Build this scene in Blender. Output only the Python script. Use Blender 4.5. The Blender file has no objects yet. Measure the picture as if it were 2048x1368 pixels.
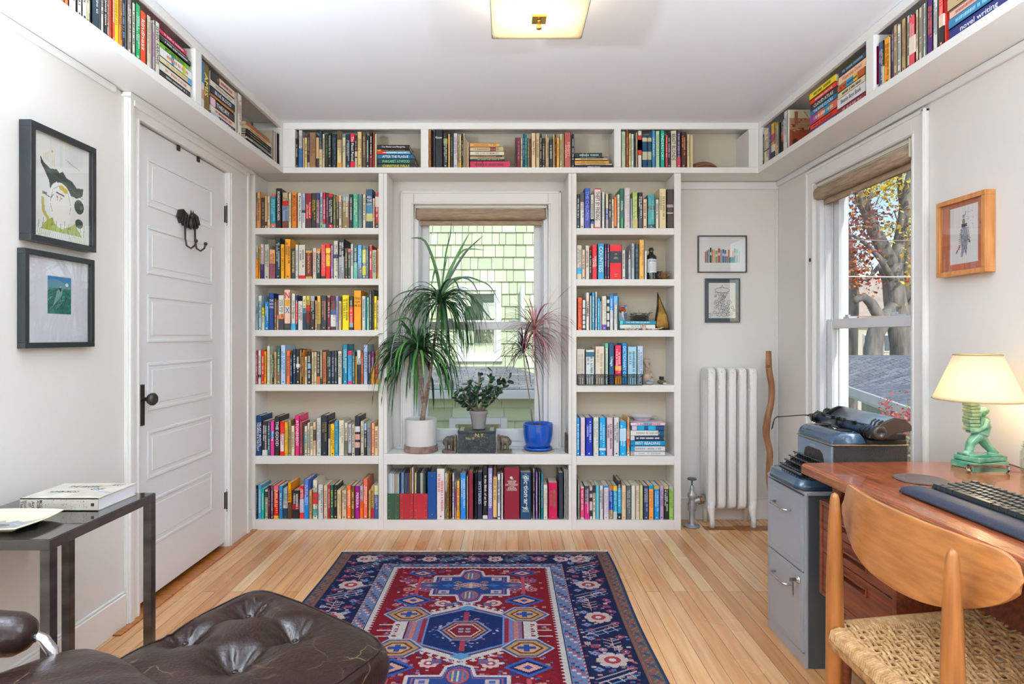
import bpy, math, random
import numpy as np
from mathutils import Vector, Matrix
S = bpy.context.scene
COL = S.collection
random.seed(7)
PI = math.pi
# ------------------------------------------------------------------ camera, sky, lights, exposure
F = 1180.0; PX, PY = 1014.0, 672.0; EYE = 1.171
cd = bpy.data.cameras.new('camera'); cam = bpy.data.objects.new('camera', cd); COL.objects.link(cam)
cam.location = (0, 0, EYE); cam.rotation_euler = (PI/2, 0, 0)
cd.sensor_width = 36; cd.lens = 36*F/2048; cd.shift_x = (1024-PX)/2048; cd.shift_y = (PY-684)/2048
cd.clip_start = .02; cd.clip_end = 300
S.camera = cam
S.view_settings.view_transform = 'Standard'; S.view_settings.look = 'None'
S.view_settings.gamma = 1; S.view_settings.exposure = 0.23; S.view_settings.use_curve_mapping = False
w = bpy.data.worlds.new('world'); S.world = w; w.use_nodes = True
nt = w.node_tree; bg = nt.nodes['Background']
sky = nt.nodes.new('ShaderNodeTexSky'); sky.sky_type = 'NISHITA'; sky.sun_disc = False
sky.sun_elevation = math.radians(38); sky.sun_rotation = math.radians(165); sky.air_density = 1.0; sky.dust_density = .6
nt.links.new(sky.outputs[0], bg.inputs[0]); bg.inputs[1].default_value = .21
def light(name, kind, loc, energy, color=(1, 1, 1), size=.1, rot=(0, 0, 0), sy=None, spread=None):
    l = bpy.data.lights.new(name, kind); o = bpy.data.objects.new(name, l); COL.objects.link(o)
    o.location = loc; o.rotation_euler = rot; l.energy = energy; l.color = color
    if kind == 'AREA':
        l.size = size
        if sy: l.shape = 'RECTANGLE'; l.size_y = sy
        if spread: l.spread = spread
    elif kind == 'SUN': l.angle = size
    else: l.shadow_soft_size = size
    return o
sun = light('sun', 'SUN', (6, -6, 9), 2.6, (1, .95, .86), math.radians(1.2))
sun.rotation_euler = Vector((-.17, .80, -.58)).to_track_quat('-Z', 'Y').to_euler()
# added fill lights in two assumed, unseen window openings behind the camera (built below)
light('window_daylight_rear_left', 'AREA', (-.75, -1.22, 1.40), 13, (.82, .93, 1), 1.15, (PI/2, 0, 0), 1.75)
light('window_daylight_rear_right', 'AREA', (.85, -1.22, 1.40), 13, (.82, .93, 1), 1.15, (PI/2, 0, 0), 1.75)
# two uplighter floor lamps added out of view to brighten the ceiling (their bodies are built with the furniture)
UPL = ((-1.34, .80), (1.30, .40))
for i_, (x_, y_) in enumerate(UPL): light('uplighter_bulb', 'AREA', (x_, y_, 1.742), (118, 88)[i_], (.76, .89, 1), .26, (PI, 0, 0)).data.shape = 'DISK'
S.cycles.use_denoising = True
S.cycles.max_bounces = 9; S.cycles.diffuse_bounces = 5; S.cycles.glossy_bounces = 4
S.cycles.transparent_max_bounces = 12; S.cycles.transmission_bounces = 6
S.cycles.caustics_reflective = False; S.cycles.caustics_refractive = False
S.cycles.sample_clamp_indirect = 6

# ------------------------------------------------------------------ helpers
def lin(c): return c/12.92 if c <= .04045 else ((c+.055)/1.055)**2.4
def hx(s):
    s = s.strip('#')
    if len(s) == 3: s = ''.join(ch*2 for ch in s)
    return tuple(lin(int(s[i:i+2], 16)/255) for i in (0, 2, 4))
def sat(c, k=1.0, v=1.0):
    m = sum(c)/3
    return tuple(max(0, min(1, (m+(x-m)*k)*v)) for x in c)
def _c(c): return hx(c) if isinstance(c, str) else c
def P(px, py, Y): return Vector(((px-PX)*Y/F, Y, EYE-(py-PY)*Y/F))
_M = {}
def mat(name, col='ccc', rough=.5, metal=0, bump=None, var=None, coat=0, trans=0, emis=None, spec=.5, ior=1.45, sheen=0):
    if name in _M: return _M[name]
    m = bpy.data.materials.new(name); m.use_nodes = True; _M[name] = m
    n = m.node_tree.nodes; L = m.node_tree.links; b = n['Principled BSDF']
    c = _c(col)
    b.inputs['Base Color'].default_value = (*c, 1); b.inputs['Roughness'].default_value = rough
    b.inputs['Metallic'].default_value = metal; b.inputs['Coat Weight'].default_value = coat
    b.inputs['Transmission Weight'].default_value = trans; b.inputs['Specular IOR Level'].default_value = spec
    b.inputs['IOR'].default_value = ior; b.inputs['Sheen Weight'].default_value = sheen
    if emis:
        b.inputs['Emission Color'].default_value = (*_c(emis[0]), 1); b.inputs['Emission Strength'].default_value = emis[1]
    if bump or var:
        tc = n.new('ShaderNodeTexCoord')
    if var:   # (scale, colour2, stretch)
        mp = n.new('ShaderNodeMapping'); L.new(tc.outputs['Object'], mp.inputs[0]); mp.inputs['Scale'].default_value = var[2] if len(var) > 2 else (1, 1, 1)
        nz = n.new('ShaderNodeTexNoise'); nz.inputs['Scale'].default_value = var[0]; nz.inputs['Detail'].default_value = 5; L.new(mp.outputs[0], nz.inputs[0])
        mx = n.new('ShaderNodeMix'); mx.data_type = 'RGBA'; mx.inputs[6].default_value = (*c, 1); mx.inputs[7].default_value = (*_c(var[1]), 1)
        rp = n.new('ShaderNodeMapRange'); rp.inputs[1].default_value = .35; rp.inputs[2].default_value = .65; L.new(nz.outputs[0], rp.inputs[0])
        L.new(rp.outputs[0], mx.inputs[0]); L.new(mx.outputs[2], b.inputs['Base Color'])
    if bump:  # (scale, strength, stretch)
        mp = n.new('ShaderNodeMapping'); L.new(tc.outputs['Object'], mp.inputs[0]); mp.inputs['Scale'].default_value = bump[2] if len(bump) > 2 else (1, 1, 1)
        nz = n.new('ShaderNodeTexNoise'); nz.inputs['Scale'].default_value = bump[0]; nz.inputs['Detail'].default_value = 4; L.new(mp.outputs[0], nz.inputs[0])
        bp = n.new('ShaderNodeBump'); bp.inputs['Strength'].default_value = bump[1]; bp.inputs['Distance'].default_value = .01
        L.new(nz.outputs[0], bp.inputs['Height']); L.new(bp.outputs[0], b.inputs['Normal'])
    return m
def attr_mat(name, rough=.5, coat=0, bump=None, spec=.5, sheen=0):
    m = mat(name, 'fff', rough, coat=coat, bump=bump, spec=spec, sheen=sheen)
    n = m.node_tree.nodes; a = n.new('ShaderNodeAttribute'); a.attribute_name = 'Col'
    m.node_tree.links.new(a.outputs['Color'], n['Principled BSDF'].inputs['Base Color']); return m
def glassy(name, tint=(1, 1, 1), refl=.06, rough=0.0):
    if name in _M: return _M[name]
    m = bpy.data.materials.new(name); m.use_nodes = True; _M[name] = m
    n = m.node_tree.nodes; L = m.node_tree.links; n.remove(n['Principled BSDF'])
    t = n.new('ShaderNodeBsdfTransparent'); t.inputs[0].default_value = (*tint, 1)
    g = n.new('ShaderNodeBsdfGlossy'); g.inputs['Roughness'].default_value = rough
    lw = n.new('ShaderNodeLayerWeight'); lw.inputs[0].default_value = .5
    pw = n.new('ShaderNodeMath'); pw.operation = 'POWER'; pw.inputs[1].default_value = 4; L.new(lw.outputs['Facing'], pw.inputs[0])
    ml = n.new('ShaderNodeMath'); ml.operation = 'MULTIPLY_ADD'; ml.inputs[1].default_value = .7; ml.inputs[2].default_value = refl
    mx = n.new('ShaderNodeMixShader'); L.new(pw.outputs[0], ml.inputs[0]); L.new(ml.outputs[0], mx.inputs[0])
    L.new(t.outputs[0], mx.inputs[1]); L.new(g.outputs[0], mx.inputs[2]); L.new(mx.outputs[0], n['Material Output'].inputs[0])
    return m
def tag(o, label=None, cat=None, group=None, kind=None):
    if label: o['label'] = label
    if cat: o['category'] = cat
    if group: o['group'] = group
    if kind: o['kind'] = kind
    return o
def thing(name, label, cat, loc=(0, 0, 0), group=None, kind=None):
    o = bpy.data.objects.new(name, None); COL.objects.link(o); o.empty_display_size = .05
    o.location = loc; return tag(o, label, cat, group, kind)
def smooth_pts(pts, k=4, rad=None):
    P_ = [Vector(p) for p in pts]; out = []; ro = []
    for i in range(len(P_)-1):
        a, b, c, d = P_[max(i-1, 0)], P_[i], P_[i+1], P_[min(i+2, len(P_)-1)]
        for j in range(k):
            t = j/k; out.append(.5*((2*b)+(c-a)*t+(2*a-5*b+4*c-d)*t*t+(3*b-a-3*c+d)*t**3))
            if rad: ro.append(rad[i]+(rad[i+1]-rad[i])*t)
    out.append(P_[-1]); ro.append(rad[-1] if rad else 0)
    return (out, ro) if rad else out
class MB:
    def __init__(s): s.v = []; s.f = []; s.m = []; s.c = []
    def add(s, vs, fs, m=0, c=None):
        b = len(s.v); s.v += [tuple(v) for v in vs]
        for f in fs: s.f.append(tuple(b+i for i in f)); s.m.append(m); s.c.append(c)
        return s
    def box(s, x0, y0, z0, x1, y1, z1, m=0, c=None, R=None):
        if x0 > x1: x0, x1 = x1, x0
        if y0 > y1: y0, y1 = y1, y0
        if z0 > z1: z0, z1 = z1, z0
        vs = [(x, y, z) for x in (x0, x1) for y in (y0, y1) for z in (z0, z1)]
        if R is not None: vs = [R @ Vector(v) for v in vs]
        return s.add(vs, [(0, 1, 3, 2), (4, 6, 7, 5), (0, 4, 5, 1), (2, 3, 7, 6), (0, 2, 6, 4), (1, 5, 7, 3)], m, c)
    def tube(s, pts, rad, seg=8, m=0, c=None, cap=True, flat=1.0):
        pts = [Vector(p) for p in pts]; n = len(pts)
        if not isinstance(rad, (list, tuple)): rad = [rad]*n
        b = len(s.v); up = None
        for i, p in enumerate(pts):
            t = (pts[min(i+1, n-1)]-pts[max(i-1, 0)]); t = t.normalized() if t.length > 1e-9 else Vector((0, 0, 1))
            if up is None: up = Vector((1, 0, 0)) if abs(t.x) < .9 else Vector((0, 1, 0))
            a = t.cross(up)
            if a.length < 1e-6: a = t.orthogonal()
            a.normalize(); e = a.cross(t).normalized(); up = e
            for k in range(seg):
                th = 2*PI*k/seg; s.v.append(tuple(p+a*(rad[i]*math.cos(th))+e*(rad[i]*flat*math.sin(th))))
        for i in range(n-1):
            for k in range(seg):
                q = (k+1) % seg; s.f.append((b+i*seg+k, b+i*seg+q, b+(i+1)*seg+q, b+(i+1)*seg+k)); s.m.append(m); s.c.append(c)
        if cap:
            s.f.append(tuple(b+k for k in range(seg))[::-1]); s.m.append(m); s.c.append(c)
            s.f.append(tuple(b+(n-1)*seg+k for k in range(seg))); s.m.append(m); s.c.append(c)
        return s
    def lathe(s, prof, cx, cy, cz=0, seg=32, m=0, c=None, sx=1, sy=1, cap=True):
        b = len(s.v)
        for r, z in prof:
            for k in range(seg):
                th = 2*PI*k/seg; s.v.append((cx+r*sx*math.cos(th), cy+r*sy*math.sin(th), cz+z))
        n = len(prof)
        for i in range(n-1):
            for k in range(seg):
                q = (k+1) % seg; s.f.append((b+i*seg+k, b+i*seg+q, b+(i+1)*seg+q, b+(i+1)*seg+k)); s.m.append(m); s.c.append(c)
        if cap:
            s.f.append(tuple(b+k for k in range(seg))[::-1]); s.m.append(m); s.c.append(c)
            s.f.append(tuple(b+(n-1)*seg+k for k in range(seg))); s.m.append(m); s.c.append(c)
        return s
    def ball(s, c0, r, m=0, c=None, seg=16, sc=(1, 1, 1)):
        pr = [(max(1e-4, r*math.sin(PI*i/(seg//2))), -r*math.cos(PI*i/(seg//2))) for i in range(seg//2+1)]
        b = len(s.v); s.lathe(pr, 0, 0, 0, seg, m, c)
        for i in range(b, len(s.v)):
            x, y, z = s.v[i]; s.v[i] = (c0[0]+x*sc[0], c0[1]+y*sc[1], c0[2]+z*sc[2])
        return s
    def xf(s, M):
        s.v = [tuple(M @ Vector(v)) for v in s.v]; return s
    def poly_extrude(s, pts2, y0, y1, m=0, c=None, axis='y'):
        n = len(pts2)
        def mk(u, v, w):
            return {'y': (u, w, v), 'x': (w, u, v), 'z': (u, v, w)}[axis]
        vs = [mk(u, v, y0) for u, v in pts2]+[mk(u, v, y1) for u, v in pts2]
        fs = [tuple(range(n))[::-1], tuple(range(n, 2*n))]+[(i, (i+1) % n, n+(i+1) % n, n+i) for i in range(n)]
        return s.add(vs, fs, m, c)
    def build(s, name, mats, parent=None, smooth=False, bevel=None, bseg=2, loc=None, sub=0):
        if not isinstance(mats, (list, tuple)): mats = [mats]
        v = np.array(s.v, dtype=float)
        if parent is not None and loc is None: off = _wl(parent)
        elif loc is not None: off = np.array(loc, float)
        else: off = np.array([(v[:, 0].min()+v[:, 0].max())/2, (v[:, 1].min()+v[:, 1].max())/2, v[:, 2].min()])
        me = bpy.data.meshes.new(name); me.from_pydata((v-off).tolist(), [], s.f)
        for mt in mats: me.materials.append(mt)
        me.polygons.foreach_set('material_index', s.m)
        if smooth: me.polygons.foreach_set('use_smooth', [True]*len(s.f))
        if any(c is not None for c in s.c):
            ca = me.color_attributes.new('Col', 'FLOAT_COLOR', 'CORNER')
            cnt = np.array([len(f) for f in s.f]); arr = np.array([(*(_c(c) if c is not None else (.8, .8, .8)), 1) for c in s.c])
            ca.data.foreach_set('color', np.repeat(arr, cnt, axis=0).ravel())
        me.update()
        o = bpy.data.objects.new(name, me); COL.objects.link(o)
        if parent is not None: o.parent = parent; o.location = Vector(off-_wl(parent))
        else: o.location = Vector(off)
        if bevel:
            bm = o.modifiers.new('bevel', 'BEVEL'); bm.width = bevel; bm.segments = bseg; bm.limit_method = 'ANGLE'; bm.angle_limit = math.radians(40)
        if sub:
            sm = o.modifiers.new('sub', 'SUBSURF'); sm.levels = sub; sm.render_levels = sub
        if smooth == 'auto' or bevel:
            me.polygons.foreach_set('use_smooth', [True]*len(s.f))
            wn = o.modifiers.new('wn', 'WEIGHTED_NORMAL'); wn.keep_sharp = True
        return o
def _wl(o):
    t = np.zeros(3)
    while o is not None:
        t = t+np.array(o.location); o = o.parent
    return t
def struct(o): o['kind'] = 'structure'; return o
# text outlines as flat faces, cached
_TX = {}
def text2d(s, bold=0.0):
    k = (s, bold)
    if k in _TX: return _TX[k]
    cu = bpy.data.curves.new('tmp', 'FONT'); cu.body = s; cu.size = 1; cu.resolution_u = 2; cu.offset = bold
    cu.align_x = 'LEFT'; cu.fill_mode = 'FRONT'
    o = bpy.data.objects.new('tmp', cu); COL.objects.link(o)
    dg = bpy.context.evaluated_depsgraph_get(); dg.update()
    me = o.evaluated_get(dg).to_mesh()
    vs = [(v.co.x, v.co.y) for v in me.vertices]; fs = [tuple(p.vertices) for p in me.polygons]
    bpy.data.objects.remove(o); bpy.data.curves.remove(cu)
    if vs:
        a = np.array(vs); lo = a.min(0); a = a-lo; wh = a.max(0); vs = a
    else: vs = np.zeros((0, 2)); wh = np.array([1, 1])
    _TX[k] = (vs, fs, wh); return _TX[k]
def put_text(mb, s, cx, cz, length, height, y, vert=False, m=0, c=None, keep=True, bold=.012, plane=None):
    """text centred at (cx,cz) facing -y; vert: reads downwards. length along the reading direction."""
    vs, fs, wh = text2d(s, bold)
    if not len(vs): return
    sx = length/wh[0]; sz = height/wh[1]
    if keep:
        if sx > sz*1.15: sx = sz*1.15
        if sz > sx*1.7: sz = sx*1.7
    out = []
    for u, v in vs:
        u = (u-wh[0]/2)*sx; v = (v-wh[1]/2)*sz
        x, z = (v, -u) if vert else (u, v)
        out.append(plane(cx+x, cz+z) if plane else (cx+x, y, cz+z))
    mb.add(out, fs, m, c)
# raster painter -> grid mesh with one colour per cell
class Ras:
    def __init__(s, nx, ny, bgc): s.nx, s.ny = nx, ny; s.a = np.zeros((ny, nx, 3)); s.a[:] = _c(bgc); s.yy, s.xx = np.mgrid[0:ny, 0:nx]+.5
    def put(s, mask, c): s.a[mask] = _c(c); return s
    def rect(s, x0, y0, x1, y1, c): return s.put((s.xx > x0) & (s.xx < x1) & (s.yy > y0) & (s.yy < y1), c)
    def ell(s, cx, cy, rx, ry, c): return s.put(((s.xx-cx)/rx)**2+((s.yy-cy)/ry)**2 < 1, c)
    def dia(s, cx, cy, rx, ry, c): return s.put(abs(s.xx-cx)/rx+abs(s.yy-cy)/ry < 1, c)
    def line(s, x0, y0, x1, y1, wd, c):
        dx, dy = x1-x0, y1-y0; L2 = dx*dx+dy*dy+1e-9; t = np.clip(((s.xx-x0)*dx+(s.yy-y0)*dy)/L2, 0, 1)
        return s.put(np.hypot(s.xx-x0-t*dx, s.yy-y0-t*dy) < wd/2, c)
    def poly(s, pts, c):
        ins = np.zeros(s.xx.shape, bool); n = len(pts)
        for i in range(n):
            x0, y0 = pts[i]; x1, y1 = pts[(i+1) % n]
            cnd = ((y0 > s.yy) != (y1 > s.yy)) & (s.xx < (x1-x0)*(s.yy-y0)/((y1-y0) or 1e-9)+x0); ins ^= cnd
        return s.put(ins, c)
    def mesh(s, name, fn, material, parent=None, loc=None):
        """fn(u,v)->xyz with u,v arrays 0..1, v up"""
        nx, ny = s.nx, s.ny; vv, uu = np.mgrid[0:ny+1, 0:nx+1]
        X = np.stack(fn(uu/nx, 1-vv/ny), -1).reshape(-1, 3)
        off = _wl(parent) if parent is not None else (np.array([(X[:, 0].min()+X[:, 0].max())/2, (X[:, 1].min()+X[:, 1].max())/2, X[:, 2].min()]) if loc is None else np.array(loc, float))
        i = (np.arange(ny)[:, None]*(nx+1)+np.arange(nx)[None, :]).ravel()
        fc = np.stack([i, i+nx+1, i+nx+2, i+1], 1)
        me = bpy.data.meshes.new(name); me.vertices.add(len(X)); me.vertices.foreach_set('co', (X-off).ravel())
        me.loops.add(fc.size); me.loops.foreach_set('vertex_index', fc.ravel().astype(np.int32))
        me.polygons.add(len(fc)); me.polygons.foreach_set('loop_start', (np.arange(len(fc))*4).astype(np.int32)); me.polygons.foreach_set('loop_total', np.full(len(fc), 4, np.int32))
        me.update(calc_edges=True)
        ca = me.color_attributes.new('Col', 'FLOAT_COLOR', 'CORNER')
        col = np.concatenate([s.a.reshape(-1, 3), np.ones((nx*ny, 1))], 1); ca.data.foreach_set('color', np.repeat(col, 4, axis=0).ravel())
        me.materials.append(material); o = bpy.data.objects.new(name, me); COL.objects.link(o)
        if parent is not None: o.parent = parent; o.location = (0, 0, 0)
        else: o.location = Vector(off)
        return o
# ------------------------------------------------------------------ room shell
XL, XR, YB, YF, ZC = -1.551, 1.728, 3.77, -1.25, 2.46
BY = 3.56                                                   # front plane of the built-in shelving
SHB, SHX0, SHX1 = 2.155, -1.352, 1.518                      # underside and faces of the high shelf
WHT = 'dcd6cc'
m_wall = mat('wall_paint', 'e2dfda', .85, bump=(60, .05))
m_trim = mat('white_trim_paint', 'e9e8e5', .45, bump=(30, .04))
m_shelf = mat('shelf_paint', 'e9e7e3', .5, bump=(30, .03))
m_shback = mat('shelf_back_paint', 'cabfac', .7)  # darker and warmer than the shelves: shade of the recesses put into the colour
m_ceil = mat('ceiling_paint', 'eff2f8', .9)
m_out = mat('rear_wall_paint', 'dcd8d0', .85)
# floor: strips running away from the camera
mf = mat('strip_wood_floor', 'c98', .22, coat=.25)
n = mf.node_tree.nodes; L = mf.node_tree.links; b = n['Principled BSDF']
tc = n.new('ShaderNodeTexCoord'); mp = n.new('ShaderNodeMapping'); L.new(tc.outputs['Object'], mp.inputs[0]); mp.inputs['Rotation'].default_value = (0, 0, PI/2)
br = n.new('ShaderNodeTexBrick'); L.new(mp.outputs[0], br.inputs[0]); br.inputs['Scale'].default_value = 1; br.inputs['Brick Width'].default_value = 7.3
br.inputs['Row Height'].default_value = .0635; br.inputs['Mortar Size'].default_value = .0011; br.inputs['Mortar Smooth'].default_value = .3; br.offset = .37; br.inputs['Bias'].default_value = 0
br.inputs['Color1'].default_value = (0, 0, 0, 1); br.inputs['Color2'].default_value = (1, 1, 1, 1); br.inputs['Mortar'].default_value = (.5, .5, .5, 1)
rp = n.new('ShaderNodeValToRGB'); L.new(br.outputs[0], rp.inputs[0]); e = rp.color_ramp.elements
e[0].position = 0; e[0].color = (*hx('c08856'), 1); e[1].position = 1; e[1].color = (*hx('e6c498'), 1)
for p_, c_ in ((.3, 'd8a470'), (.55, 'dfb282'), (.8, 'd09e70')):
    q = e.new(p_); q.color = (*hx(c_), 1)
mp2 = n.new('ShaderNodeMapping'); L.new(tc.outputs['Object'], mp2.inputs[0]); mp2.inputs['Scale'].default_value = (22, 1.2, 1)
nz = n.new('ShaderNodeTexNoise'); L.new(mp2.outputs[0], nz.inputs[0]); nz.inputs['Scale'].default_value = 2.2; nz.inputs['Detail'].default_value = 6
mx = n.new('ShaderNodeMix'); mx.data_type = 'RGBA'; mx.blend_type = 'MULTIPLY'; mx.inputs[0].default_value = .55; L.new(rp.outputs[0], mx.inputs[6])
r2 = n.new('ShaderNodeValToRGB'); L.new(nz.outputs[0], r2.inputs[0]); r2.color_ramp.elements[0].color = (*hx('d8b088'), 1); r2.color_ramp.elements[0].position = .3; r2.color_ramp.elements[1].color = (1, .99, .97, 1); r2.color_ramp.elements[1].position = .6
L.new(r2.outputs[0], mx.inputs[7])
m3 = n.new('ShaderNodeMix'); m3.data_type = 'RGBA'; L.new(br.outputs['Fac'], m3.inputs[0]); L.new(mx.outputs[2], m3.inputs[6]); m3.inputs[7].default_value = (*hx('5a3418'), 1)
L.new(m3.outputs[2], b.inputs['Base Color'])
nr = n.new('ShaderNodeTexNoise'); nr.inputs['Scale'].default_value = 3; L.new(tc.outputs['Object'], nr.inputs[0]); mr = n.new('ShaderNodeMapRange'); L.new(nr.outputs[0], mr.inputs[0]); mr.inputs[3].default_value = .16; mr.inputs[4].default_value = .34; L.new(mr.outputs[0], b.inputs['Roughness'])
bp = n.new('ShaderNodeBump'); bp.inputs['Strength'].default_value = .25; bp.inputs['Distance'].default_value = .002; bp.invert = True; L.new(br.outputs['Fac'], bp.inputs['Height']); L.new(bp.outputs[0], b.inputs['Normal'])
struct(MB().box(XL-.1, YF-.1, -.08, XR+.1, YB+.1, 0).build('floor', mf, loc=(0, 0, 0)))
struct(MB().box(XL-.1, YF-.1, ZC, XR+.1, YB+.1, ZC+.1).build('ceiling', m_ceil, loc=(0, 0, ZC)))
# threshold border boards along the door
mw = mat('worn_floor_border', 'b97437', .3, var=(9, '8a4c1c', (1, 8, 1)), coat=.2)
struct(MB().box(XL, 2.30, 0, XL+.045, BY, .006).build('trim_1', mw))
# left wall with door opening
DY0, DY1, DZ = 2.467, 3.274, 2.078
mb = MB()
mb.box(XL-.12, YF, 0, XL, DY0, ZC).box(XL-.12, DY1, 0, XL, YB, ZC).box(XL-.12, DY0, DZ, XL, DY1, ZC)
struct(mb.build('wall_left', m_wall))
# back wall with window_1
W1X0, W1X1, WZ0, WZ1 = (828-PX)*YB/F, (1096-PX)*YB/F, .465, 2.008
WT = .16
mb = MB()
mb.box(XL, YB, 0, W1X0, YB+WT, ZC).box(W1X1, YB, 0, XR, YB+WT, ZC).box(W1X0, YB, 0, W1X1, YB+WT, WZ0).box(W1X0, YB, WZ1, W1X1, YB+WT, ZC)
struct(mb.build('wall_back', m_wall))
# right wall with window_2
W2Y0, W2Y1 = 2.496, 3.29; WZ2 = 2.02
mb = MB()
mb.box(XR, YF, 0, XR+WT, W2Y0, ZC).box(XR, W2Y1, 0, XR+WT, YB+WT, ZC).box(XR, W2Y0, 0, XR+WT, W2Y1, WZ0).box(XR, W2Y0, WZ2, XR+WT, W2Y1, ZC)
struct(mb.build('wall_right', m_wall))
# wall behind the camera with two openings assumed for the added fill lights
mb = MB()
for x0, x1 in ((XL, -1.35), (-.15, .25), (1.45, XR)): mb.box(x0, YF-.12, 0, x1, YF, ZC)
mb.box(-1.35, YF-.12, 0, -.15, YF, .5).box(.25, YF-.12, 0, 1.45, YF, .5).box(-1.35, YF-.12, 2.3, -.15, YF, ZC).box(.25, YF-.12, 2.3, 1.45, YF, ZC)
struct(mb.build('wall_front', m_out))
# baseboards
bb = lambda mb, x0, y0, x1, y1: mb.box(x0, y0, 0, x1, y1, .13)
struct(MB().box(XL, YF, 0, XL+.014, 2.384, .13).box(XL, YF, .13, XL+.008, 2.384, .142).box(XL, 3.52, 0, XL+.014, BY, .13).build('baseboard_left', m_trim, bevel=.004))
struct(MB().box(1.03, YB-.014, 0, XR, YB, .13).box(1.03, YB-.008, .13, XR, YB, .142).build('baseboard_back', m_trim, bevel=.004))
struct(MB().box(XR-.014, YF, 0, XR, YB-.014, .13).build('baseboard_right', m_trim, bevel=.004))
# mouldings under the high shelf
struct(MB().box(XL, YF, SHB-.026, XL+.018, 2.32, SHB-.002).build('trim_2', m_trim, bevel=.005))
struct(MB().box(1.07, YB-.018, SHB-.05, XR, YB, SHB-.002).build('trim_3', m_trim, bevel=.005))
struct(MB().box(XR-.018, YF, SHB-.035, XR, YB-.02, SHB-.002).build('trim_4', m_trim, bevel=.005))
struct(MB().box(XR-.012, YB-.012, .14, XR, YB, SHB-.05).build('trim_5', m_trim, bevel=.004))
# ------------------------------------------------------------------ door
door = struct(thing('door_1', None, None, (XL, (DY0+DY1)/2, 0)))
m_door = mat('door_paint', 'ebecee', .38, bump=(18, .05, (1, 1, 3)))
mb = MB(); xd = XL-.012       # door face plane, slightly set back in the jamb
mb.box(XL-.05, DY0+.004, .03, xd, DY1-.004, DZ-.004)
door_slab = mb.build('door_slab', m_door, parent=door, bevel=.002)
for zt in (1.933, 1.638, 1.339, 1.04, .743, .443):
    y0, y1, z0, z1 = 2.578, 3.112, zt-.182, zt
    q = MB(); w_ = .014
    for a in ((y0-w_, z0-w_, y1+w_, z0), (y0-w_, z1, y1+w_, z1+w_), (y0-w_, z0, y0, z1), (y1, z0, y1+w_, z1)):
        q.box(xd-.001, a[0], a[1], xd+.004, a[2], a[3])
    q.box(xd-.001, y0+.018, z0+.018, xd+.003, y1-.018, z1-.018)
    q.build('door_panel', m_door, parent=door, bevel=.0025)
m_iron = mat('dark_iron', '3a3633', .45, .5, bump=(60, .12))
q = MB().box(xd, 2.488, .787, xd+.004, 2.535, .963)
for z in (.787, .958): q.box(xd+.003, 2.486, z, xd+.006, 2.537, z+.005)
for yk in (2.486, 2.532): q.box(xd+.003, yk, .787, xd+.006, yk+.005, .963)
q.box(xd+.003, 2.509, .828, xd+.0046, 2.515, .845)
q.build('lock_plate', m_iron, parent=door, bevel=.001)
kn = MB().lathe([(.012, 0), (.012, .006), (.008, .01), (.008, .028), (.02, .036), (.027, .047), (.027, .056), (.02, .064), (.012, .066), (.011, .063), (.002, .064)], 0, 0, 0, 28)
kn.xf(Matrix.Translation((xd+.003, 2.512, .902)) @ Matrix.Rotation(PI/2, 4, 'Y')); kn.build('door_knob', m_iron, parent=door, smooth=True)
for zc in (1.845, .26):
    q = MB().tube([(xd+.01, DY1+.001, zc-.05), (xd+.01, DY1+.001, zc+.05)], .0065, 10)
    for zz in (zc-.058, zc+.058): q.ball((xd+.01, DY1+.001, zz), .0055, seg=10)
    q.box(xd-.002, DY1-.014, zc-.045, xd+.004, DY1+.014, zc+.045)
    q.build('hinge', m_iron, parent=door, smooth='auto')
# casing of the door
mb = MB()
def casing(mb, a0, a1, zb, zt, face, wd, horiz):
    """stepped casing around an opening in an X-plane wall; face(+1/-1 direction into room), returns boxes"""
for y0, y1 in ((2.386, DY0+.004), (DY1-.004, 3.52)):
    mb.box(XL, y0, 0, XL+.016, y1, SHB-.012); mb.box(XL, y0+.008 if y0 < 3 else y1-.035, 0, XL+.024, y0+.035 if y0 < 3 else y1-.01, SHB-.012)
mb.box(XL, DY0-.016, 0, XL+.02, DY0-.006, DZ); mb.box(XL, DY1+.008, 0, XL+.02, DY1+.016, DZ)
mb.box(XL, DY0, DZ-.003, XL+.016, DY1, SHB-.012).box(XL, DY0-.05, DZ+.035, XL+.026, DY1+.20, DZ+.062).box(XL, 2.37, SHB-.018, XL+.04, 3.535, SHB-.002)
mb.box(XL-.06, DY0-.002, 0, XL, DY0+.0035, DZ).box(XL-.06, DY1-.0035, 0, XL, DY1+.002, DZ)
struct(mb.build('trim_6', m_trim, bevel=.004))
for yy in (2.79, 2.97):
    q = MB().box(xd, yy, DZ-.028, xd+.007, yy+.022, DZ-.002).box(xd-.004, yy+.004, DZ-.014, xd+.012, yy+.009, DZ-.004)
    tag(q.build('metal_clip', m_iron, bevel=.001), 'small steel clip over the door top, %s one' % ('nearer the door knob side' if yy < 2.9 else 'nearer the hinges'), 'clip', 'clips on the door top')
struct(MB().box(XL-.30, DY0-.2, -.08, XL-.10, DY1+.2, ZC).build('wall_closet', m_out))
struct(MB().box(XL-.11, DY0, -.06, XL, DY1, .004).build('trim_9', mw))
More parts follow.
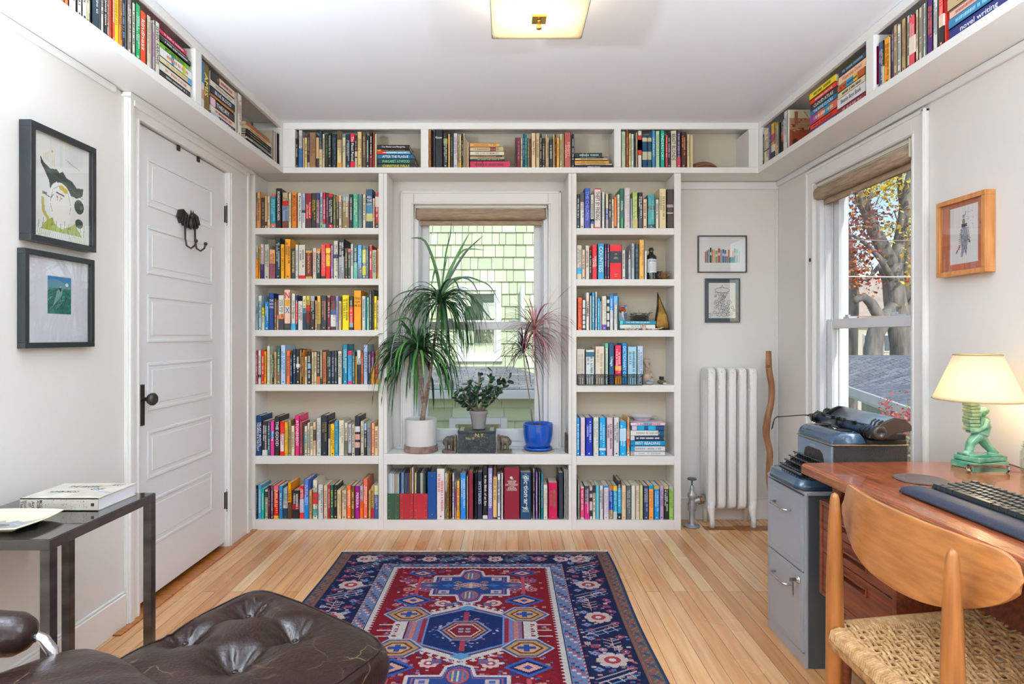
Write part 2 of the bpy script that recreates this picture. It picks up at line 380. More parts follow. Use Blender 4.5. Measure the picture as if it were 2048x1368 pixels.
# ------------------------------------------------------------------ windows
m_sash = mat('vinyl_sash', 'dcdde0', .3)
m_glass = glassy('window_glass', (.97, .985, .98), .015)
m_frame = mat('aluminium_screen_frame', 'c5cacf', .35, .2)
def window(n_, horiz, a0, a1, plane, z0, z1, sgn):
    """horiz True: wall lies in X-Z (back wall) with plane=Y; else wall in Y-Z with plane=X. depth grows with sgn."""
    T = (lambda u, d, z: (u, plane+d*sgn, z)) if horiz else (lambda u, d, z: (plane+d*sgn, u, z))
    def bx(mb, u0, d0, zz0, u1, d1, zz1):
        a = T(u0, d0, zz0); c = T(u1, d1, zz1); mb.box(*a, *c); return mb
    root = struct(thing('window_%d' % n_, None, None, T((a0+a1)/2, 0, z0)))
    mb = MB()           # casing boards
    cw = .085
    for u0, u1 in ((a0-cw, a0), (a1, a1+cw)):
        bx(mb, u0, -.018, z0-.01, u1, 0, z1+cw); bx(mb, (u0+.002 if u0 < a0 else u1-.018), -.026, z0-.01, (u0+.016 if u0 < a0 else u1-.002), 0, z1+cw)
        bx(mb, (u1-.016 if u0 < a0 else u0+.004), -.022, z0-.01, (u1-.004 if u0 < a0 else u0+.016), 0, z1+.004)
    bx(mb, a0, -.018, z1, a1, 0, z1+cw); bx(mb, a0-cw, -.026, z1+cw-.016, a1+cw, 0, z1+cw); bx(mb, a0-.016, -.022, z1+.004, a1+.016, 0, z1+.016)
    mb.build('window_casing', m_trim, parent=root, bevel=.004)
    mb = MB(); bx(mb, a0-.11, -.032, z0-.013, a1+.11, .02, z0); mb.build('window_stool', m_trim, parent=root, bevel=.006)
    mb = MB()           # jamb liners with the tracks of the sashes
    for u0, u1, s in ((a0, a0+.03, 1), (a1-.03, a1, -1)):
        bx(mb, u0, .0, z0, u1, .16, z1)
        for dd in (.028, .066, .104):
            ua = u1 if s > 0 else u0
            bx(mb, ua-.001, dd, z0, ua+s*.008, dd+.006, z1)
    bx(mb, a0, 0, z1-.03, a1, .16, z1); bx(mb, a0, .0, z0, a1, .19, z0+.03)
    mb.build('window_frame', m_sash, parent=root, bevel=.002)
    b0, b1 = a0+.034, a1-.034; zm = 1.262; zl = 1.212
    for nm, d0, d1, zz0, zz1, bot, top in (('lower_sash', .036, .066, z0+.03, zm, .075, zm-zl), ('upper_sash', .074, .104, zl, z1-.03, .05, .05)):
        mb = MB(); sw = .052
        bx(mb, b0, d0, zz0, b0+sw, d1, zz1); bx(mb, b1-sw, d0, zz0, b1, d1, zz1); bx(mb, b0+sw, d0, zz0, b1-sw, d1, zz0+bot); bx(mb, b0+sw, d0, zz1-top, b1-sw, d1, zz1)
        s_ = mb.build(nm, m_sash, parent=root, bevel=.003)
        g = MB(); bx(g, b0+sw-.004, (d0+d1)/2-.002, zz0+bot-.004, b1-sw+.004, (d0+d1)/2+.002, zz1-top+.004)
        g.build('window_pane', m_glass, parent=s_)
        if nm == 'lower_sash':
            for k in (.24, .76):
                um = b0+(b1-b0)*k; l_ = MB(); bx(l_, um-.025, d0+.006, zm, um+.025, d1+.02, zm+.01); bx(l_, um-.008, d0+.012, zm+.008, um+.02, d1-.004, zm+.02)
                l_.build('sash_lock', m_frame, parent=s_, bevel=.002)
    return root
win1 = window(1, True, W1X0, W1X1, YB, WZ0, WZ1, 1)
win2 = window(2, False, W2Y0, W2Y1, XR, WZ0, WZ2, 1)
# roller blinds
m_bl = mat('woven_blind', 'b49c82', .8, var=(14, '907a66', (1, 1, 14)), bump=(120, .3, (1, 1, 6)))
m_brk = mat('blind_bracket', 'cfc9b8', .4)
def blind(horiz, a0, a1, plane, zt, label):
    T = (lambda u, d, z: (u, plane+d, z)) if horiz else (lambda u, d, z: (plane+d, u, z))
    root = thing('roller_blind', label, 'blind', T((a0+a1)/2, .0, zt-.14), 'woven roller blinds on the windows')
    mb = MB(); mb.tube([T(a0+.012, .0, zt-.062), T(a1-.012, .0, zt-.062)], .036, 20); r = mb.build('fabric_roll', m_bl, parent=root, smooth='auto')
    mb = MB(); mb.box(*T(a0+.03, .020, zt-.122), *T(a1-.03, .024, zt-.06)); mb.box(*T(a0+.03, .014, zt-.126), *T(a1-.03, .030, zt-.098)); mb.build('hanging_cloth', m_bl, parent=root)
    mb = MB(); mb.box(*T(a0, -.012, zt-.022), *T(a1, .03, zt-.004)); mb.build('head_rail', m_brk, parent=root, bevel=.002)
    for u in (a0, a1-.006):
        mb = MB(); mb.box(*T(u, -.03, zt-.09), *T(u+.006, .032, zt-.01)); mb.build('bracket', m_brk, parent=root, bevel=.002)
    return root
blind(True, W1X0+.008, W1X1-.008, YB+.002, WZ1, 'woven brown roller blind rolled up over the window between the bookcases')
b2 = blind(False, W2Y0+.004, W2Y1-.004, XR+.006, WZ2, 'woven brown roller blind rolled up over the window beside the desk')
m_clear = mat('clear_plastic', 'ffffff', .05, trans=1)
mb = MB().tube([(XR-.03, 2.90, WZ2-.125), (XR-.035, 2.90, WZ2-.155)], .002, 6); mb.tube([(XR-.035, 2.90+.022*math.cos(t*PI/6), WZ2-.165+.022*math.sin(t*PI/6)*.7) for t in range(13)], .003, 6); mb.build('pull_ring', m_clear, parent=b2, smooth=True)
# cord with glass knob hanging beside window 2
c0 = P(1624, 520, 3.33)
q = MB().tube([(c0.x, 3.33, 2.12), (c0.x, 3.33, c0.z+.02)], .0012, 6)
crd = tag(q.build('pull_cord', mat('white_cord', 'f0f0ee', .6)), 'thin white pull cord with a clear glass knob left of the desk window', 'cord')
MB().ball((c0.x, 3.33, c0.z), .017, seg=16, sc=(1, 1, .95)).build('knob', m_clear, parent=crd, smooth=True)
# ------------------------------------------------------------------ built-in shelving
def zz(py, Y=BY): return EYE-(py-PY)*Y/F
def xx(px, Y=BY): return (px-PX)*Y/F
SD = YB-.004      # back of the shelving
def bay(label, px0, px1, in0, in1, levels, name='bookcase', top=SHB-.002):
    root = thing(name, label, 'bookcase', ((xx(px0)+xx(px1))/2, BY, 0), 'white built-in bookcases')
    for a, b_ in ((px0, in0), (in1, px1)):
        MB().box(xx(a), BY, 0, xx(b_), SD, top).build('side_panel', m_shelf, parent=root, bevel=.0015)
    for t, bt in levels[:-1]:
        MB().box(xx(in0), BY+.0, zz(bt), xx(in1), SD-.012, zz(t)).build('shelf', m_shelf, parent=root, bevel=.0015)
    t, bt = levels[-1]
    MB().box(xx(in0), BY, 0, xx(in1), SD-.012, zz(t)).build('bottom_shelf', m_shelf, parent=root, bevel=.0015)
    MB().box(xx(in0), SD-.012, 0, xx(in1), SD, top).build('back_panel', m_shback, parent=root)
    return root
LV_L = [(455.8, 468.5), (557.3, 570), (660, 672.5), (768.8, 782), (912, 928), (1039, 1058)]
LV_R = [(456.3, 469.5), (558.5, 571.5), (660.2, 673.5), (770.2, 784), (912.6, 930), (1040.4, 1060)]
bay('white built-in bookcase left of the middle window, beside the door', 499.5, 767, 510, 757, LV_L)
bay('white built-in bookcase right of the middle window, beside the radiator wall', 1144, 1362, 1153, 1348.5, LV_R)
# window seat between them
ws = thing('window_bench', 'white window bench with a row of tall books and binders beneath the plants', 'bench', (0, BY, 0))
xa, xb = xx(767)+.001, xx(1144)-.001
MB().box(xa, BY-.006, zz(929), xb, YB-.047, zz(908)).build('bench_top', m_shelf, parent=ws, bevel=.003)
for a, b_ in ((xa, xx(774)), (xx(1137), xb)):
    MB().box(a, BY, 0, b_, SD-.02, zz(929)).build('side_panel', m_shelf, parent=ws)
    MB().box(a, BY, zz(908), b_, SD-.03, SHB-.002).build('jamb_panel', m_shelf, parent=ws, bevel=.002)
MB().box(xx(774), BY, 0, xx(1137), SD-.02, zz(1040)).build('bottom_shelf', m_shelf, parent=ws)
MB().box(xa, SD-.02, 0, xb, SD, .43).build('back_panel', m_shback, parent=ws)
# high shelf around three walls
def hshelf(label, axis, front, wall, a0, a1, dividers, end0=True):
    """axis 'x': runs along X on the back wall; axis 'y': runs along Y"""
    T = (lambda u, d, z: (u, d, z)) if axis == 'x' else (lambda u, d, z: (d, u, z))
    root = thing('wall_shelf', label, 'shelf', T((a0+a1)/2, front, SHB), 'high white bookshelf round the room under the ceiling')
    MB().box(*T(a0, front, SHB), *T(a1, wall, SHB+.034)).build('shelf_board', m_shelf, parent=root, bevel=.0015)
    s = 1 if wall > front else -1
    MB().box(*T(a0, front, ZC-.04), *T(a1, front+s*.02, ZC-.001)).build('top_rail', m_shelf, parent=root, bevel=.0015)
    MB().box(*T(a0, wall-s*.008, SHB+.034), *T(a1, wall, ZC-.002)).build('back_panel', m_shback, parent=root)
    for u0, u1 in dividers:
        MB().box(*T(u0, front, SHB+.034), *T(u1, wall-s*.008, ZC-.04)).build('divider', m_shelf, parent=root, bevel=.0015)
    return root
yl = lambda px: -SHX0*F/(PX-px)
yr = lambda px: SHX1*F/(px-PX)
hshelf('high white shelf of books above the door wall', 'y', SHX0, XL+.003, YF+.02, BY-.001, [(yl(391), yl(403.5)), (3.535, BY-.001)])
hshelf('high white shelf of books above the middle window', 'x', BY, YB-.003, SHX0+.0, SHX1, [(xx(575)-.03, xx(590)), (xx(841.5), xx(857)), (xx(1228.5), xx(1242)), (xx(1497.5), SHX1)])
hshelf('high white shelf of books above the desk window', 'y', SHX1, XR-.003, YF+.02, BY-.001, [(yr(1747), yr(1732)), (3.535, BY-.001)])
hb = MB().box(SHX0-.18, BY, SHB, SHX0-.0005, YB-.004, ZC-.002)
struct(hb.build('trim_7', m_shelf)); struct(MB().box(SHX1+.0005, BY, SHB, XR-.004, YB-.004, ZC-.002).build('trim_8', m_shelf))
# ------------------------------------------------------------------ books
# one line per book: left right top colour [;bands f0-f1:colour,...][;title][;title colour][;flags]
# numbers are read in the enlarged view of each shelf (origin ox, oy and scale s); fractions run from the top of the spine
m_cov = attr_mat('book_cover', .48, coat=.15)
m_page = attr_mat('book_pages', .9)
m_ttl = attr_mat('book_lettering', .5)
LA = '''
80 103 150 1c1a1a;;;ccc
106 160 145 d6a877;30-100:c79060;;4a2c1a
166 222 225 3f302b;;;a98f70
226 262 205 c9a777;80-92:6a3020;;
264 305 210 dccfae;;;777
307 388 185 2a8ba0;0-6:d9536a,86-97:d9755f;;9fd0d8
390 470 85 232122;;MOONGLOW MICHAEL CHABON;e8e8e4;T
490 580 152 b9a688;23-37:cc2f2c,37-80:8396b4,80-100:6b3a28;;4c3d2a
585 628 165 e0d2b0;;;8d7a55
631 713 150 d8843c;;MICHAEL CHABON;8e2a18;T
720 783 160 e4e2da;;Michael Chabon  Wonder Boys;2a2a2a
788 836 165 b9c6d6;48-56:2a2a30,56-100:e3e3e6;;5b6f8f
840 932 162 86242e;35-72:b32a30,72-100:4a2024;The Journals of/John Cheever;e8d8d0
935 1002 160 2a2c1c;;;c9b23c
1006 1052 158 b59aa0;0-20:3b3f7c,85-100:5b3f6e;;6b2a3a
1055 1102 152 bfcdd6;80-100:8fae7c;;2d4a8a
1104 1150 150 c2334f;88-100:6fb0b0;;f0d5d5
1152 1190 155 553040;;;b08a90
1192 1258 172 23201f;0-9:c4302c,90-100:c4302c;;ddd
1260 1300 185 6b6a44;;;a8b070
1302 1346 205 36261f;0-16:b06a3c;;b9a58a
1350 1390 200 dfd3bf;;;333
1395 1500 175 8d7650;0-20:9aa0a2;;efe8d8
1504 1558 175 1f1d24;;;cfcfd4
1562 1636 175 4ba384;;;bfe0d0
1640 1702 176 5f807c;;;3c5a5a
1708 1754 180 ded6c2;;;6b5a40
1760 1860 100 27486b;40-62:3f7d9c,62-82:c9c489,82-100:1f3550;ALL THE LIGHT;e6edf0;h
1864 1893 240 dcbf9c;;;b03c2c
1896 1962 150 b23034;12-40:d9d5d0,86-100:241d1d;;d9c8c0
'''
LB = '''
78 122 155 b9bcb6;38-100:f08c14;;4a5a5a
130 158 158 cf9d3a;;;3c5a3a
160 213 140 dccbc6;58-100:35285c;;8a5a9a
217 288 142 c4c2b4;;;4a4a48
293 380 222 e9a878;48-100:8b4a58;;5c3040
385 462 48 24313a;;;b8c6c0
466 520 142 eab22e;;MIDDLEMARCH;c4502a
525 618 62 e9a145;;;2a2a26
622 688 205 2b3333;;THE POISONWOOD BIBLE;e6d9a8
690 734 148 e2dfd6;;;8a8a86
736 838 150 ddd8ca;90-100:c4301c;;3a3a38
842 942 235 6e2c2a;0-8:c39a4c,92-100:c39a4c;The Crimson Petal and the White;e8c070;T
948 1006 200 d8d4c8;;;b06a4a
1010 1070 208 232b2c;0-14:d08a48;CRYPTONOMICON;d8e0d8
1076 1146 148 e25650;92-100:303030;;b8a8a0
1150 1218 135 d9301c;12-26:f0d060,32-64:f2a01c;GOLEM;fbe070
1222 1258 155 b99ac4;;;5a3a7a
1264 1338 88 dcd8ca;36-46:252a50;;4a4a44
1342 1430 60 1e1d1f;44-100:8a8a8c;;e8e8e6
1440 1484 205 3c3226;;;c8b88a
1486 1524 205 44463c;0-12:d06a6a;;d0d0c0
1528 1566 140 dfe0da;;;444
1570 1624 150 1f3f45;52-100:6cb8a8;;b0d8c8
1630 1696 152 3f9ccc;58-100:1f2d4a;;c8e8f8
1700 1758 160 28342e;12-52:c8c63c,62-88:c8c63c;;e8e8d8
1762 1802 165 2c3f56;;;98a8b8
1806 1850 150 b5262a;;;f0e8e0
1854 1920 228 b2ad94;;THE FLOUNDER;2b3a34
1926 1958 210 e08a2a;;;a04a10
'''
LC = '''
76 124 148 b7c8cc;;ULYSSES;38505c;T
128 176 162 a9c3cc;0-18:d9dcd6;;2c4a5c
180 216 340 e2d23c;38-100:dcd8c8;;2a2a2a
219 280 250 3382bc;;;d8ecf8
284 366 125 1f3d78;;THE DOG STARS;e4e8ee;h
368 402 205 7d5a3a;;;d0b890
405 432 230 b8ae98;0-50:4a4440;;c03a2a
436 516 155 d9d4cc;0-55:e6e2da,55-68:e08a60,68-100:3c3538;;2a2a2a
520 618 72 e9c4b4;84-100:3a3a38;NIX;c8302a;hT
622 686 130 e4e2d6;82-100:59b8e0;John Hodgman;26282a;T
690 718 152 2b3560;20-78:d9403c;;e8d8d8
724 795 242 e0e0da;;;4c4c54
798 852 168 e9dfa8;35-50:5a8898,50-100:23364a;;303828
856 910 168 d9c258;26-45:cf3a26,45-78:7a1e1e,78-100:2a2a2a;;332a1c
916 980 168 2d2426;0-14:a8b0ae;;d8d0c8
984 1012 235 dfb98c;;;6a4a2a
1018 1072 165 d8b85c;82-100:5c5a48;;5a4a20
1078 1162 160 2d3338;;;c98a70
1168 1216 155 6d2431;0-6:b98a5c;;d9c0a8
1220 1298 170 50202c;40-55:2f5f98,55-90:e8e6e0;;a06a50
1302 1340 168 9aa4c4;;;4c5a88
1344 1390 245 cdb98a;;;6a5030
1396 1504 155 f3df1e;;;4a4212;T
1508 1566 180 2b2424;30-78:e0402a,78-92:98a0a4;;c0c0c0
1572 1690 85 eca33a;;TREE OF SMOKE;5c2c12;h
1696 1748 168 d9dad2;;;4c6a7a
1752 1768 175 3c98a0;;;
1770 1806 188 9cd0bc;;;3a6a60
1808 1850 85 45443f;;;a0a094
1852 1880 70 5c5650;;;
1884 1924 168 efd321;;;6a5a10
1926 1956 230 dfd2b4;;;2a2a26
'''
LD = '''
80 120 195 9c4450;;;e0c8c8
123 165 195 e0dcd4;72-80:202020;;6a6a6a
168 212 190 d63a34;;;f8d8d0
214 246 208 eaa81e;;;8a5a10
250 305 130 dcdcd0;;;d8b84c
308 333 260 c8c0a0;;;5a5a48
336 362 265 3f6048;55-100:2a2c28;;d8dcc8
366 402 218 c9a47c;;;6a4a34
406 462 165 35604c;62-100:6b5a48;;c0d8c8
466 545 115 b8d0ea;;;3870a8;T
550 604 205 e8794c;;THE SHINING;4a2018
608 642 255 2b3a48;;;b8c8d0
646 690 175 26324c;;;e8ecf0
694 750 180 1c2024;42-52:e8e8e6;;e0e0dc
754 776 190 d08a3c;;;5a3a18
780 804 185 2a2420;;;e0d0a0
806 828 188 cf8436;;;50300c
832 868 290 cdbc9c;;;50422c
872 926 215 1e2026;38-52:4aa0c8;;e4e4e0
930 964 222 d9c6a4;;;8a6a4a
967 1008 222 cfc09e;;;6c5434
1011 1060 215 3a352c;76-100:b87040;;c8c0a8
1064 1100 192 8c8468;84-100:40342c;;d8d0b0
1103 1158 220 b06c4c;;;6a3018
1162 1226 205 26302c;;;b8ccc4
1230 1280 205 23283a;;;a0a8c8
1284 1322 210 303c38;;;b8c0b8
1328 1394 208 dedbd0;;DENNIS LEHANE;23262a;T
1400 1476 105 18809c;;;c8e8f0;T
1482 1546 205 58acdc;0-12:c8304c,90-100:d84c8c;;2a5a90
1550 1594 215 3a5a54;;;98b8b0
1597 1620 285 d9a04c;;;
1624 1682 192 e2e2de;42-100:1c1c1e;THE ASK;2a2a2a
1686 1712 222 d9562a;;;f0c0a0
1716 1784 110 b0c4dc;;STARDUST;30508c
1788 1836 215 1e1c26;;;b8b8c8
1840 1890 215 78246c;50-100:e8a03c;;d8b0d0
1896 1944 190 c98a4c;40-72:b83c34;;f0e0b0
'''
LE = '''
70 180 125 1c3a66;;HILARY MANTEL/THE MIRROR & THE LIGHT;eef0f8;T
184 262 208 2e2a28;84-100:dcdcd6;;e6e2dc
265 308 215 46586a;;;c8d4e0
311 368 205 d04a88;30-50:3a78b0;Bleeding;f4e8f0
372 448 138 2a2228;;THE GOOD;f4f0ee;T
455 516 215 e8ccc8;0-36:dc3424,88-100:d83228;;c05050
520 574 225 e0a43c;;;6aa060
577 624 190 9a8c5c;;;4c4428
628 680 280 e2d2b4;;;504028
683 752 122 d23c72;;ATONEMENT;fae0ea;T
756 798 225 9c4c54;;;2c1c20
801 822 280 2f5454;;;
825 868 285 e0cfa8;30-58:98c0b8;;5a4430
871 904 235 d9d6ca;;;444
907 952 285 e6d8b0;;;4a7c5c
956 998 225 e2c8a8;22-55:2c2c2c;;8a5a3a
1003 1078 160 d2cfc4;;;8c98a8;T
1082 1180 120 1b212c;;;8a7a50;T
1186 1214 215 37262c;50-100:d9cfc0;;c8b8b0
1218 1284 255 e8b846;;;6a4a18
1288 1340 205 50a4c4;;;1c5c8c
1344 1424 195 e2dfcc;;;8a8a6c
1428 1480 235 d8d0b8;54-100:7a7464;;4c4434
1484 1536 258 c4c6d0;92-100:23232c;;5a5c6c
1540 1588 258 cac0aa;;;5a4c38
1592 1668 130 22222c;26-40:d8d4d4,46-60:cf9c8c,66-80:c4a49c;;
1676 1728 210 c3bda8;;;6a6250
1732 1768 240 24262a;0-22:9cb8d0;;e0e0e0
1772 1836 235 84807c;;;384c78
1840 1886 235 e9a47c;;;b04c28
1890 1946 290 e0c69c;;;6a2818
'''
LF = '''
76 118 270 24323c;;;98a8a8
121 174 270 5aa8d0;;;d8ecf4
177 218 322 2ab0a0;;;d0f4ec
226 268 340 cfc2a8;6-26:403028;;5c4c3c
272 312 272 4a2038;;;9c7c8c
318 358 272 5c4c54;;;c8b8bc
361 434 272 d83428;0-16:dc6a7c,90-100:e8a834;;f4d8b0;T
440 496 278 3c7cac;;;c8dce8
500 568 322 9cb0b8;40-64:d8c4c0,66-100:1e3240;;4c5c68
573 630 232 ee9c24;55-100:4c3424;;4c2810
636 746 352 201c1e;50-68:8a2430;;e8e0d8;T
750 816 280 c83034;40-82:c0b8cc,88-100:d84038;;f0e0e0
820 892 182 5c78cc;42-100:3480cc;;c4d8f4;T
898 940 345 c69c6c;;;6a4828
948 1024 195 e2e0d0;32-62:cc3c3c,75-92:609c94;;3a4c48
1030 1112 262 dcdedc;;;50545c;T
1120 1176 268 d9c0a8;;;a86c54
1180 1210 272 c0343a;;;f4dcd4
1214 1264 268 27504c;;;b8d04c
1270 1318 272 1f1d20;;;b8b890
1322 1384 345 dcc89c;;;a08c5c
1388 1466 348 dcc0a0;;;4c4c54;T
1470 1530 275 e8703c;;;f8e4d4
1534 1590 280 6c4428;;;e8c868
1594 1662 280 902880;;PEREIRA;f0d8ec
1666 1712 280 e4a08c;0-45:c4b4c4,45-100:ee6c30;;8c3c3c
1716 1786 175 e0705c;;;f4d8cc
1798 1832 350 cfa664;;;80582c
1836 1880 290 bf9c60;68-100:c02848;;5c4420
1884 1944 275 3c5c8c;0-28:d4d49c;;c0c8d8
'''
CE = '''
162 186 275 9cabb8
188 212 275 c3ccd0
216 240 275 e1e6ea
242 262 272 b4bac4
264 290 280 cfd3d6
292 312 278 8f8a7c
314 336 282 b9ab8c
338 358 280 a8987c
362 380 285 dfe2e4
384 414 280 7ab4dc
424 450 245 486c90
454 480 250 8c9cb0
490 514 258 28405c
518 540 260 4c5c68
546 590 262 3c3c58
594 612 255 6a4c34
618 640 160 a87444
656 678 145 e6e2d8
684 706 250 6c4434
712 742 258 d8b890
750 826 262 1f2c2c;50-100:3f8c84
830 848 262 dcdad0
852 882 262 9a948c
890 930 262 24443c
'''
CF = '''
1160 1330 180 e9e2e0;;;c85a6a;T
1334 1366 270 d9cbb0;0-40:e8e4de;;8c2c2c
1370 1412 275 c8a050;;;3a2c18
1416 1456 300 7a4c24;;;2a180c
1476 1520 290 dcdce0;;;3c3c44
1524 1556 450 d4c8d4;25-70:8c4c98;;5a2c6c
1562 1636 430 d9b068;80-100:d89830;;c82c28
1642 1762 290 3f88d4;;;e0f0fc;T
1772 1806 340 dcc8a8
1812 1912 235 7c2434;;;
1918 1934 260 dcdce0
1944 1990 250 181c2c
'''
CG = '''
20 150 250 1c2136;;MYSTERIES;b8c4e0;T
158 258 165 18161a;92-99:dcd8d0;In the Blink of an Eye;f4f0e8;T
264 362 170 a49cc8;75-100:6c5c98;WES ANDERSON;e0ecf8
372 448 150 503028;18-96:e4bc84;;8c5c2c
456 524 285 d8dae0;;;2c2c34
530 580 275 d9ccd0
592 918 160 7f1f30;;;;D
924 1148 255 1b3d5c;;dic·tion·ar·y;eef2f8;TD
1188 1224 170 b8acb4;45-49:3a1820;;5c3c4c
1240 1286 265 9070b8;;;d8c8ec
1302 1340 270 6c7068
1352 1392 290 38a0bc;;;c0e8f0
1400 1486 510 dcd8cc;;;b8a8a4
1500 1690 460 b81c50;;;6a7048;T
1712 1808 265 232c3c
1830 1862 195 e0dcd6
1866 1900 195 cfccc4
'''
RA = '''
84 140 215 1d2c26;;;e0e0d8
144 226 190 e2e2e0;0-26:4c4448;;8c4c4c
230 334 108 3a58a8;30-96:27308c;THE CHILDREN;8c9ce0;T
346 408 230 ded6c8;45-78:d4dcdc,72-86:284c84;;28282c
414 542 110 e6dcd8;0-3:c03c3c,96-100:c03c3c;THEFT BY FINDING;3c3436;T
556 614 185 dfe4e4;;;a8c8d8
634 686 210 dccca8;42-74:1c4080,74-100:b4a8ac;;e8e8f0
692 742 212 33261f;;;e4d8b8
746 790 315 e4d4bc;;;5a3c28
794 846 275 e67e24;92-100:2c2018;;
852 900 228 e2dccc;;;b8a060
908 978 105 1c7c48;3-74:1f5c50;FOSSIL;d8ece8;T
984 1102 105 d9d2d0;;;c4b0b4;T
1108 1134 305 bcd0dc
1138 1244 182 a4b868;72-100:c8b878;;dce4b0
1250 1338 190 1f1e22;;;e4e4e0;T
1346 1418 315 e4c8a8;;;6a2c24
1434 1572 228 469a9c;33-45:2c4c44,88-96:233c40;;8cc4c0;T
1586 1646 325 e2dacc;;;504c44
1650 1788 118 e2d2a8;;;8c7c54;T
1796 1936 128 41302f;40-42:d8c8c0,44-46:d8c8c0,60-62:d8c8c0;;
'''
RB = '''
84 178 145 dcd0bc;66-84:40b0dc;;58788c
182 242 228 e4cca8;;;3c4c8c
250 320 155 dcd4c4;;;6a6258
326 370 235 2d2422;0-4:c8343c;;c8c0b8
374 472 138 d4303a;;SHRIVER/LIONEL;f8e0e0;T
480 604 118 3c94bc;;COUNTESS;dcf0f8;T
614 658 112 5c2c54;85-100:3a1c3c;;d0a8cc
662 704 115 5c4878;;;d8c8e4
708 940 135 d22034;19-52:18202c;;;D
946 1008 245 dfdad0;;;7c5c8c
1012 1056 240 2c3848
1062 1112 250 7c6468;30-100:a4acb4;;e0d0d0
1118 1188 112 aab4b8;;;5c6c74
1196 1258 125 2c4458;8-14:182430,22-28:182430,36-42:182430,50-56:182430,64-70:182430,78-84:182430;;
1268 1366 42 e4b464;;;a87838;T
1370 1416 262 d4d4d4
'''
RC = '''
104 180 240 e0603c;;;8c2818
190 246 288 dcd8d8;26-29:3c2c4c,48-51:3c2c4c,66-69:3c2c4c,80-83:3c2c4c,94-100:3c3c58;;
256 322 145 e6e2da;;GRAMMAR;2c2c2c;T
328 364 205 bcc0b8
368 424 145 3aa0d0;;;c8ecf8
430 472 128 dce0e4;;;8c98b0
476 524 255 32a8d8;;;a0e0f4
530 556 310 d0d8d4
562 650 212 dcdad0;84-100:5c3898;;b8b4ac
660 706 215 24343c;10-20:dcdcd4,30-44:e0d4b8,50-70:dcdcd4,75-90:dcdcd4;;
712 782 158 e0e0e0;0-6:3c5c64,6-46:3c88d0;;b8dcf8
786 860 155 e4e2e0;0-8:2c4448,8-30:6cbcec;;98a0a8
866 890 215 3a5c60
'''
RD = '''
78 236 220 cfc6bc;;;b0a89c
252 420 235 d8e0e0;6-20:1f5c74;;40545c;T
430 612 170 ddd0c0;;;b4a48c;T
624 686 110 cfe0d4;0-12:5cac84;;9cb8a8
690 794 108 1c4c70;;Usage;f0f4f8;T
808 932 150 d93860;52-64:eca03c,78-100:e89838;;f8c8c0
944 1044 108 2484bc;;DICTIONARY OF;bce4f8;T
1050 1226 175 acd4e4;;;4c6c80;T
1234 1352 165 c8dcea;;;5c6c8c;T
'''
RE_ = '''
78 142 205 209cdc;;;d4f0fc
150 244 190 e0d0dc
250 382 195 1a34a4;;;c4d0f4;T
392 502 185 dcdcd4;;;98b0a8
508 638 195 2c9cd4;80-86:e0e4f0;;b4e0f4;T
648 774 190 dcc8d0;;;3c3438;T
782 890 190 e0dce0;;;3c3c44;T
898 1026 275 2ca4dc;20-56:bcdcf0;;dcf0fc
1040 1090 190 d8b080;30-55:e0c4a8,55-75:cc6c44,88-100:d4ccc0;;c05c40
'''
RF = '''
104 142 250 9c9888;;;e0e0d8
156 222 375 e4d0d4;4-94:d84c74;;f8e8ec
232 322 355 363c48;50-100:c83878;;d4c8d0
326 382 380 d8c4cc;10-20:3c2430,32-44:3c2430,72-90:2c2c34;;
386 442 345 dcdcc4;0-22:2c2c3c;;303430
446 510 345 6cc4d4
514 590 345 e0dce0;;;4c4850;T
596 692 350 dcd4e0;0-5:3c98d0;;a8a4b4
698 772 350 1c48b0;0-14:bc7c48,72-100:a8845c;;b8d0f4
776 850 350 28a0c8;0-14:e8c44c,76-100:c4d0cc;;b4e0ec
860 930 252 242c38;20-84:30a8d0;;d0dce0
936 1018 345 e4ccac;;;c09c74
1026 1114 345 5a6064;;;b8bcbc
1120 1200 348 d8d8cc
1204 1278 348 dcc8b8;;;a88c7c
1284 1346 345 c4cc8c
1352 1448 345 3a4064;;;bcc4e0;T
1452 1544 345 e8a064;0-10:289cbc;;c06c34
1552 1656 348 1890d4;0-10:b89858;;a8d8f4;T
1664 1738 345 b8a4c4;;;6c4c7c
1744 1834 350 1c2420;0-10:b4a484;;e4e4dc
1840 1920 345 98c068;0-12:acaca8;;648c3c
'''
UA = '''
86 124 205 24211c;;;d8d0b8
128 190 80 c9c4ba;48-100:42699c;;808080
192 216 195 c8b09c
219 258 190 d8c680;;;5c4c30
262 296 130 4a2830;84-100:c0a890;;b09090
298 392 115 8f6f55;94-100:9a7a5c;;6a4c38
396 440 175 3a2a22;3-70:d0a878;;
445 490 95 1f405c;50-100:cbbd9c;;8c7c5c
492 526 135 cfc0a0;;;3c3020
532 576 135 2b3424;;;5c7a48
580 628 115 1e221f;;;a8a890
634 704 135 182028;;;586878;
712 786 92 d6c392;0-24:5a4a34,86-100:d09858;;4c3c28
790 842 135 cfc2a0;0-10:6c8478;Sadie;5c6c50
848 908 135 1f2a3a;;;b8c8d0
914 978 130 1e1c22;0-24:d0304c,82-100:d02c44;The Fixed Period;e8e8e8
982 1018 150 3c2a22;50-66:d8c8a8,70-100:c8bc9c;;d0c0a0
1022 1092 105 d4b888;;;8c5c3c
1096 1150 112 5a4832;;;b8a880
1154 1198 160 1b1d1e;;;d0d0c8
1202 1250 105 201c1e;64-100:7a2028;;c8c8c0
1254 1284 110 b04c24
1286 1312 135 e0d4bc
'''
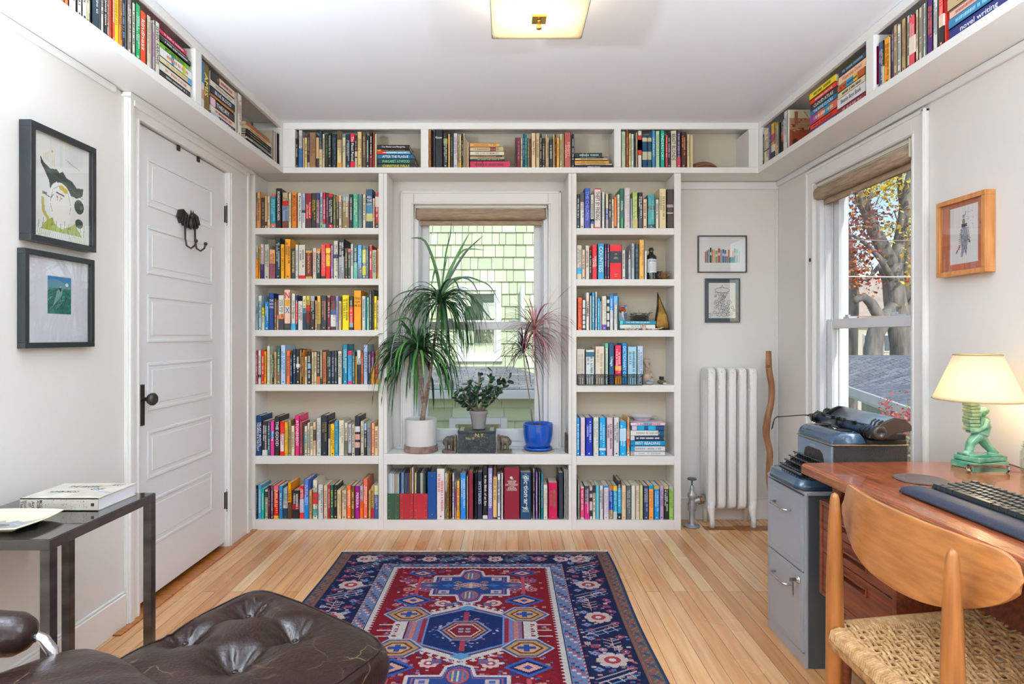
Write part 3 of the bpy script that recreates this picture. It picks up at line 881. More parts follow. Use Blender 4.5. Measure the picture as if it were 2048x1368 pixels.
UB = '''
78 125 95 c8854c;;;8c4c20
130 150 108 b8b4c0
152 172 108 4c2838
176 200 98 c4c0cc
206 364 105 1c2224;;Know;e4e4e0;hD
372 466 170 232722;16-30:7c8a28;;c8c8b8;D
474 514 185 d8a868
518 580 140 1f2c24;;;587868
584 664 170 c9c2c4;;;7c6c7c
668 694 200 d8b888;;;4c3828
698 742 215 ccba94;78-100:c09838;;6c5a3c
746 782 185 26241e;;;b8b090
786 812 172 d8c49c
815 836 255 c0a878
838 858 300 d0c4a8
862 898 355 cfa890
'''
UC = '''
2 34 240 4c2030
38 108 245 6a2430;;;b07c7c
112 150 265 ccc0a8;;;4c4438
155 192 165 164c74;;;90b8d0
194 236 175 18706c;;;88b8a8
240 282 260 6c6450;;;b89860
284 312 270 3c3024;;;a07c50
316 404 158 d6b898;;Sean Pryor;4c2c24;T
408 480 158 c2ac88;;;7c5c40
484 524 180 1e1c1c;;;d0c8b8
530 590 255 2c2724;;;b8a088
596 624 185 d8b888
626 660 235 cbbc9c;;;807050
668 742 275 272a30;;;b8b8c0
746 774 178 d2b26c
776 806 175 5a2018;;;c88858
812 868 250 d4a458;;;8c6020
878 918 170 d8c8a0;;;5c5a30
922 950 180 d2b480
958 1088 152 a65650;;DENSITY/AVISON;e4b8a4;T
1092 1104 150 d8ccc0
1108 1158 170 1e2024;;;c8c8cc
'''
UD = '''
56 122 100 b8c4ac;;;8c9c84
126 162 75 a3562c;;;d09878
166 200 128 d8c490;;;6a5a30
202 240 140 ccd4cc;;;98a098
243 268 190 2c2a28
270 298 115 a0927c
304 364 85 ded4cc;12-66:b43c34,24-52:3c64a0;;
370 442 162 184468;6-18:c8b890,50-75:b8b898;;
446 506 165 1c4858;6-18:c0b48c,50-75:a8ac90;;
510 562 85 4888b4;;UNDERLAND;a8d4ec
566 632 85 b4ccb0;;;8ca888
638 704 80 129880;;UNDERSTORY;b8e8d8;T
712 748 150 b84c50;;;e8b0a0
752 788 110 2c2430;;;d8c8d8
792 884 85 cfc6b0;;BEAST BLONDE;4c4844;T
888 944 80 4c4058;70-100:b84854;;b8a8c8
948 1026 105 47201c;;;d89060;T
1036 1078 140 cfbf9c;;;a08c64
1082 1130 150 c8b48c
'''
# (code, rows, origin x, origin y, scale, base row y, phrase)
BACK = [(LA, 500, 365, 7.585, 455.8, 'top shelf, door bookcase'), (LB, 500, 470, 7.585, 557.3, 'second shelf, door bookcase'),
 (LC, 500, 570, 7.585, 660, 'third shelf, door bookcase'), (LD, 500, 675, 7.585, 768.8, 'fourth shelf, door bookcase'),
 (LE, 500, 815, 7.585, 912, 'fifth shelf, door bookcase'), (LF, 500, 935, 7.585, 1039, 'bottom shelf, door bookcase'),
 (CF, 760, 920, 10.24, 1040, 'window bench'), (CG, 950, 920, 10.24, 1040, 'window bench'),
 (RA, 1145, 365, 9.526, 456.3, 'top shelf, radiator bookcase'), (RB, 1145, 475, 9.526, 558.5, 'second shelf, radiator bookcase'),
 (RC, 1145, 570, 9.526, 660.2, 'third shelf, radiator bookcase'), (RD, 1145, 675, 9.526, 770.2, 'fourth shelf, radiator bookcase'),
 (RE_, 1145, 815, 9.526, 912.6, 'fifth shelf, radiator bookcase'), (RF, 1145, 935, 9.526, 1040.4, 'bottom shelf, radiator bookcase'),
 (UA, 580, 250, 7.585, 334.6, 'high shelf, door end'), (UB, 850, 250, 10.24, 334.6, 'high shelf above window'),
 (UC, 1030, 250, 9.752, 334.6, 'high shelf above window, second row'), (UD, 1235, 250, 7.447, 334.6, 'high shelf, radiator end')]
# side walls: left right height(mm) colour...
WL1 = '''
5 60 190 e07a4c;0-40:e8e4e0;;
64 166 195 dcd8d2;;;8c8c88
170 188 175 2a2826
190 248 190 d9d5cd;;;3c3a38
251 315 195 e0dcd4;;;2c2c2c
319 382 200 cfc09a;60-80:d8d0b8;;7c8c3c
386 500 205 243640;;;c4d0d4;T
504 545 195 c4c2ba;;;2c2c2c
549 602 200 2d2729;;;d8ccc4;T
606 664 195 b8a99c;;;6a4c44
668 706 190 e5604a;;;fae0d8
709 770 200 f2c60c;;;b89000
773 836 205 d68c46;;;4c2c18;T
839 885 195 2c3542;;;8cb4d0
888 956 200 8a7f78;;;e4e0d8;T
959 1000 195 d8d4c4;;;3c3c38
1003 1076 205 1f9c62;;;c8ecd8;T
1078 1090 200 d8d4c8
1093 1176 200 e7501f;;kindness;fae8dc;T
1178 1192 185 3a2c28
1195 1248 205 dccdb8;;;b89c84
1251 1290 185 b8b0b0;;;c04c8c
1293 1358 205 dcd6c8;;SEVEN ARROWS;34343c;T
'''
WL2 = '''
70 97 215 d4d4d0;0-45:3c6c9c,60-80:c08c7c;;
100 160 220 6a5820;;AMIS;e8dc8c;T
455 500 215 dcd8cc;;;8c3c4c
846 864 185 c0b8a8
866 876 190 e0dcd4
878 894 190 6c2c30
896 930 190 1e1c22;;;e4e0d8
932 940 185 dcd8d0
942 956 180 26221f
958 974 180 cc6c3c
'''
WR1 = '''
140 164 150 e4e0d8
166 190 160 2c2420;;;b8a890
193 230 175 d8d4cc;;;8c8c84
233 262 185 24302c;;;90a8a0
266 346 200 d8cca8;60-64:3c3428;;6a6248
350 384 205 5a5488;;;b8b4dc
388 446 205 c89a3c;30-52:a03c60,60-80:d8c8b8,80-100:2c2434;;
450 516 180 a8a88c;60-84:c8a488;;50504c
519 546 180 24282c
549 598 200 2a2628;40-64:a04c48;;c8c8c0
602 622 180 dcd4c4
626 686 215 dcd8d4;;;5c7c84;B
'''
WR2 = '''
85 148 180 962248;88-96:dcd4c4;Short Story Writing;f4e4ea;T
151 216 190 37486a;;;c0ccdc
219 248 175 2a3034;55-100:cfc3a8;;c8b888
251 330 185 e99f3c;;;7c2c14
333 356 175 dcd2c0
359 404 200 503850;;;c4b4c4;T
408 456 205 c4ac8c;;;7c5c4c
460 514 195 dcd6c8;;;4c5c6c
518 584 205 b49c70;;;7c4c5c;T
587 630 205 dedad0;;;34343a;T
634 724 190 d4545c;40-75:e4d8c4;;f0c8c8;T
728 764 200 d8ceb0;;;9c4c3c
768 812 200 e0d4c4;;;2c2c2c
815 850 200 7c7468
853 886 200 dcdcd8;;;6c7c80
889 916 200 55585a
919 1004 210 4b2266;;;e07838;T
1007 1080 200 dadad4;;;3c3c44;T
1083 1154 210 e2504c;46-66:dcccb8,66-100:2c2622;;f4b0a0
'''
WL_ROWS = [(WL1, 130, 7.2, 'shelf above door, near row'), (WL2, 390, 5.365, 'shelf above door, far row')]
WR_ROWS = [(WR1, 1500, 9.122, 'desk-wall shelf, far row'), (WR2, 1735, 7.6, 'desk-wall shelf, near row')]
# stacks: (wall, px0, px1, base z, phrase, [(thickness, colour;bands;title;tcol, length factor) bottom first])
STK = [
 ('b', 754, 829.5, None, 334.6, 'high shelf stack, door end', [(62, '23382c;55-98:1c2030;CHRISTINE FALLS;d8d048', 1.0), (78, '14282c;;MARGARET ATWOOD;74cc94', 1.0), (72, '1f6080;;AFTER THE PLAGUE;e0ecf0', .96), (48, '7cb0cc;0-28:c8342c;;e8f4fa', .86), (24, '5a3c28;0-12:c8a84c;;b8a080', .86), (64, '1e1a1e;;The Master and Margarita;dcd4cc', .86)], 7.585),
 ('b', 940, 1006.5, None, 334.6, 'high shelf stack above window', [(148, 'b83c58;16-18:80283c,30-33:80283c;;6c2838', 1.2), (38, '3c5450;;;c8d4c8', 1.04), (44, 'd0b898;;;8c4c38', 1.03), (26, 'ccb894;76-94:2c3424;;8c6c4c', 1.03), (84, 'd8cfb8;;THE LOSS OF MEMORY;8c8470', 1.02), (88, 'c8b08c;60-78:7c3838,80-100:b0a078;;7c5c44', 1.0), (82, 'd4a060;;;8c6034', .88)], 10.24),
 ('b', 1149.8, 1222, None, 334.6, 'low tan-and-black high shelf stack', [(50, '1c2024;;BEING DEAD;dce0e0', 1.06), (38, 'c8b4a0;;;704c44', 1.03), (62, 'd09a40;;;8c5c20', .95), (44, 'cfb898;;;4c3c34', .9), (20, '241e1e;;;c8c0c0', .8), (84, '1c2c2c;28-30:a8b4b0,42-44:a8b4b0;;b0c4c0', .76)], 9.752),
 ('b', 1239.8, 1312, None, 660.2, 'stack under the nest', [(26, '2c6c80;;;', .9), (84, 'dce4e0;;SCULPT;5cb498', .98), (66, '2c8cac;0-8:5cc8d0;THE WRITERS JOURNEY;e4f4f8', 1.0)], 9.526),
 ('b', 1261.5, 1330.5, None, 912.6, 'stack under the white dish', [(86, 'dcd8d8;0-11:a8a49c;;b4b0b0', 1.0), (100, 'dcdee0;0-12:2494c8;;98a0a8', 1.0), (104, '2a84b0;;BEST READING;e4f2f8', 1.0), (86, '2b3c50;0-12:d8d8dc;;e4e8ec', .97), (110, 'e2e4e4;82-100:1f4c70;;a4a8ac', .98), (86, '1c4c74;4-18:d8c8d8,20-40:2c9cc8,52-74:3ca4cc;;', .98), (64, 'e4d4dc;36-62:7cb4dc;;b43c4c', 1.0)], 9.526),
 ('l', 320.5, 384, .20, 0, 'near stack above the door', [(12, 'e4e2dc;;;3c3c3c', 1.0), (20, '2b2624;;;d0ccc8', .98), (31, 'dedcd2;;;d89070', .98), (23, 'dcd4b4;86-100:5c9cc8;;c8a868', 1.0), (37, 'e0e4e0;34-42:2c88c0,70-78:c0cc28;;d08858', 1.0), (23, '7cb038;;MICHAEL LEWIS;28481c', .97), (19, '262428;;;e0e0dc', .97), (14, '5c5858;;;a0a098', .93), (20, 'c42c50;;;f0ccd4', .88)], 1),
 ('l', 423.5, 472, .22, 0, 'far stack above the door', [(24, '2c3448;0-30:a8b8c4;;e4e8ec', 1.0), (30, 'dccabc;;;a04c44', 1.0), (38, '3a302c;0-20:dcb8c8;THEORY;d8e4dc', 1.0), (16, 'a8743c;;;', .96), (32, '1f2438;;BLUE BLOOD;e8ecf0', 1.0), (30, 'dcd4c8;;;a89c8c', .98), (38, 'dcc8b8;0-32:2c2024;;a0604c', .95)], 1),
 ('l', 494, 545, .15, 0, 'low corner stack above door', [(20, '2c2a2c;;RIVEN;dce0e0', 1.0), (10, 'dcd8d0;;;5c5c5c', .98), (14, '24201e;;;b0a898', .97), (13, '2c2622;;;c0b498', .97), (13, '221e1c;;;b8b0a0', .96), (20, 'cdb48c;;;6c4c30', .96), (22, '9a5c2c;;;', .9)], 1),
 ('r', 1618.5, 1672, .22, 0, 'farther stack above desk window', [(18, '443c74;;;9c8cc4', 1.0), (28, 'd03c2c;;;7c1c1c', 1.0), (44, 'c8644c;0-30:8c3c78,55-75:2c7c94;;e4d4b8', 1.0), (26, '2a6c94;;THE BONE CLOCKS;d8e4ec', 1.0), (31, '2c2c2c;;CLOUD ATLAS;e4e4e0', 1.0), (24, 'd8402c;;;e4d8e4', .97), (33, 'e4cc28;;;6c5420', .97)], 1),
 ('r', 1674.5, 1730.5, .24, 0, 'middle stack above desk window', [(27, '7c2838;;;d8a8a4', 1.0), (47, 'dcd8da;;Beastie Boys Book;343034', 1.0), (30, 'd4c8a4;;;2c2c24', .97), (32, 'b4582c;34-60:4c90b4,60-75:dcb040;;2c3c3c', .97), (40, 'e8c4a4;;Watership Down;b0502c', .97), (30, '26384c;;;98b0bc', 1.0)], 1),
 ('r', 1894.5, 2018, .26, 0, 'nearest stack above the desk', [(44, '28306c;;novel writing;ecf0fa', 1.0), (34, '3c7ca0;;;a8d8f0', .93), (28, 'dcb4a8;;;a45c54', .93), (44, 'b8a07c;;;8c6848', .96), (32, '1c2c5c;;;b4b4d4', .9)], 1),
]
BOOKS = []   # every entry: dict
def parse(row):
    f = (row+';;;;').split(';'); a = f[0].split()
    bands = []
    if f[1]:
        for q in f[1].split(','):
            r, c = q.split(':'); u, v = r.split('-'); bands.append((float(u)/100, float(v)/100, c))
    return a, bands, f[2], f[3], f[4]
YS = BY+.012
for rows, ox, oy, sc, base, ph in BACK:
    zb = zz(base)+.0005
    for r in rows.strip().split('\n'):
        a, bands, t, tc_, fl = parse(r)
        x0, x1 = xx(ox+float(a[0])/sc, YS), xx(ox+float(a[1])/sc, YS)
        h = zz(oy+float(a[2])/sc, YS)-zb
        BOOKS.append(dict(o='b', u0=x0, u1=x1, z=zb, h=h, col=a[3], bands=bands, t=t, tc=tc_, fl=fl, ph=ph, st=False))
zs = SHB+.0345
for rws, wall in ((WL_ROWS, 'l'), (WR_ROWS, 'r')):
    for rows, ox, sc, ph in rws:
        for r in rows.strip().split('\n'):
            a, bands, t, tc_, fl = parse(r)
            pa, pb = ox+float(a[0])/sc, ox+float(a[1])/sc
            xf_ = SHX0-.012 if wall == 'l' else SHX1+.012
            ya, yb_ = xf_*F/(pa-PX), xf_*F/(pb-PX)
            BOOKS.append(dict(o=wall, u0=ya, u1=yb_, z=zs, h=float(a[2])/1000, col=a[3], bands=bands, t=t, tc=tc_, fl=fl, ph=ph, st=False))
for wall, pa, pb, tot, base, ph, items, sc in STK:
    if wall == 'b': z = zz(base)+.0005; ua, ub = xx(pa, YS), xx(pb, YS)
    else:
        z = zs; xf_ = SHX0-.012 if wall == 'l' else SHX1+.012; ua, ub = sorted((xf_*F/(pa-PX), xf_*F/(pb-PX)))
    k0 = sum(i[0] for i in items)
    for i, (th, spec, lf) in enumerate(items):
        col, bd, t, tc_ = (spec+';;;').split(';')[:4]
        a, bands, *_ = parse('0 0 0 '+col+';'+bd)
        hh = th/sc*YS/F if wall == 'b' else th/1000*min(1, .222/(k0/1000)) 
        ln = (ub-ua)*lf
        lo, hi = (ua, ua+ln) if wall != 'r' else (ub-ln, ub)
        BOOKS.append(dict(o=wall, u0=lo, u1=hi, z=z, h=hh-.0004, col=col, bands=bands, t=t, tc=tc_, fl='', ph=ph, st=True, idx=i, n=len(items)))
        z += hh
ceil_of = {}
for i in range(6):
    ceil_of[['top', 'second', 'third', 'fourth', 'fifth', 'bottom'][i]+' shelf, door bookcase'] = (SHB-.01 if i == 0 else zz(LV_L[i-1][1])-.004, xx(510)+.001, xx(757)-.001)
    ceil_of[['top', 'second', 'third', 'fourth', 'fifth', 'bottom'][i]+' shelf, radiator bookcase'] = (SHB-.01 if i == 0 else zz(LV_R[i-1][1])-.004, xx(1153)+.001, xx(1348.5)-.001)
ceil_of['window bench'] = (zz(929)-.004, xx(774)+.001, xx(1137)-.001)
for k_, a_, b_ in (('high shelf, door end', 590, 841.5), ('high shelf above window', 857, 1228.5), ('high shelf above window, second row', 857, 1228.5), ('high shelf, radiator end', 1242, 1497.5)): ceil_of[k_] = (ZC-.006, xx(a_)+.001, xx(b_)-.001)
pv = None
for B in BOOKS:
    if B['o'] == 'b' and B['ph'] in ceil_of:
        zc_, a_, b_ = ceil_of[B['ph']]; B['h'] = min(B['h'], zc_-B['z']); B['u0'] = max(B['u0'], a_); B['u1'] = min(B['u1'], b_)
        if pv is not None and pv['ph'] == B['ph'] and not B['st'] and B['u0'] < pv['u1']+.0003: B['u0'] = pv['u1']+.0003
    pv = B
CN = {'black': '1e1c1e', 'white': 'e4e2de', 'cream': 'dccdaa', 'grey': '8c8c8c', 'light grey': 'c4c6c8', 'dark grey': '48484a', 'tan': 'c49a68', 'brown': '6e4a30', 'dark brown': '3c2a20', 'red': 'cc302c', 'dark red': '7c2028', 'crimson': 'b82848', 'pink': 'dc5c8c', 'pale pink': 'dcc0c4', 'orange': 'e48030', 'coral': 'e2604a', 'yellow': 'ecd024', 'mustard': 'd0a040', 'olive': '787848', 'green': '289058', 'dark green': '24443a', 'light green': 'a0bc74', 'mint': 'a8d0b8', 'teal': '248098', 'turquoise': '30a8a8', 'sky blue': '60b4dc', 'pale blue': 'b0ccdc', 'blue': '3470b8', 'bright blue': '209cdc', 'royal blue': '1c40a8', 'navy': '20304c', 'slate blue': '4c5c74', 'purple': '6c3c80', 'lilac': 'a898c4', 'maroon': '50202c', 'peach': 'e8b48c', 'olive grey': 'a8a48c'}
def cname(h):
    r = [int(h[i:i+2], 16) for i in (0, 2, 4)] if len(h) == 6 else [int(c*2, 16) for c in h]
    return min(CN, key=lambda k: sum(w_*(int(CN[k][i:i+2], 16)-r[i//2])**2 for i, w_ in ((0, .9), (2, 1.3), (4, 1))))
def lum(h):
    c = hx(h); return .3*c[0]+.6*c[1]+.1*c[2]
covers_rest, pages_rest, ttl_rest = MB(), MB(), MB()
prim = {}
def book_geo(B, mc, mp_, mt):
    """cover shell, page block, lettering in local coordinates: spine faces -y, origin at the spine's bottom centre"""
    w, h, o = B['w'], B['h'], B
    rnd = random.Random(B['id']*13+5)
    col = sat(hx(B['col']), 1.12, 1.05); hard = ('T' in B['fl'] or 'D' in B['fl'] or B['h'] > .215) and not B['st']
    if B['st']:
        d = min(.150, B['L']*.72); t = .0018; H = h; W = w
        mc.box(-W/2, 0, 0, W/2, .003, H, 0, col).box(-W/2, 0, 0, W/2, d, t, 0, col).box(-W/2, 0, H-t, W/2, d, H, 0, col)
        mp_.box(-W/2+.0025, .003, t, W/2-.0025, d-.004, H-t, 0, sat(hx('d9cfb8'), 1, rnd.uniform(.85, 1.05)))
    else:
        d = max(.095, min(.158, h*.68)); t = .0022 if hard else .0009; i = .004 if hard else .0006
        mc.box(-w/2, 0, 0, w/2, .003, h, 0, col).box(-w/2, 0, 0, -w/2+t, d, h, 0, col).box(w/2-t, 0, 0, w/2, d, h, 0, col)
        mp_.box(-w/2+t, .003, i*.5, w/2-t, d-i, h-i, 0, sat(hx('ddd3bd' if rnd.random() < .7 else 'c8b590'), 1, rnd.uniform(.88, 1.08)))
    e = .0003
    for f0, f1, c in B['bands']:
        c = sat(hx(c), 1.12, 1.05)
        if B['st']: mc.box(-w/2+w*f0, -e, .0002, -w/2+w*f1, .003, h-.0002, 0, c)
        else: mc.box(-w/2-e*.3, -e, h*(1-f1), w/2+e*.3, .006, h*(1-f0), 0, c)
    tc_ = B['tc']
    if not tc_: return
    tcc = sat(hx(tc_), 1.1, 1.0); yt = -e-.00035
    if B['st']:
        if B['t']: put_text(mt, B['t'], 0, h/2, w*.72, h*.55, yt, False, 0, tcc)
        else:
            x = -w*rnd.uniform(.28, .4)
            while x < w*.36:
                l_ = rnd.uniform(.003, .006)
                if rnd.random() < .86: mt.add([(x, yt, h*.32), (x+l_, yt, h*.32), (x+l_, yt, h*rnd.uniform(.6, .7)), (x, yt, h*.66)], [(0, 1, 2, 3)], 0, tcc)
                x += l_+.002
        return
    if B['t']:
        if 'h' in B['fl']:
            ws_ = B['t'].split(' ')
            if B['t'] == 'NIX':
                for k, (ch, cc) in enumerate(zip('NIX', ('c8281e', 'e0a020', '1e88b8'))): put_text(mt, ch, 0, h*(.86-.185*k), w*.72, h*.15, yt, False, 0, hx(cc), keep=False)
            else:
                for k, q in enumerate(ws_): put_text(mt, q, 0, h*(.80-.09*k), w*.84, h*.06, yt, False, 0, tcc)
        else:
            for k, q in enumerate(B['t'].split('/')):
                nn = len(B['t'].split('/')); ht = w*(.62 if nn == 1 else .36)
                put_text(mt, q, (0 if nn == 1 else (w*.2-k*w*.42)), h*(.56 if nn == 1 else .52-.05*k), h*.72, ht, yt, True, 0, tcc)
        return
    # lettering too small to read: rows of small strokes, as the photo shows
    rowsn = 2 if w > .022 else 1
    for rr in range(rowsn):
        xc = 0 if rowsn == 1 else (w*.19 if rr == 0 else -w*.19)
        z = h*rnd.uniform(.80, .92); z1 = h*rnd.uniform(.16, .38) if rr == 0 else h*rnd.uniform(.3, .6); ww = w*(.30 if rowsn == 1 else .17)
        while z > z1:
            l_ = rnd.uniform(.0028, .0052) if rr == 0 else rnd.uniform(.002, .0035)
            if rnd.random() < .86:
                a = ww*rnd.uniform(.75, 1.1); k = ww*rnd.uniform(-.1, .25)
                mt.add([(xc-a, yt, z-l_), (xc+k, yt, z-l_*1.0), (xc+a, yt, z-l_*.2), (xc+a*.9, yt, z), (xc-a, yt, z-l_*.3)], [(0, 1, 2, 3, 4)], 0, tcc)
            z -= l_+.0013
    if rnd.random() < .6 and h > .14:
        q = min(w*.22, .004); z = h*.06; mt.add([(-q, yt, z-q), (q, yt, z-q), (q, yt, z+q), (-q, yt, z+q)], [(0, 1, 2, 3)], 0, tcc)
for i, B in enumerate(BOOKS):
    B['id'] = i; B['L'] = abs(B['u1']-B['u0']); B['w'] = B['L']-(.0012 if not B['st'] else 0)
    d0 = 1.0 if B['o'] == 'b' else (F*abs(SHX0)/((B['u0']+B['u1'])/2)/F)
    B['area'] = B['L']*B['h'] if B['o'] == 'b' else B['L']*B['h']*2.2/((B['u0']+B['u1'])/2)*1.1
order = sorted(BOOKS, key=lambda b: -b['area'])
NB = 298
for k, B in enumerate(order): B['own'] = k < NB
# neighbours and labels
last = None; seen = {}
for B in BOOKS:
    cn = cname(B['col'])
    if B['bands'] and not B['st']:
        b0 = max(B['bands'], key=lambda q: q[1]-q[0]); bn = cname(b0[2])
        B['desc'] = cn+' and '+bn if bn != cn else cn
    else: B['desc'] = cn
    if B['t'] and B['t'] in ('NIX', 'ULYSSES', 'MIDDLEMARCH', 'CRYPTONOMICON', 'ATONEMENT', 'THE SHINING', 'THE ASK', 'UNDERLAND', 'THE FLOUNDER', 'GOLEM', 'STARDUST', 'TREE OF SMOKE', 'BLUE BLOOD', 'Watership Down', 'novel writing', 'Short Story Writing', 'kindness', 'SEVEN ARROWS', 'Michael Chabon  Wonder Boys', 'LOANED', 'COUNTESS', 'DICTIONARY OF', 'Usage', 'GRAMMAR', 'FOSSIL', 'THE CHILDREN', 'THEFT BY FINDING', 'MYSTERIES', 'AFTER THE PLAGUE', 'THE GOOD', 'ALL THE LIGHT'): B['desc'] += ' ‘%s’' % B['t'].split('  ')[-1]
    prev = last if last is not None and last['ph'] == B['ph'] else None
    if B['st']:
        n_, ix = B['n'], B['idx']
        pos = 'topmost' if ix == n_-1 else 'lowest' if ix == 0 else '%s from bottom' % ('', 'second', 'third', 'fourth', 'fifth', 'sixth', 'seventh', 'eighth')[ix]
        lb = '%s book lying %s, %s' % (B['desc'], pos, B['ph'])
    else:
        sz = 'tall ' if B['h'] > .222 and B['o'] == 'b' else 'short ' if B['h'] < .165 and B['o'] == 'b' else ''
        if B['w'] < .010: sz += 'thin '
        elif B['w'] > .026: sz += 'thick '
        nb = ('beside the '+prev['desc'].split(' ‘')[0].split(' and ')[0]+' one') if prev else 'at the start'
        lb = '%s%s book %s, %s' % (sz, B['desc'], nb, B['ph'])
    B['lb'] = lb; seen.setdefault(lb, []).append(B); last = B
for lb, bs in seen.items():
    if len(bs) > 1:
        for j, B in enumerate(bs): B['lb'] = lb.replace(' book ', ' book (%s such) ' % ('first', 'second', 'third', 'fourth', 'fifth')[j], 1)
for B in BOOKS:
    lb = B['lb']
    if len(lb.split()) > 16:
        lb = lb.replace('tall thick ', 'tall ').replace('thick ', '').replace('thin ', '').replace('tall ', '').replace('pale pink', 'pink')
    if len(lb.split()) > 16: print('LONG', lb)
    B['lb'] = lb
ls_ = [B['lb'] for B in BOOKS]; print('BOOKS', len(BOOKS), 'dups', [l for l in set(ls_) if ls_.count(l) > 1][:9])
rot_of = {'b': 0.0, 'l': PI/2, 'r': -PI/2}
for B in BOOKS:
    rnd = random.Random(B['id']); mc, mp_, mt = MB(), MB(), MB()
    book_geo(B, mc, mp_, mt)
    off = rnd.uniform(-.003, .006) if not B['st'] else rnd.uniform(0, .008)
    u = (B['u0']+B['u1'])/2
    if B['o'] == 'b': loc = Vector((u, YS+off, B['z']))
    elif B['o'] == 'l': loc = Vector((SHX0-.012-off, u, B['z']))
    else: loc = Vector((SHX1+.012+off, u, B['z']))
    R = Matrix.Rotation(rot_of[B['o']], 4, 'Z')
    if B['own']:
        me = mc.build('book', m_cov, loc=(0, 0, 0)); me.location = loc; me.rotation_euler = (0, 0, rot_of[B['o']])
        tag(me, B['lb'], 'book', 'books on the built-in shelves')
        for nm, q, mm in (('pages', mp_, m_page), ('lettering', mt, m_ttl)):
            if q.v:
                c = q.build(nm, mm, loc=(0, 0, 0)); c.parent = me; c.location = (0, 0, 0)
    else:
        T = Matrix.Translation(loc) @ R
        for q, dst in ((mc, covers_rest), (mp_, covers_rest), (mt, covers_rest)):
            if q.v:
                q.xf(T); bse = len(dst.v); dst.v += q.v; dst.f += [tuple(bse+i for i in f) for f in q.f]; dst.m += [{id(mc): 0, id(mp_): 1, id(mt): 2}[id(q)]]*len(q.f); dst.c += q.c
tag(covers_rest.build('slim_books', [m_cov, m_page, m_ttl]), 'the many slimmer and smaller books standing between the wider ones on all shelves', 'book', kind='stuff')
# ------------------------------------------------------------------ framed pictures
m_art = attr_mat('print_ink', .85)
m_pglass = glassy('picture_glass', (1, 1, 1), .05)
def picture(name, label, frame, o, a0, a1, z0, z1, wall, depth, fw, mat_col, art, art_rect, cat='picture', gl=True, matw=None):
    """o: 'l','r','b'; a0..a1 along the wall; art_rect in fractions (u0,v0,u1,v1)"""
    s = {'l': 1, 'r': -1, 'b': -1}[o]
    T = (lambda u, d, z: (wall+s*d, u, z)) if o in 'lr' else (lambda u, d, z: (u, wall+s*d, z))
    root = thing(name, label, cat, T((a0+a1)/2, 0, z0))
    mb = MB()
    for q in ((a0, z0, a1, z0+fw), (a0, z1-fw, a1, z1), (a0, z0+fw, a0+fw, z1-fw), (a1-fw, z0+fw, a1, z1-fw)):
        mb.box(*T(q[0], .001, q[1]), *T(q[2], depth, q[3]))
    mb.build('frame', frame, parent=root, bevel=.0012)
    if matw is None: matw = mat('mat_board_'+mat_col, mat_col, .9)
    db = depth-.014
    MB().box(*T(a0+fw, .001, z0+fw), *T(a1-fw, db, z1-fw)).build('mat_board', matw, parent=root)
    u0, v0, u1, v1 = art_rect
    A0, A1 = a0+(a1-a0)*u0, a0+(a1-a0)*u1
    if o == 'r': A0, A1 = a1-(a1-a0)*u0, a1-(a1-a0)*u1
    Z0, Z1 = z0+(z1-z0)*v0, z0+(z1-z0)*v1
    def fn(u, v):
        U = A0+(A1-A0)*u; Z = Z0+(Z1-Z0)*v; D = np.full_like(U, wall+s*(db+.0006))
        return (D, U, Z) if o in 'lr' else (U, D, Z)
    art.mesh('print', fn, m_art, parent=root)
    if gl: MB().box(*T(a0+fw, depth-.006, z0+fw), *T(a1-fw, depth-.005, z1-fw)).build('picture_pane', m_pglass, parent=root)
    return root
m_blk = mat('black_frame', '22272a', .35, coat=.2)
# bearded man in a green hat
r = Ras(110, 150, 'e6e7e4')
r.poly([(14, 34), (20, 42), (32, 48), (44, 46), (50, 50), (56, 46), (64, 54), (74, 56), (84, 64), (98, 62), (96, 74), (84, 80), (68, 78), (56, 70), (44, 64), (36, 70), (32, 78), (30, 66), (22, 54), (15, 44)], '2d3f38')
for k in range(14): r.line(26+5*k, 50+1.9*k+(k % 3)*2, 33+5*k, 53+1.9*k, .9, '5c7050')
for k in range(8): r.line(17+3.2*k, 22+(k*7) % 9, 17+3.2*k, 36+k, 1, 'd8d098')
for k in range(6): r.line(62+4*k, 26+k*1.2, 70+4*k, 31+k, .7, 'b8b8b0')
r.ell(36, 22, 2, 2, 'c8b870')
r.ell(52, 94, 23, 30, 'f2f1ec'); r.ell(52, 100, 22, 28, 'eeeee8')
for k in range(9):
    a = k/8*PI*2; r.line(52+20*math.cos(a), 96+28*math.sin(a), 52+20*math.cos(a+.7), 96+28*math.sin(a+.7), .8, '8c8c84')
r.line(44, 80, 58, 82, 2, '444038'); r.line(44, 84, 46, 92, 1, '8c7c74'); r.line(52, 84, 50, 94, 1, '8c7c74'); r.ell(46, 86, 1.5, 1.5, 'b86c54'); r.ell(54, 87, 1.5, 1.5, 'b86c54')
r.ell(54, 71, 5, 4, 'c8b438'); r.ell(61, 74, 5, 4, 'c8b438')
r.line(20, 86, 24, 86, 5, '7c6c64'); r.line(24, 88, 34, 90, 1.4, '5c4c48'); r.line(34, 90, 38, 84, 1.2, '5c4c48')
r.line(18, 94, 20, 112, 5, 'b4ac50'); r.line(20, 112, 30, 124, 5, 'b4ac50')
r.poly([(30, 122), (40, 116), (52, 128), (66, 128), (80, 120), (90, 132), (96, 138), (14, 138), (24, 126)], 'a8b040')
r.ell(53, 112, 17, 20, 'f0efe8')
for k in range(12): r.line(10+8*k, 138, 12+8*k, 126-(k*5) % 8, 1, '7c8c78')
r.ell(89, 92, 10, 11, '2c4038'); r.ell(89, 118, 8.5, 7, '2c4038')
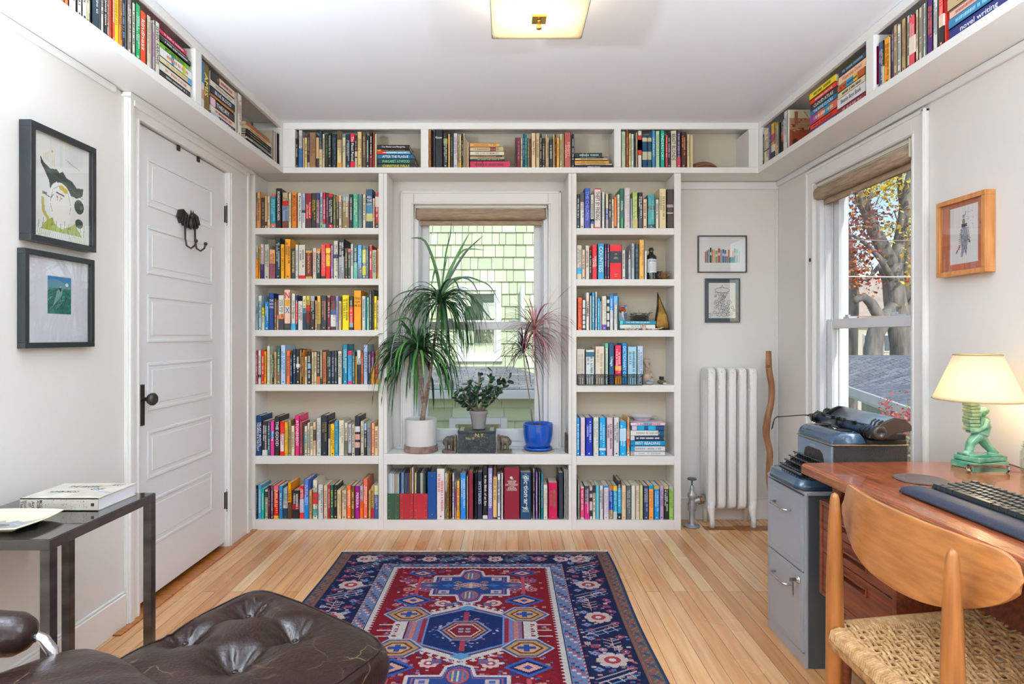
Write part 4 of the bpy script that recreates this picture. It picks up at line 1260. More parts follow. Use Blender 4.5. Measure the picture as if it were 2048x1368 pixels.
for q in ((82, 88, 82, 96), (82, 92, 85, 92), (87, 88, 91, 88), (89, 88, 89, 96), (92, 96, 93, 89), (93, 89, 95, 96), (96, 88, 97, 92)): r.line(*q, 1, '6c8c74')
for k in range(26): r.line(8+3.7*k, 146+(k*5) % 3, 10+3.7*k, 139, 1.1, 'c8cca0')
picture('framed_print', 'black framed print of a bearded man in a dark green hat, hung above the other', m_blk, 'l', 1.873, 2.172, 1.477, 1.860, XL, .04, .020, 'e4e5e2', r, (.07, .05, .93, .95))
# small green print in a wide white mat
r = Ras(60, 84, '2f6f68')
r.rect(0, 0, 60, 14, '3c7cb0'); r.rect(0, 10, 60, 26, '3a8498')
rr = random.Random(3)
for k in range(130):
    x, y = rr.uniform(0, 60), rr.uniform(26, 84); r.line(x, y, x+rr.uniform(-1, 1), y-rr.uniform(3, 8), .8, rr.choice(['2c8c6c', '1c4c50', '3ca080', '245c50']))
r.poly([(24, 32), (32, 20), (38, 28), (36, 40), (28, 52), (14, 66), (18, 50)], '7ca8a4'); r.ell(49, 17, 4, 4, 'e0e8e8'); r.poly([(26, 26), (36, 24), (34, 34)], '2c4444')
picture('framed_print', 'black framed small green and blue print in a wide white mat, lower one', m_blk, 'l', 1.8656, 2.182, 1.1315, 1.451, XL, .027, .018, 'dde0e8', r, (.345, .36, .68, .76))
# row of books print
r = Ras(150, 106, 'e9ebec')
xs = 19
for w_, h_, c in ((6, 34, 'c0503c'), (5, 38, '38506c'), (5, 40, '6c8cac'), (7, 46, '2c3034'), (5, 40, 'c88c4c'), (6, 41, 'e0b088'), (9, 37, '8ca878'), (8, 44, 'c8442c'), (6, 40, '8c9cb0'), (7, 41, '4c6ca0'), (7, 39, '5c7c9c'), (5, 20, '6c5c8c'), (6, 40, 'd86c34'), (8, 14, 'e9ebec'), (5, 36, 'e0a488'), (7, 44, '8cb0a8'), (8, 42, 'b4ccc8'), (6, 36, 'c8d8d8')):
    r.rect(xs, 79-h_, xs+w_-.6, 79, c); r.rect(xs+1, 79-h_*.7, xs+w_-1.6, 79-h_*.5, 'e0dccc' if w_ > 6 else c); xs += w_
r.rect(98, 62, 116, 79, '3c8c98')
Yp = YB-.018
pa = lambda px: (px-PX)*Yp/F
pz = lambda py: EYE-(py-PY)*Yp/F
picture('framed_print', 'thin dark framed print of a row of colourful books above the radiator', mat('dark_green_frame', '2c3836', .3), 'b', pa(1396.5), pa(1494), pz(545), pz(471), YB, .02, .0055, 'e9ebec', r, (.03, .03, .97, .97))
r = Ras(80, 106, 'e4e3dc'); rr = random.Random(9)
for k in range(75):
    x, y = rr.gauss(40, 15), rr.uniform(18, 98); wd_ = 10+(y-10)*.42
    if abs(x-40) > wd_: continue
    q = rr.uniform(3, 7)
    r.ell(x, y, q, q*.9, '6c6c6a'); r.ell(x, y, q-1.1, q*.9-1.1, 'e2e2de'); r.ell(x, y, q*.4, q*.4, rr.choice(['a8a8a6', 'c8c8c4']))
r.poly([(34, 18), (40, 6), (46, 18)], '8c8c88'); r.poly([(36, 18), (40, 9), (44, 18)], 'e4e3dc'); r.ell(40, 22, 22, 8, '7c7c78'); r.ell(40, 22, 20.6, 6.6, 'e2e2dc'); r.line(22, 22, 58, 22, 1, '7c7c78')
picture('framed_print', 'slate framed ink drawing of clustered little figures, below the book print', mat('slate_frame', '3f4a52', .3), 'b', pa(1411), pa(1481), pz(645), pz(556.5), YB, .016, .006, '4c5963', r, (.115, .10, .885, .90))
# cat print in a teak frame on the desk wall
m_teakf = mat('teak_frame', 'b8743c', .4, var=(6, 'd09458', (8, 8, 1)))
r = Ras(74, 104, 'e6e4e2'); rr = random.Random(5)
r.poly([(30, 40), (38, 34), (46, 42), (48, 60), (46, 76), (44, 92), (38, 78), (34, 93), (30, 92), (31, 76), (29, 58)], '8c94a0')
for k in range(90):
    x, y = rr.gauss(38, 5), rr.uniform(38, 84); r.line(x, y, x+rr.uniform(-2, 2), y+2.5, .7, rr.choice(['4c525c', '6c7480', 'c8ccd4']))
for k in range(11): r.line(27-k*.5, 42+k*3.4, 32-k*.4, 44+k*3.4, 1, '4c4c50'); r.line(45+k*.3, 40+k*2.6, 50+k*.5, 42+k*2.6, 1, '4c4c50')
r.line(27, 72, 17, 84, 2.6, '54545c'); r.line(50, 62, 53, 66, 2, '54545c'); r.rect(31, 32, 46, 38, '3c3c44'); r.ell(37, 28, 4, 5, '8c8484'); r.line(37, 22, 44, 10, 1.3, '6c5c5c'); r.rect(34, 16, 39, 21, '9c8c8c')
for k in range(22): r.ell(44+rr.uniform(0, 18), 10+rr.uniform(0, 26), .8, .8, 'b8a8a0')
picture('framed_print', 'teak framed drawing of a striped cat with a stack on its head, above the desk', m_teakf, 'r', 2.086, 2.324, 1.399, 1.691, XR, .038, .018, 'b86c50', r, (.235, .15, .80, .88))
# ------------------------------------------------------------------ bat coat hook
hk = thing('coat_hook', 'black iron bat shaped double coat hook on the white door', 'hook', (xd, 2.88, 1.60))
xh = xd+.004
for s_ in (-1, 1):
    pts = [(0, .005), (.018, .03), (.05, .045), (.085, .035), (.105, -.005), (.09, .0), (.078, -.028), (.062, -.008), (.05, -.035), (.034, -.012), (.02, -.04), (.0, -.03)]
    pl = [(2.88+s_*u, 1.735+v) for u, v in pts]
    if s_ < 0: pl = pl[::-1]
    q = MB().poly_extrude(pl, xh, xh+.009, axis='x')
    for a in ((.05, .04, .05, -.03), (.02, .03, .025, -.03), (.08, .03, .078, -.02)): q.tube([(xh+.010, 2.88+s_*a[0]*.6, 1.735+a[1]*.8), (xh+.012, 2.88+s_*a[2], 1.735+a[3])], .0025, 6)
    q.build('wing', m_iron, parent=hk)
    yb0 = 2.88+s_*.045
    h_ = MB().tube([(xh+.012, yb0, 1.71), (xh+.013, yb0, 1.64), (xh+.02, yb0, 1.605), (xh+.04, yb0, 1.592), (xh+.058, yb0, 1.605), (xh+.064, yb0, 1.622)], [.005, .0045, .0045, .0045, .0045, .0045], 8)
    h_.ball((xh+.065, yb0, 1.628), .009, seg=12); h_.build('hook', m_iron, parent=hk, smooth=True)
q = MB().ball((xh+.016, 2.88, 1.722), .014, seg=12, sc=(.8, .9, 1.9)).ball((xh+.022, 2.88, 1.757), .013, seg=12)
for s_ in (-1, 1): q.tube([(xh+.022, 2.88+s_*.007, 1.765), (xh+.022, 2.88+s_*.012, 1.786)], [.005, .001], 6)
q.build('body', m_iron, parent=hk, smooth=True)
# ------------------------------------------------------------------ side table with art book and glass tray
m_steel = mat('brushed_gunmetal', '6e6c6a', .3, .9, var=(5, '4a4643', (1, 1, 3)))
m_slab = mat('dark_table_top', '34302e', .12, .3, coat=.6)
TX0, TX1, TY0, TY1, TZ = -1.53, -1.150, 1.484, 1.932, .657
t = thing('side_table', 'narrow gunmetal side table with dark glossy top against the door wall', 'table', ((TX0+TX1)/2, (TY0+TY1)/2, 0)); lw_ = .026
for x in (TX0+.09, TX1-lw_):
    for y in (TY0, TY1-lw_): MB().box(x, y, 0, x+lw_, y+lw_, TZ-.026).build('leg', m_steel, parent=t, bevel=.0015)
q = MB().box(TX0, TY0, TZ-.026, TX1, TY0+lw_, TZ).box(TX0, TY1-lw_, TZ-.026, TX1, TY1, TZ).box(TX0, TY0+lw_, TZ-.026, TX0+lw_, TY1-lw_, TZ).box(TX1-lw_, TY0+lw_, TZ-.026, TX1, TY1-lw_, TZ)
q.build('top_frame', m_steel, parent=t, bevel=.0015)
MB().box(TX0+.003, TY0+.003, TZ-.01, TX1-.003, TY1-.003, TZ+.0015).build('top', m_slab, parent=t)
# art book
bx0, bx1, by0, by1, bz = -1.425, -1.197, 1.726, 1.905, TZ+.0018
m_abc = mat('art_book_cover', 'cfc9be', .6, var=(12, 'b8b0a2', (1, 2, 1)))
ab = MB().box(bx0, by0, bz, bx1, by0+.003, bz+.037).box(bx0, by0, bz, bx1, by1, bz+.0025).box(bx0, by0, bz+.0345, bx1, by1, bz+.037).build('book', m_abc)
tag(ab, 'thick beige art book with script cover lying on the side table', 'book')
MB().box(bx0+.003, by0+.003, bz+.0025, bx1-.003, by1-.003, bz+.0345).build('pages', mat('white_pages', 'eceaf0', .8), parent=ab)
q = MB(); rr = random.Random(2)
for s_, cx_ in (('The', -.108), ('Work', -.098), ('of', -.084), ('Art', -.075), ('ADAM', -.060), ('MOSS', -.052)): put_text(q, s_, (bx0+bx1)/2+cx_, bz+.0185, .026, .009, by0-.0004, True, 0, hx('1c1a18'))
for k in range(60):
    x, z = rr.uniform(bx0+.07, bx1-.03), rr.uniform(bz+.004, bz+.034); q.add([(x, by0-.0003, z), (x+rr.uniform(.001, .004), by0-.0003, z+.0005), (x+.001, by0-.0003, z+rr.uniform(.001, .003))], [(0, 1, 2)], 0, hx('5c5044'))
q.box(bx1-.02, by0-.0006, bz+.014, bx1-.011, by0, bz+.023, 0, hx('24201c'))
up = lambda cx, cy: (lambda a, b_: (a, b_, bz+.0374))
for s_, cx_, cy_ in (('THE WORK', -1.33, 1.86), ('OF', -1.27, 1.83), ('ART', -1.24, 1.88)): put_text(q, s_, cx_, cy_, .1 if len(s_) > 3 else .04, .022, 0, False, 0, hx('3c3a38'), plane=lambda a, b_: (a, b_, bz+.0374))
put_text(q, 'ADAM MOSS', -1.35, 1.80, .09, .02, 0, False, 0, hx('3c3a38'), plane=lambda a, b_: (a, b_, bz+.0374))
q.tube([(-1.30, 1.86, bz+.0375), (-1.28, 1.83, bz+.0375), (-1.24, 1.80, bz+.0375), (-1.205, 1.79, bz+.0375)], .001, 5, 0, hx('6c9cc0'))
q.build('lettering', m_ttl, parent=ab)
# tray: shallow square glass dish with a bat
cx_, cy_ = -1.368, 1.588; NT = 60
r = Ras(NT, NT, 'e2dcba')
r.poly([(8, 30), (14, 14), (20, 20), (26, 16), (30, 22), (34, 16), (40, 20), (47, 12), (54, 30), (50, 44), (42, 36), (38, 46), (30, 40), (22, 46), (18, 36), (10, 44)], '8c939a')
r.ell(30, 30, 7, 3.6, '3c3834'); r.line(12, 32, 24, 24, 1, 'a8acb4'); r.line(48, 32, 36, 24, 1, 'a8acb4')
def trayf(u, v):
    a, b_ = (u-.5)*2, (v-.5)*2; rr_ = np.maximum(abs(a), abs(b_)); k = 1-.10*(abs(a)*abs(b_))**1.5
    z = TZ+.004+.020*np.clip((rr_-.45)/.55, 0, 1)**1.6; return (cx_+a*.125*k, cy_+b_*.092*k, z)
tr = r.mesh('glass_tray', trayf, attr_mat('tray_glaze', .12, coat=.6))
so = tr.modifiers.new('solid', 'SOLIDIFY'); so.thickness = .003; so.offset = -1
tag(tr, 'pale yellow square glass tray with a grey bat on the side table', 'tray')
# ------------------------------------------------------------------ leather ottoman and lounge chair
ml = mat('brown_leather', '3b2520', .34, coat=.10, spec=.45)
n = ml.node_tree.nodes; L = ml.node_tree.links; b = n['Principled BSDF']; tc = n.new('ShaderNodeTexCoord')
nz = n.new('ShaderNodeTexNoise'); nz.inputs['Scale'].default_value = 5; nz.inputs['Detail'].default_value = 6; L.new(tc.outputs['Object'], nz.inputs[0])
ad = n.new('ShaderNodeMix'); ad.data_type = 'VECTOR'; ad.inputs[0].default_value = .12; L.new(tc.outputs['Object'], ad.inputs[4]); L.new(nz.outputs[1], ad.inputs[5])
vo = n.new('ShaderNodeTexVoronoi'); vo.feature = 'DISTANCE_TO_EDGE'; vo.inputs['Scale'].default_value = 11; L.new(ad.outputs[1], vo.inputs[0])
cr = n.new('ShaderNodeValToRGB'); cr.color_ramp.elements[0].position = 0; cr.color_ramp.elements[0].color = (1, 1, 1, 1); cr.color_ramp.elements[1].position = .02; cr.color_ramp.elements[1].color = (0, 0, 0, 1); L.new(vo.outputs['Distance'], cr.inputs[0])
n2 = n.new('ShaderNodeTexNoise'); n2.inputs['Scale'].default_value = 7; L.new(tc.outputs['Object'], n2.inputs[0]); mr = n.new('ShaderNodeMapRange'); mr.inputs[1].default_value = .48; mr.inputs[2].default_value = .62; mr.inputs[4].default_value = .55; L.new(n2.outputs[0], mr.inputs[0])
mu = n.new('ShaderNodeMath'); mu.operation = 'MULTIPLY'; L.new(cr.outputs[0], mu.inputs[0]); L.new(mr.outputs[0], mu.inputs[1])
cA = n.new('ShaderNodeMix'); cA.data_type = 'RGBA'; cA.inputs[6].default_value = (*hx('1d100e'), 1); cA.inputs[7].default_value = (*hx('2c1914'), 1); L.new(nz.outputs[0], cA.inputs[0])
cB = n.new('ShaderNodeMix'); cB.data_type = 'RGBA'; L.new(mu.outputs[0], cB.inputs[0]); L.new(cA.outputs[2], cB.inputs[6]); cB.inputs[7].default_value = (*hx('94745c'), 1); L.new(cB.outputs[2], b.inputs['Base Color'])
n3 = n.new('ShaderNodeTexNoise'); n3.inputs['Scale'].default_value = 140; L.new(tc.outputs['Object'], n3.inputs[0]); v2 = n.new('ShaderNodeTexNoise'); v2.inputs['Scale'].default_value = 22; v2.inputs['Detail'].default_value = 3; L.new(tc.outputs['Object'], v2.inputs[0])
sm = n.new('ShaderNodeMath'); sm.operation = 'MULTIPLY_ADD'; L.new(v2.outputs[0], sm.inputs[0]); sm.inputs[1].default_value = 1.6; L.new(n3.outputs[0], sm.inputs[2])
bp = n.new('ShaderNodeBump'); bp.inputs['Strength'].default_value = .28; bp.inputs['Distance'].default_value = .004; L.new(sm.outputs[0], bp.inputs['Height']); L.new(bp.outputs[0], b.inputs['Normal'])
m_chr = mat('chrome', 'd8d8dc', .12, 1)
m_base = mat('black_metal', '1c1c1e', .4, .6)
def cushion(name, B_, R_, F_, L_, z0, zt, parent, buttons=(), dome=.02, N=90, wr=None, piping=True, rnd_=8):
    """B,R,F,L corners seen from above; zt top height at the middle, z0 underside"""
    B_, R_, F_, L_ = [np.array(p) for p in (B_, R_, F_, L_)]
    s, t_ = np.meshgrid(np.linspace(-1, 1, N), np.linspace(-1, 1, N)); 
    # rounded square parametrisation
    ex = s*np.sqrt(1-.12*t_**2*t_**2*1.0); ey = t_*np.sqrt(1-.12*s**2*s**2)
    mm_ = np.maximum(np.abs(s), np.abs(t_)); ee_ = (np.abs(s)**rnd_+np.abs(t_)**rnd_)**(1/rnd_); kk_ = np.where(ee_ > 0, mm_/np.maximum(ee_, 1e-9), 1)
    s, t_ = s*kk_, t_*kk_; ex, ey = s, t_
    u, v = (ex+1)/2, (ey+1)/2
    XY = (1-u)[..., None]*((1-v)[..., None]*B_+v[..., None]*L_)+u[..., None]*((1-v)[..., None]*R_+v[..., None]*F_)
    e = (np.abs(s)**rnd_+np.abs(t_)**rnd_)**(1/rnd_); e = np.clip(e, 0, 1)
    prof = np.sqrt(np.clip(1-e**7, 0, 1))
    zm = (z0+zt)/2; H = (zt-z0)/2
    top = zm+(H*.55)*prof+H*.45*np.sqrt(np.clip(1-e**30, 0, 1))+dome*(1-(s**2+t_**2)/2)
    bot = zm-H*np.sqrt(np.clip(1-e**16, 0, 1))
    edge = e > .97
    for k, (bx_, by_) in enumerate(buttons):
        dx, dy = XY[..., 0]-bx_, XY[..., 1]-by_; d = np.hypot(dx, dy); th = np.arctan2(dy, dx)
        fold = (.0075*np.abs(np.cos(4.5*th+k))+.005*np.abs(np.cos(7.5*th+2*k)))*np.exp(-((d-.040)/.032)**2)
        top -= (.046*np.exp(-(d/.052)**1.35)+fold)*prof
    if len(buttons) > 1:
        for i in range(len(buttons)):
            for j in range(i+1, len(buttons)):
                p, q = np.array(buttons[i]), np.array(buttons[j]); dd = q-p; l2 = dd@dd
                if l2 > .07: continue
                tt = np.clip(((XY-p)@dd)/l2, 0, 1); ds = np.linalg.norm(XY-p-tt[..., None]*dd, axis=-1)
                top -= .010*np.exp(-(ds/.018)**2)
    if wr is not None: top += wr(XY[..., 0], XY[..., 1])*prof
    mid = zm+0*top; top = np.where(e >= .9999, mid, top); bot = np.where(e >= .9999, mid, bot)
    V = np.concatenate([np.concatenate([XY, top[..., None]], -1).reshape(-1, 3), np.concatenate([XY, bot[..., None]], -1).reshape(-1, 3)])
    q = MB(); q.v = [tuple(p) for p in V]
    for j in range(N-1):
        for i in range(N-1):
            a = j*N+i; q.f.append((a, a+N, a+N+1, a+1)); q.f.append((a+N*N, a+1+N*N, a+N+1+N*N, a+N+N*N))
    q.m = [0]*len(q.f); q.c = [None]*len(q.f)
    o = q.build(name, ml, parent=parent, smooth=True)
    wl = o.modifiers.new('weld', 'WELD'); wl.merge_threshold = .0004
    if piping:
        ring = []
        rim = N//2-3
        for kk in range(0):
            sd, i = divmod(kk, N-1)
            jx, jy = [(i, 2), (N-3, i), (N-1-i, N-3), (2, N-1-i)][sd]
            jx = min(max(jx, 2), N-3); jy = min(max(jy, 2), N-3)
            ring.append((XY[jy, jx, 0], XY[jy, jx, 1], top[jy, jx]+.001))
        lo_, hi_ = 3, N-4
        path = [(i, lo_) for i in range(lo_, hi_)]+[(hi_, i) for i in range(lo_, hi_)]+[(N-1-i, hi_) for i in range(lo_, hi_)]+[(lo_, N-1-i) for i in range(lo_, hi_)]
        ring = [(XY[j, i, 0], XY[j, i, 1], top[j, i]+.001) for i, j in path]
        ring = ring[::2]; ring.append(ring[0]); MB().tube(ring, .003, 6, cap=False).build('piping', ml, parent=o, smooth=True)
    return o
ot = thing('ottoman', 'tufted brown leather ottoman with four buttons in front of the rug', 'ottoman', (-.66, 1.42, 0))
btn = [(-.733, 1.677), (-.816, 1.573), (-.538, 1.555), (-.625, 1.452)]
btn = [(-.745, 1.70), (-.845, 1.55), (-.562, 1.565), (-.655, 1.42)]
cushion('cushion', (-.80, 1.90), (-.27, 1.52), (-.50, 1.06), (-1.0, 1.36), .275, .385, ot, btn, .022)
for bx_, by_ in btn: MB().ball((bx_, by_, .363), .008, seg=12, sc=(1, 1, .5)).build('button', ml, parent=ot, smooth=True)
q = MB().lathe([(.02, .03), (.02, .27)], -.66, 1.42, 0, 16)
for k in range(4):
    a = k*PI/2+.5; q.tube([(-.66, 1.42, .05), (-.66+.2*math.cos(a), 1.42+.2*math.sin(a), .02)], [.016, .012], 8)
    q.tube([(-.66, 1.42, .25), (-.66+.17*math.cos(a), 1.42+.17*math.sin(a), .272)], [.014, .01], 8)
q.build('base', m_base, parent=ot, smooth='auto')
lc = thing('lounge_chair', 'brown leather lounge chair with chrome arm in the near corner by the side table', 'chair', (-.85, .95, 0))
def wrk(X, Y):
    t_ = (X*.55+Y*.83); s_ = (X*.83-Y*.55)
    return .0012*np.sin(38*s_+5*np.sin(4*t_))-.004*np.abs(np.sin(21*s_+3*np.sin(5*t_)))**6
cushion('seat_cushion', (-.885, 1.262), (-.50, 1.00), (-.70, .56), (-1.12, .82), .42, .545, lc, (), .018, 90, wrk, False, 5)
MB().tube([(-1.30, 1.15, .590), (-1.02, 1.15, .590), (-.955, 1.15, .590), (-.935, 1.15, .590), (-.924, 1.15, .590)], [.042, .044, .040, .030, .012], 24).build('arm_pad', ml, parent=lc, smooth=True)
MB().tube([(-1.2, 1.165, .585), (-.945, 1.165, .583), (-.915, 1.165, .572), (-.898, 1.165, .55), (-.893, 1.165, .52), (-.90, 1.14, .36), (-.95, 1.08, .05), (-1.0, 1.05, .012), (-1.0, .6, .012)], .0105, 16).build('chrome_arm_tube', m_chr, parent=lc, smooth=True)
q = MB().tube([(-.9, .95, .40), (-.9, .95, .04)], .03, 16)
for k in range(4): a = k*PI/2+.3; q.tube([(-.9, .95, .06), (-.9+.26*math.cos(a), .95+.26*math.sin(a), .02)], [.02, .013], 8)
q.build('base', m_base, parent=lc, smooth='auto')
# ------------------------------------------------------------------ rug
def rug():
    W, H = 1.435, 1.704; nx, ny = 410, 486; r = Ras(nx, ny, '1e2448'); pxm = nx/W
    rr = random.Random(11)
    NAVY, RED, WH, LB_, TAN, PK, DK, MB_ = '1c2750', '7c1a26', 'd2c8c4', '6684ac', 'b48c64', 'b86c7c', '1c1820', '2c4684'
    # borders as distances from the edge (sides wider than the ends)
    dx = np.minimum(r.xx, nx-r.xx)/pxm; dy = np.minimum(r.yy, ny-r.yy)/pxm
    d = np.minimum(dx, dy*1.53)
    r.put(d < .068, '6c5a50'); r.put(d < .012, '2c3c64'); r.put((d > .055) & (d < .060), 'b4503c')
    k = ((r.xx+r.yy).astype(int) % 9 < 3) & (d > .018) & (d < .050); r.put(k, '8c7464'); k = (((r.xx*1.0-r.yy)//7).astype(int) % 3 == 0) & (d > .02) & (d < .048); r.put(k, '43506c'); k = ((r.xx//5+r.yy//5).astype(int) % 4 == 0) & (d > .026) & (d < .044); r.put(k, 'a85048')
    inn = (d > .262)
    r.put(inn, LB_); r.put((d > .262) & (d < .270) & ((r.xx+r.yy).astype(int) % 6 < 3), 'b8a8a8'); r.put((d > .262) & (d < .270) & ((r.xx+r.yy).astype(int) % 6 >= 3), '8c3440')
    k = (d > .274) & (d < .320); hsh = ((r.xx//4).astype(int)*7+(r.yy//3).astype(int)*13+((r.xx//16).astype(int)*(r.yy//14).astype(int)) % 5) % 11
    r.put(k & (hsh < 3), 'a05c6c'); r.put(k & (hsh == 4), 'c8c4c4'); r.put(k & (hsh == 7), '2c3c64'); r.put(k & (hsh == 9), '4c6c94')
    r.put((d > .322) & (d < .327), DK); r.put((d > .327) & (d < .338), WH)
    al = np.where(dx < dy*1.53, r.yy, r.xx); tri = np.abs((al/pxm/.021) % 1-.5)*2
    r.put((d > .338) & (d < .358) & (tri > (d-.338)/.020), WH); r.put((d > .338) & ~((d < .358) & (tri > (d-.338)/.020)), RED)
    fld = d > .364
    # scattered small motifs
    def motif(cx, cy, s, cols, kind):
        if kind == 0:
            r.dia(cx, cy, s, s*.8, cols[0]); r.dia(cx, cy, s*.6, s*.45, cols[1]); r.ell(cx, cy, s*.22, s*.2, cols[2])
        elif kind == 1:
            for a in range(8): r.ell(cx+s*.62*math.cos(a*PI/4), cy+s*.5*math.sin(a*PI/4), s*.27, s*.24, cols[0])
            r.ell(cx, cy, s*.45, s*.36, cols[1]); r.ell(cx, cy, s*.2, s*.16, cols[2])
        elif kind == 2:
            r.line(cx-s, cy+s*.5, cx+s, cy-s*.5, 1.6, cols[0]); r.line(cx-s*.9, cy+s*.8, cx+s*1.1, cy-s*.2, 1.4, cols[1]); r.line(cx-s*1.1, cy+s*.2, cx+s*.9, cy-s*.8, 1.4, cols[2])
            for a in (-.6, 0, .6): r.line(cx+s*a, cy-s*a*.5, cx+s*a+s*.25, cy-s*a*.5+s*.35, 1.3, cols[0])
        elif kind == 3:
            r.line(cx, cy-s, cx, cy+s, 1.6, cols[0])
            for a in (-.5, 0, .5):
                r.line(cx, cy+s*a, cx-s*.7, cy+s*(a-.35), 1.5, cols[0]); r.line(cx, cy+s*a, cx+s*.7, cy+s*(a-.35), 1.5, cols[0])
        elif kind == 4:
            r.rect(cx-s*.6, cy-s*.45, cx+s*.6, cy+s*.45, cols[0]); r.rect(cx-s*.3, cy-s*.22, cx+s*.3, cy+s*.22, cols[1])
    # specks
    cs = ['a84858', 'c8b8b8', '4c74a8', 'b88c8c', '7c3848', '3c6c8c', 'a08068', '8c4c6c']
    for k in range(2600):
        x, y = rr.uniform(22, nx-22), rr.uniform(8, ny-8); dd = min(min(x, nx-x)/pxm, min(y, ny-y)/pxm*1.53)
        if .072 < dd < .255 or dd > .38:
            s = rr.uniform(1.2, 2.6); c = rr.choice(cs) if dd < .3 else rr.choice(['5c6c9c', 'c07888', '2c3c70', 'c8b0b0', '8c4c70', '3c2430', 'b08870', 'a83440'])
            r.rect(x-s, y-s*.7, x+s, y+s*.7, c)
    # border ornaments
    bxm = .163*pxm
    for side in (0, 1):
        X = bxm if side == 0 else nx-bxm
        for k in range(15):
            y = 30+k*(ny-60)/14; kd = k % 3
            if kd == 0: motif(X, y, 19, ['d0b8b0', 'a83c48', 'd8d0c8'], 1)
            elif kd == 1: motif(X, y, 20, ['c0b8bc', '6c94b8', 'a8a0a8'], 2)
            else: motif(X+(-6 if k % 2 else 6), y, 13, ['c8a8a4', 'c8c0bc', '8c4c54'], 3); motif(X+(14 if k % 2 else -14), y+3, 7, ['b83c4c', '3c5c94', 'e0d0c8'], 4)
            motif(X+(17 if side else -17), y+15, 6, ['b84858', '2c3c70', 'd8c8c0'], 0); motif(X+(-16 if side else 16), y-13, 6, ['5c84b8', 'c0a0a0', '2c2c50'], 0)
    for end in (0, 1):
        Yb = .107*pxm if end == 0 else ny-.107*pxm
        for k in range(11):
            x = 42+k*(nx-84)/10; kd = k % 3
            motif(x, Yb, 13 if kd != 1 else 16, [['d8c8c0', 'a83c48', 'e0d8d0'], ['b8c0cc', '6c94b8', '9cb0bc'], ['c86c6c', '3c5c94', 'e0d0c8']][kd], [1, 2, 0][kd])
    for k in range(150):
        x, y = rr.uniform(60, nx-60), rr.uniform(40, ny-40); dd = min(min(x, nx-x)/pxm, min(y, ny-y)/pxm*1.53)
        if dd > .40: motif(x, y, rr.uniform(4, 7), [rr.choice(['3c5c94', 'b87080', '8c4468', 'c8a898', '2c3860']), rr.choice(['c8b0b0', '7c2838', '6c8cb8']), rr.choice(['d8c8c0', '2c3860', 'b85c5c'])], rr.choice([0, 1, 4, 0]))
    for k in range(170):
        x, y = rr.uniform(20, nx-20), rr.uniform(10, ny-10); dd = min(min(x, nx-x)/pxm, min(y, ny-y)/pxm*1.53)
        if .08 < dd < .25: motif(x, y, rr.uniform(3, 6), [rr.choice(['a83c50', 'b87888', '4c6ca0', 'c8b0b0', '8c4468', '3c80a0']), rr.choice(['c8b0b0', '7c2838', '6c8cb8']), rr.choice(['d8c8c0', '2c3860'])], rr.choice([0, 1, 4, 2, 3]))
    # medallions
    cx = nx/2+2
    def outline_poly(pts, wd_, c_in, c_out):
        r.poly(pts, c_in)
        for i in range(len(pts)): r.line(*pts[i], *pts[(i+1) % len(pts)], wd_, c_out)
    def cross(cy):
        a, b_, c_, d_ = 44, 58, 74, 60
        s1 = [(0, -52), (13, -46), (17, -30), (50, -30), (50, -12), (66, -10), (78, 0), (66, 10), (50, 12), (50, 30), (17, 30), (13, 46), (0, 52), (-13, 46), (-17, 30), (-50, 30), (-50, 12), (-66, 10), (-78, 0), (-66, -10), (-50, -12), (-50, -30), (-17, -30), (-13, -46)]
        outline_poly([(cx+x, cy+y) for x, y in s1], 3.4, MB_, WH)
        s2 = [(x*.88, y*.88) for x, y in s1]
        for i in range(len(s2)): r.line(cx+s2[i][0], cy+s2[i][1], cx+s2[(i+1) % len(s2)][0], cy+s2[(i+1) % len(s2)][1], 1.2, '9c5c74')
        for sx in (-1, 1):
            for sy in (-1, 1): motif(cx+sx*34, cy+sy*20, 11, ['c8b0b0', '4c6ca8', PK], 4); motif(cx+sx*18, cy+sy*9, 6, [TAN, '2c3c70', PK], 0)
            r.dia(cx+sx*56, cy, 13, 6, '4c6c84'); r.dia(cx+sx*56, cy, 6, 3, 'b07c8c'); r.dia(cx+sx*30, cy, 9, 5, '3c68ac')
        for sy in (-1, 1):
            r.ell(cx, cy+sy*30, 11, 13, 'c8504c'); r.ell(cx, cy+sy*30, 9, 11, '4c6c94')
            for t_ in (-5, 0, 5): r.line(cx+t_, cy+sy*22, cx+t_, cy+sy*38, 2.2, ['c8a86c', 'd8b8a0', 'b85c5c'][t_//5+1])
        r.dia(cx, cy, 24, 9, 'd8c8c0'); r.dia(cx, cy, 20, 6.5, '7c2c3c'); r.dia(cx, cy, 15, 4.5, 'd8a098'); r.dia(cx, cy, 5, 2.4, NAVY); r.dia(cx, cy, 3, 10, 'c8b8b4')
    def hexa(cy):
        base = [(0, -56), (60, -26), (66, -20), (66, 20), (60, 26), (0, 56), (-60, 26), (-66, 20), (-66, -20), (-60, -26)]
        P_ = [(cx+x*1.10, cy+y*1.10) for x, y in base]
        for i in range(len(P_)):
            x0, y0 = P_[i]; x1, y1 = P_[(i+1) % len(P_)]; L_ = math.hypot(x1-x0, y1-y0); nn = int(L_/9)
            for k in range(nn):
                t_ = (k+.5)/nn; x, y = x0+(x1-x0)*t_, y0+(y1-y0)*t_; ux, uy = (x-cx), (y-cy); q = math.hypot(ux, uy); ux, uy = ux/q, uy/q
                r.line(x, y, x+ux*7, y+uy*7, 3, WH); r.line(x+ux*6-uy*3, y+uy*6+ux*3, x+ux*7+uy*2, y+uy*7-ux*2, 2.2, WH)
        outline_poly(P_, 5, WH, WH)
        outline_poly([(cx+x, cy+y) for x, y in base], 2, '8c6c8c', '5c2434')
        core = [(0, -52), (44, -31), (44, 31), (0, 52), (-44, 31), (-44, -31)]
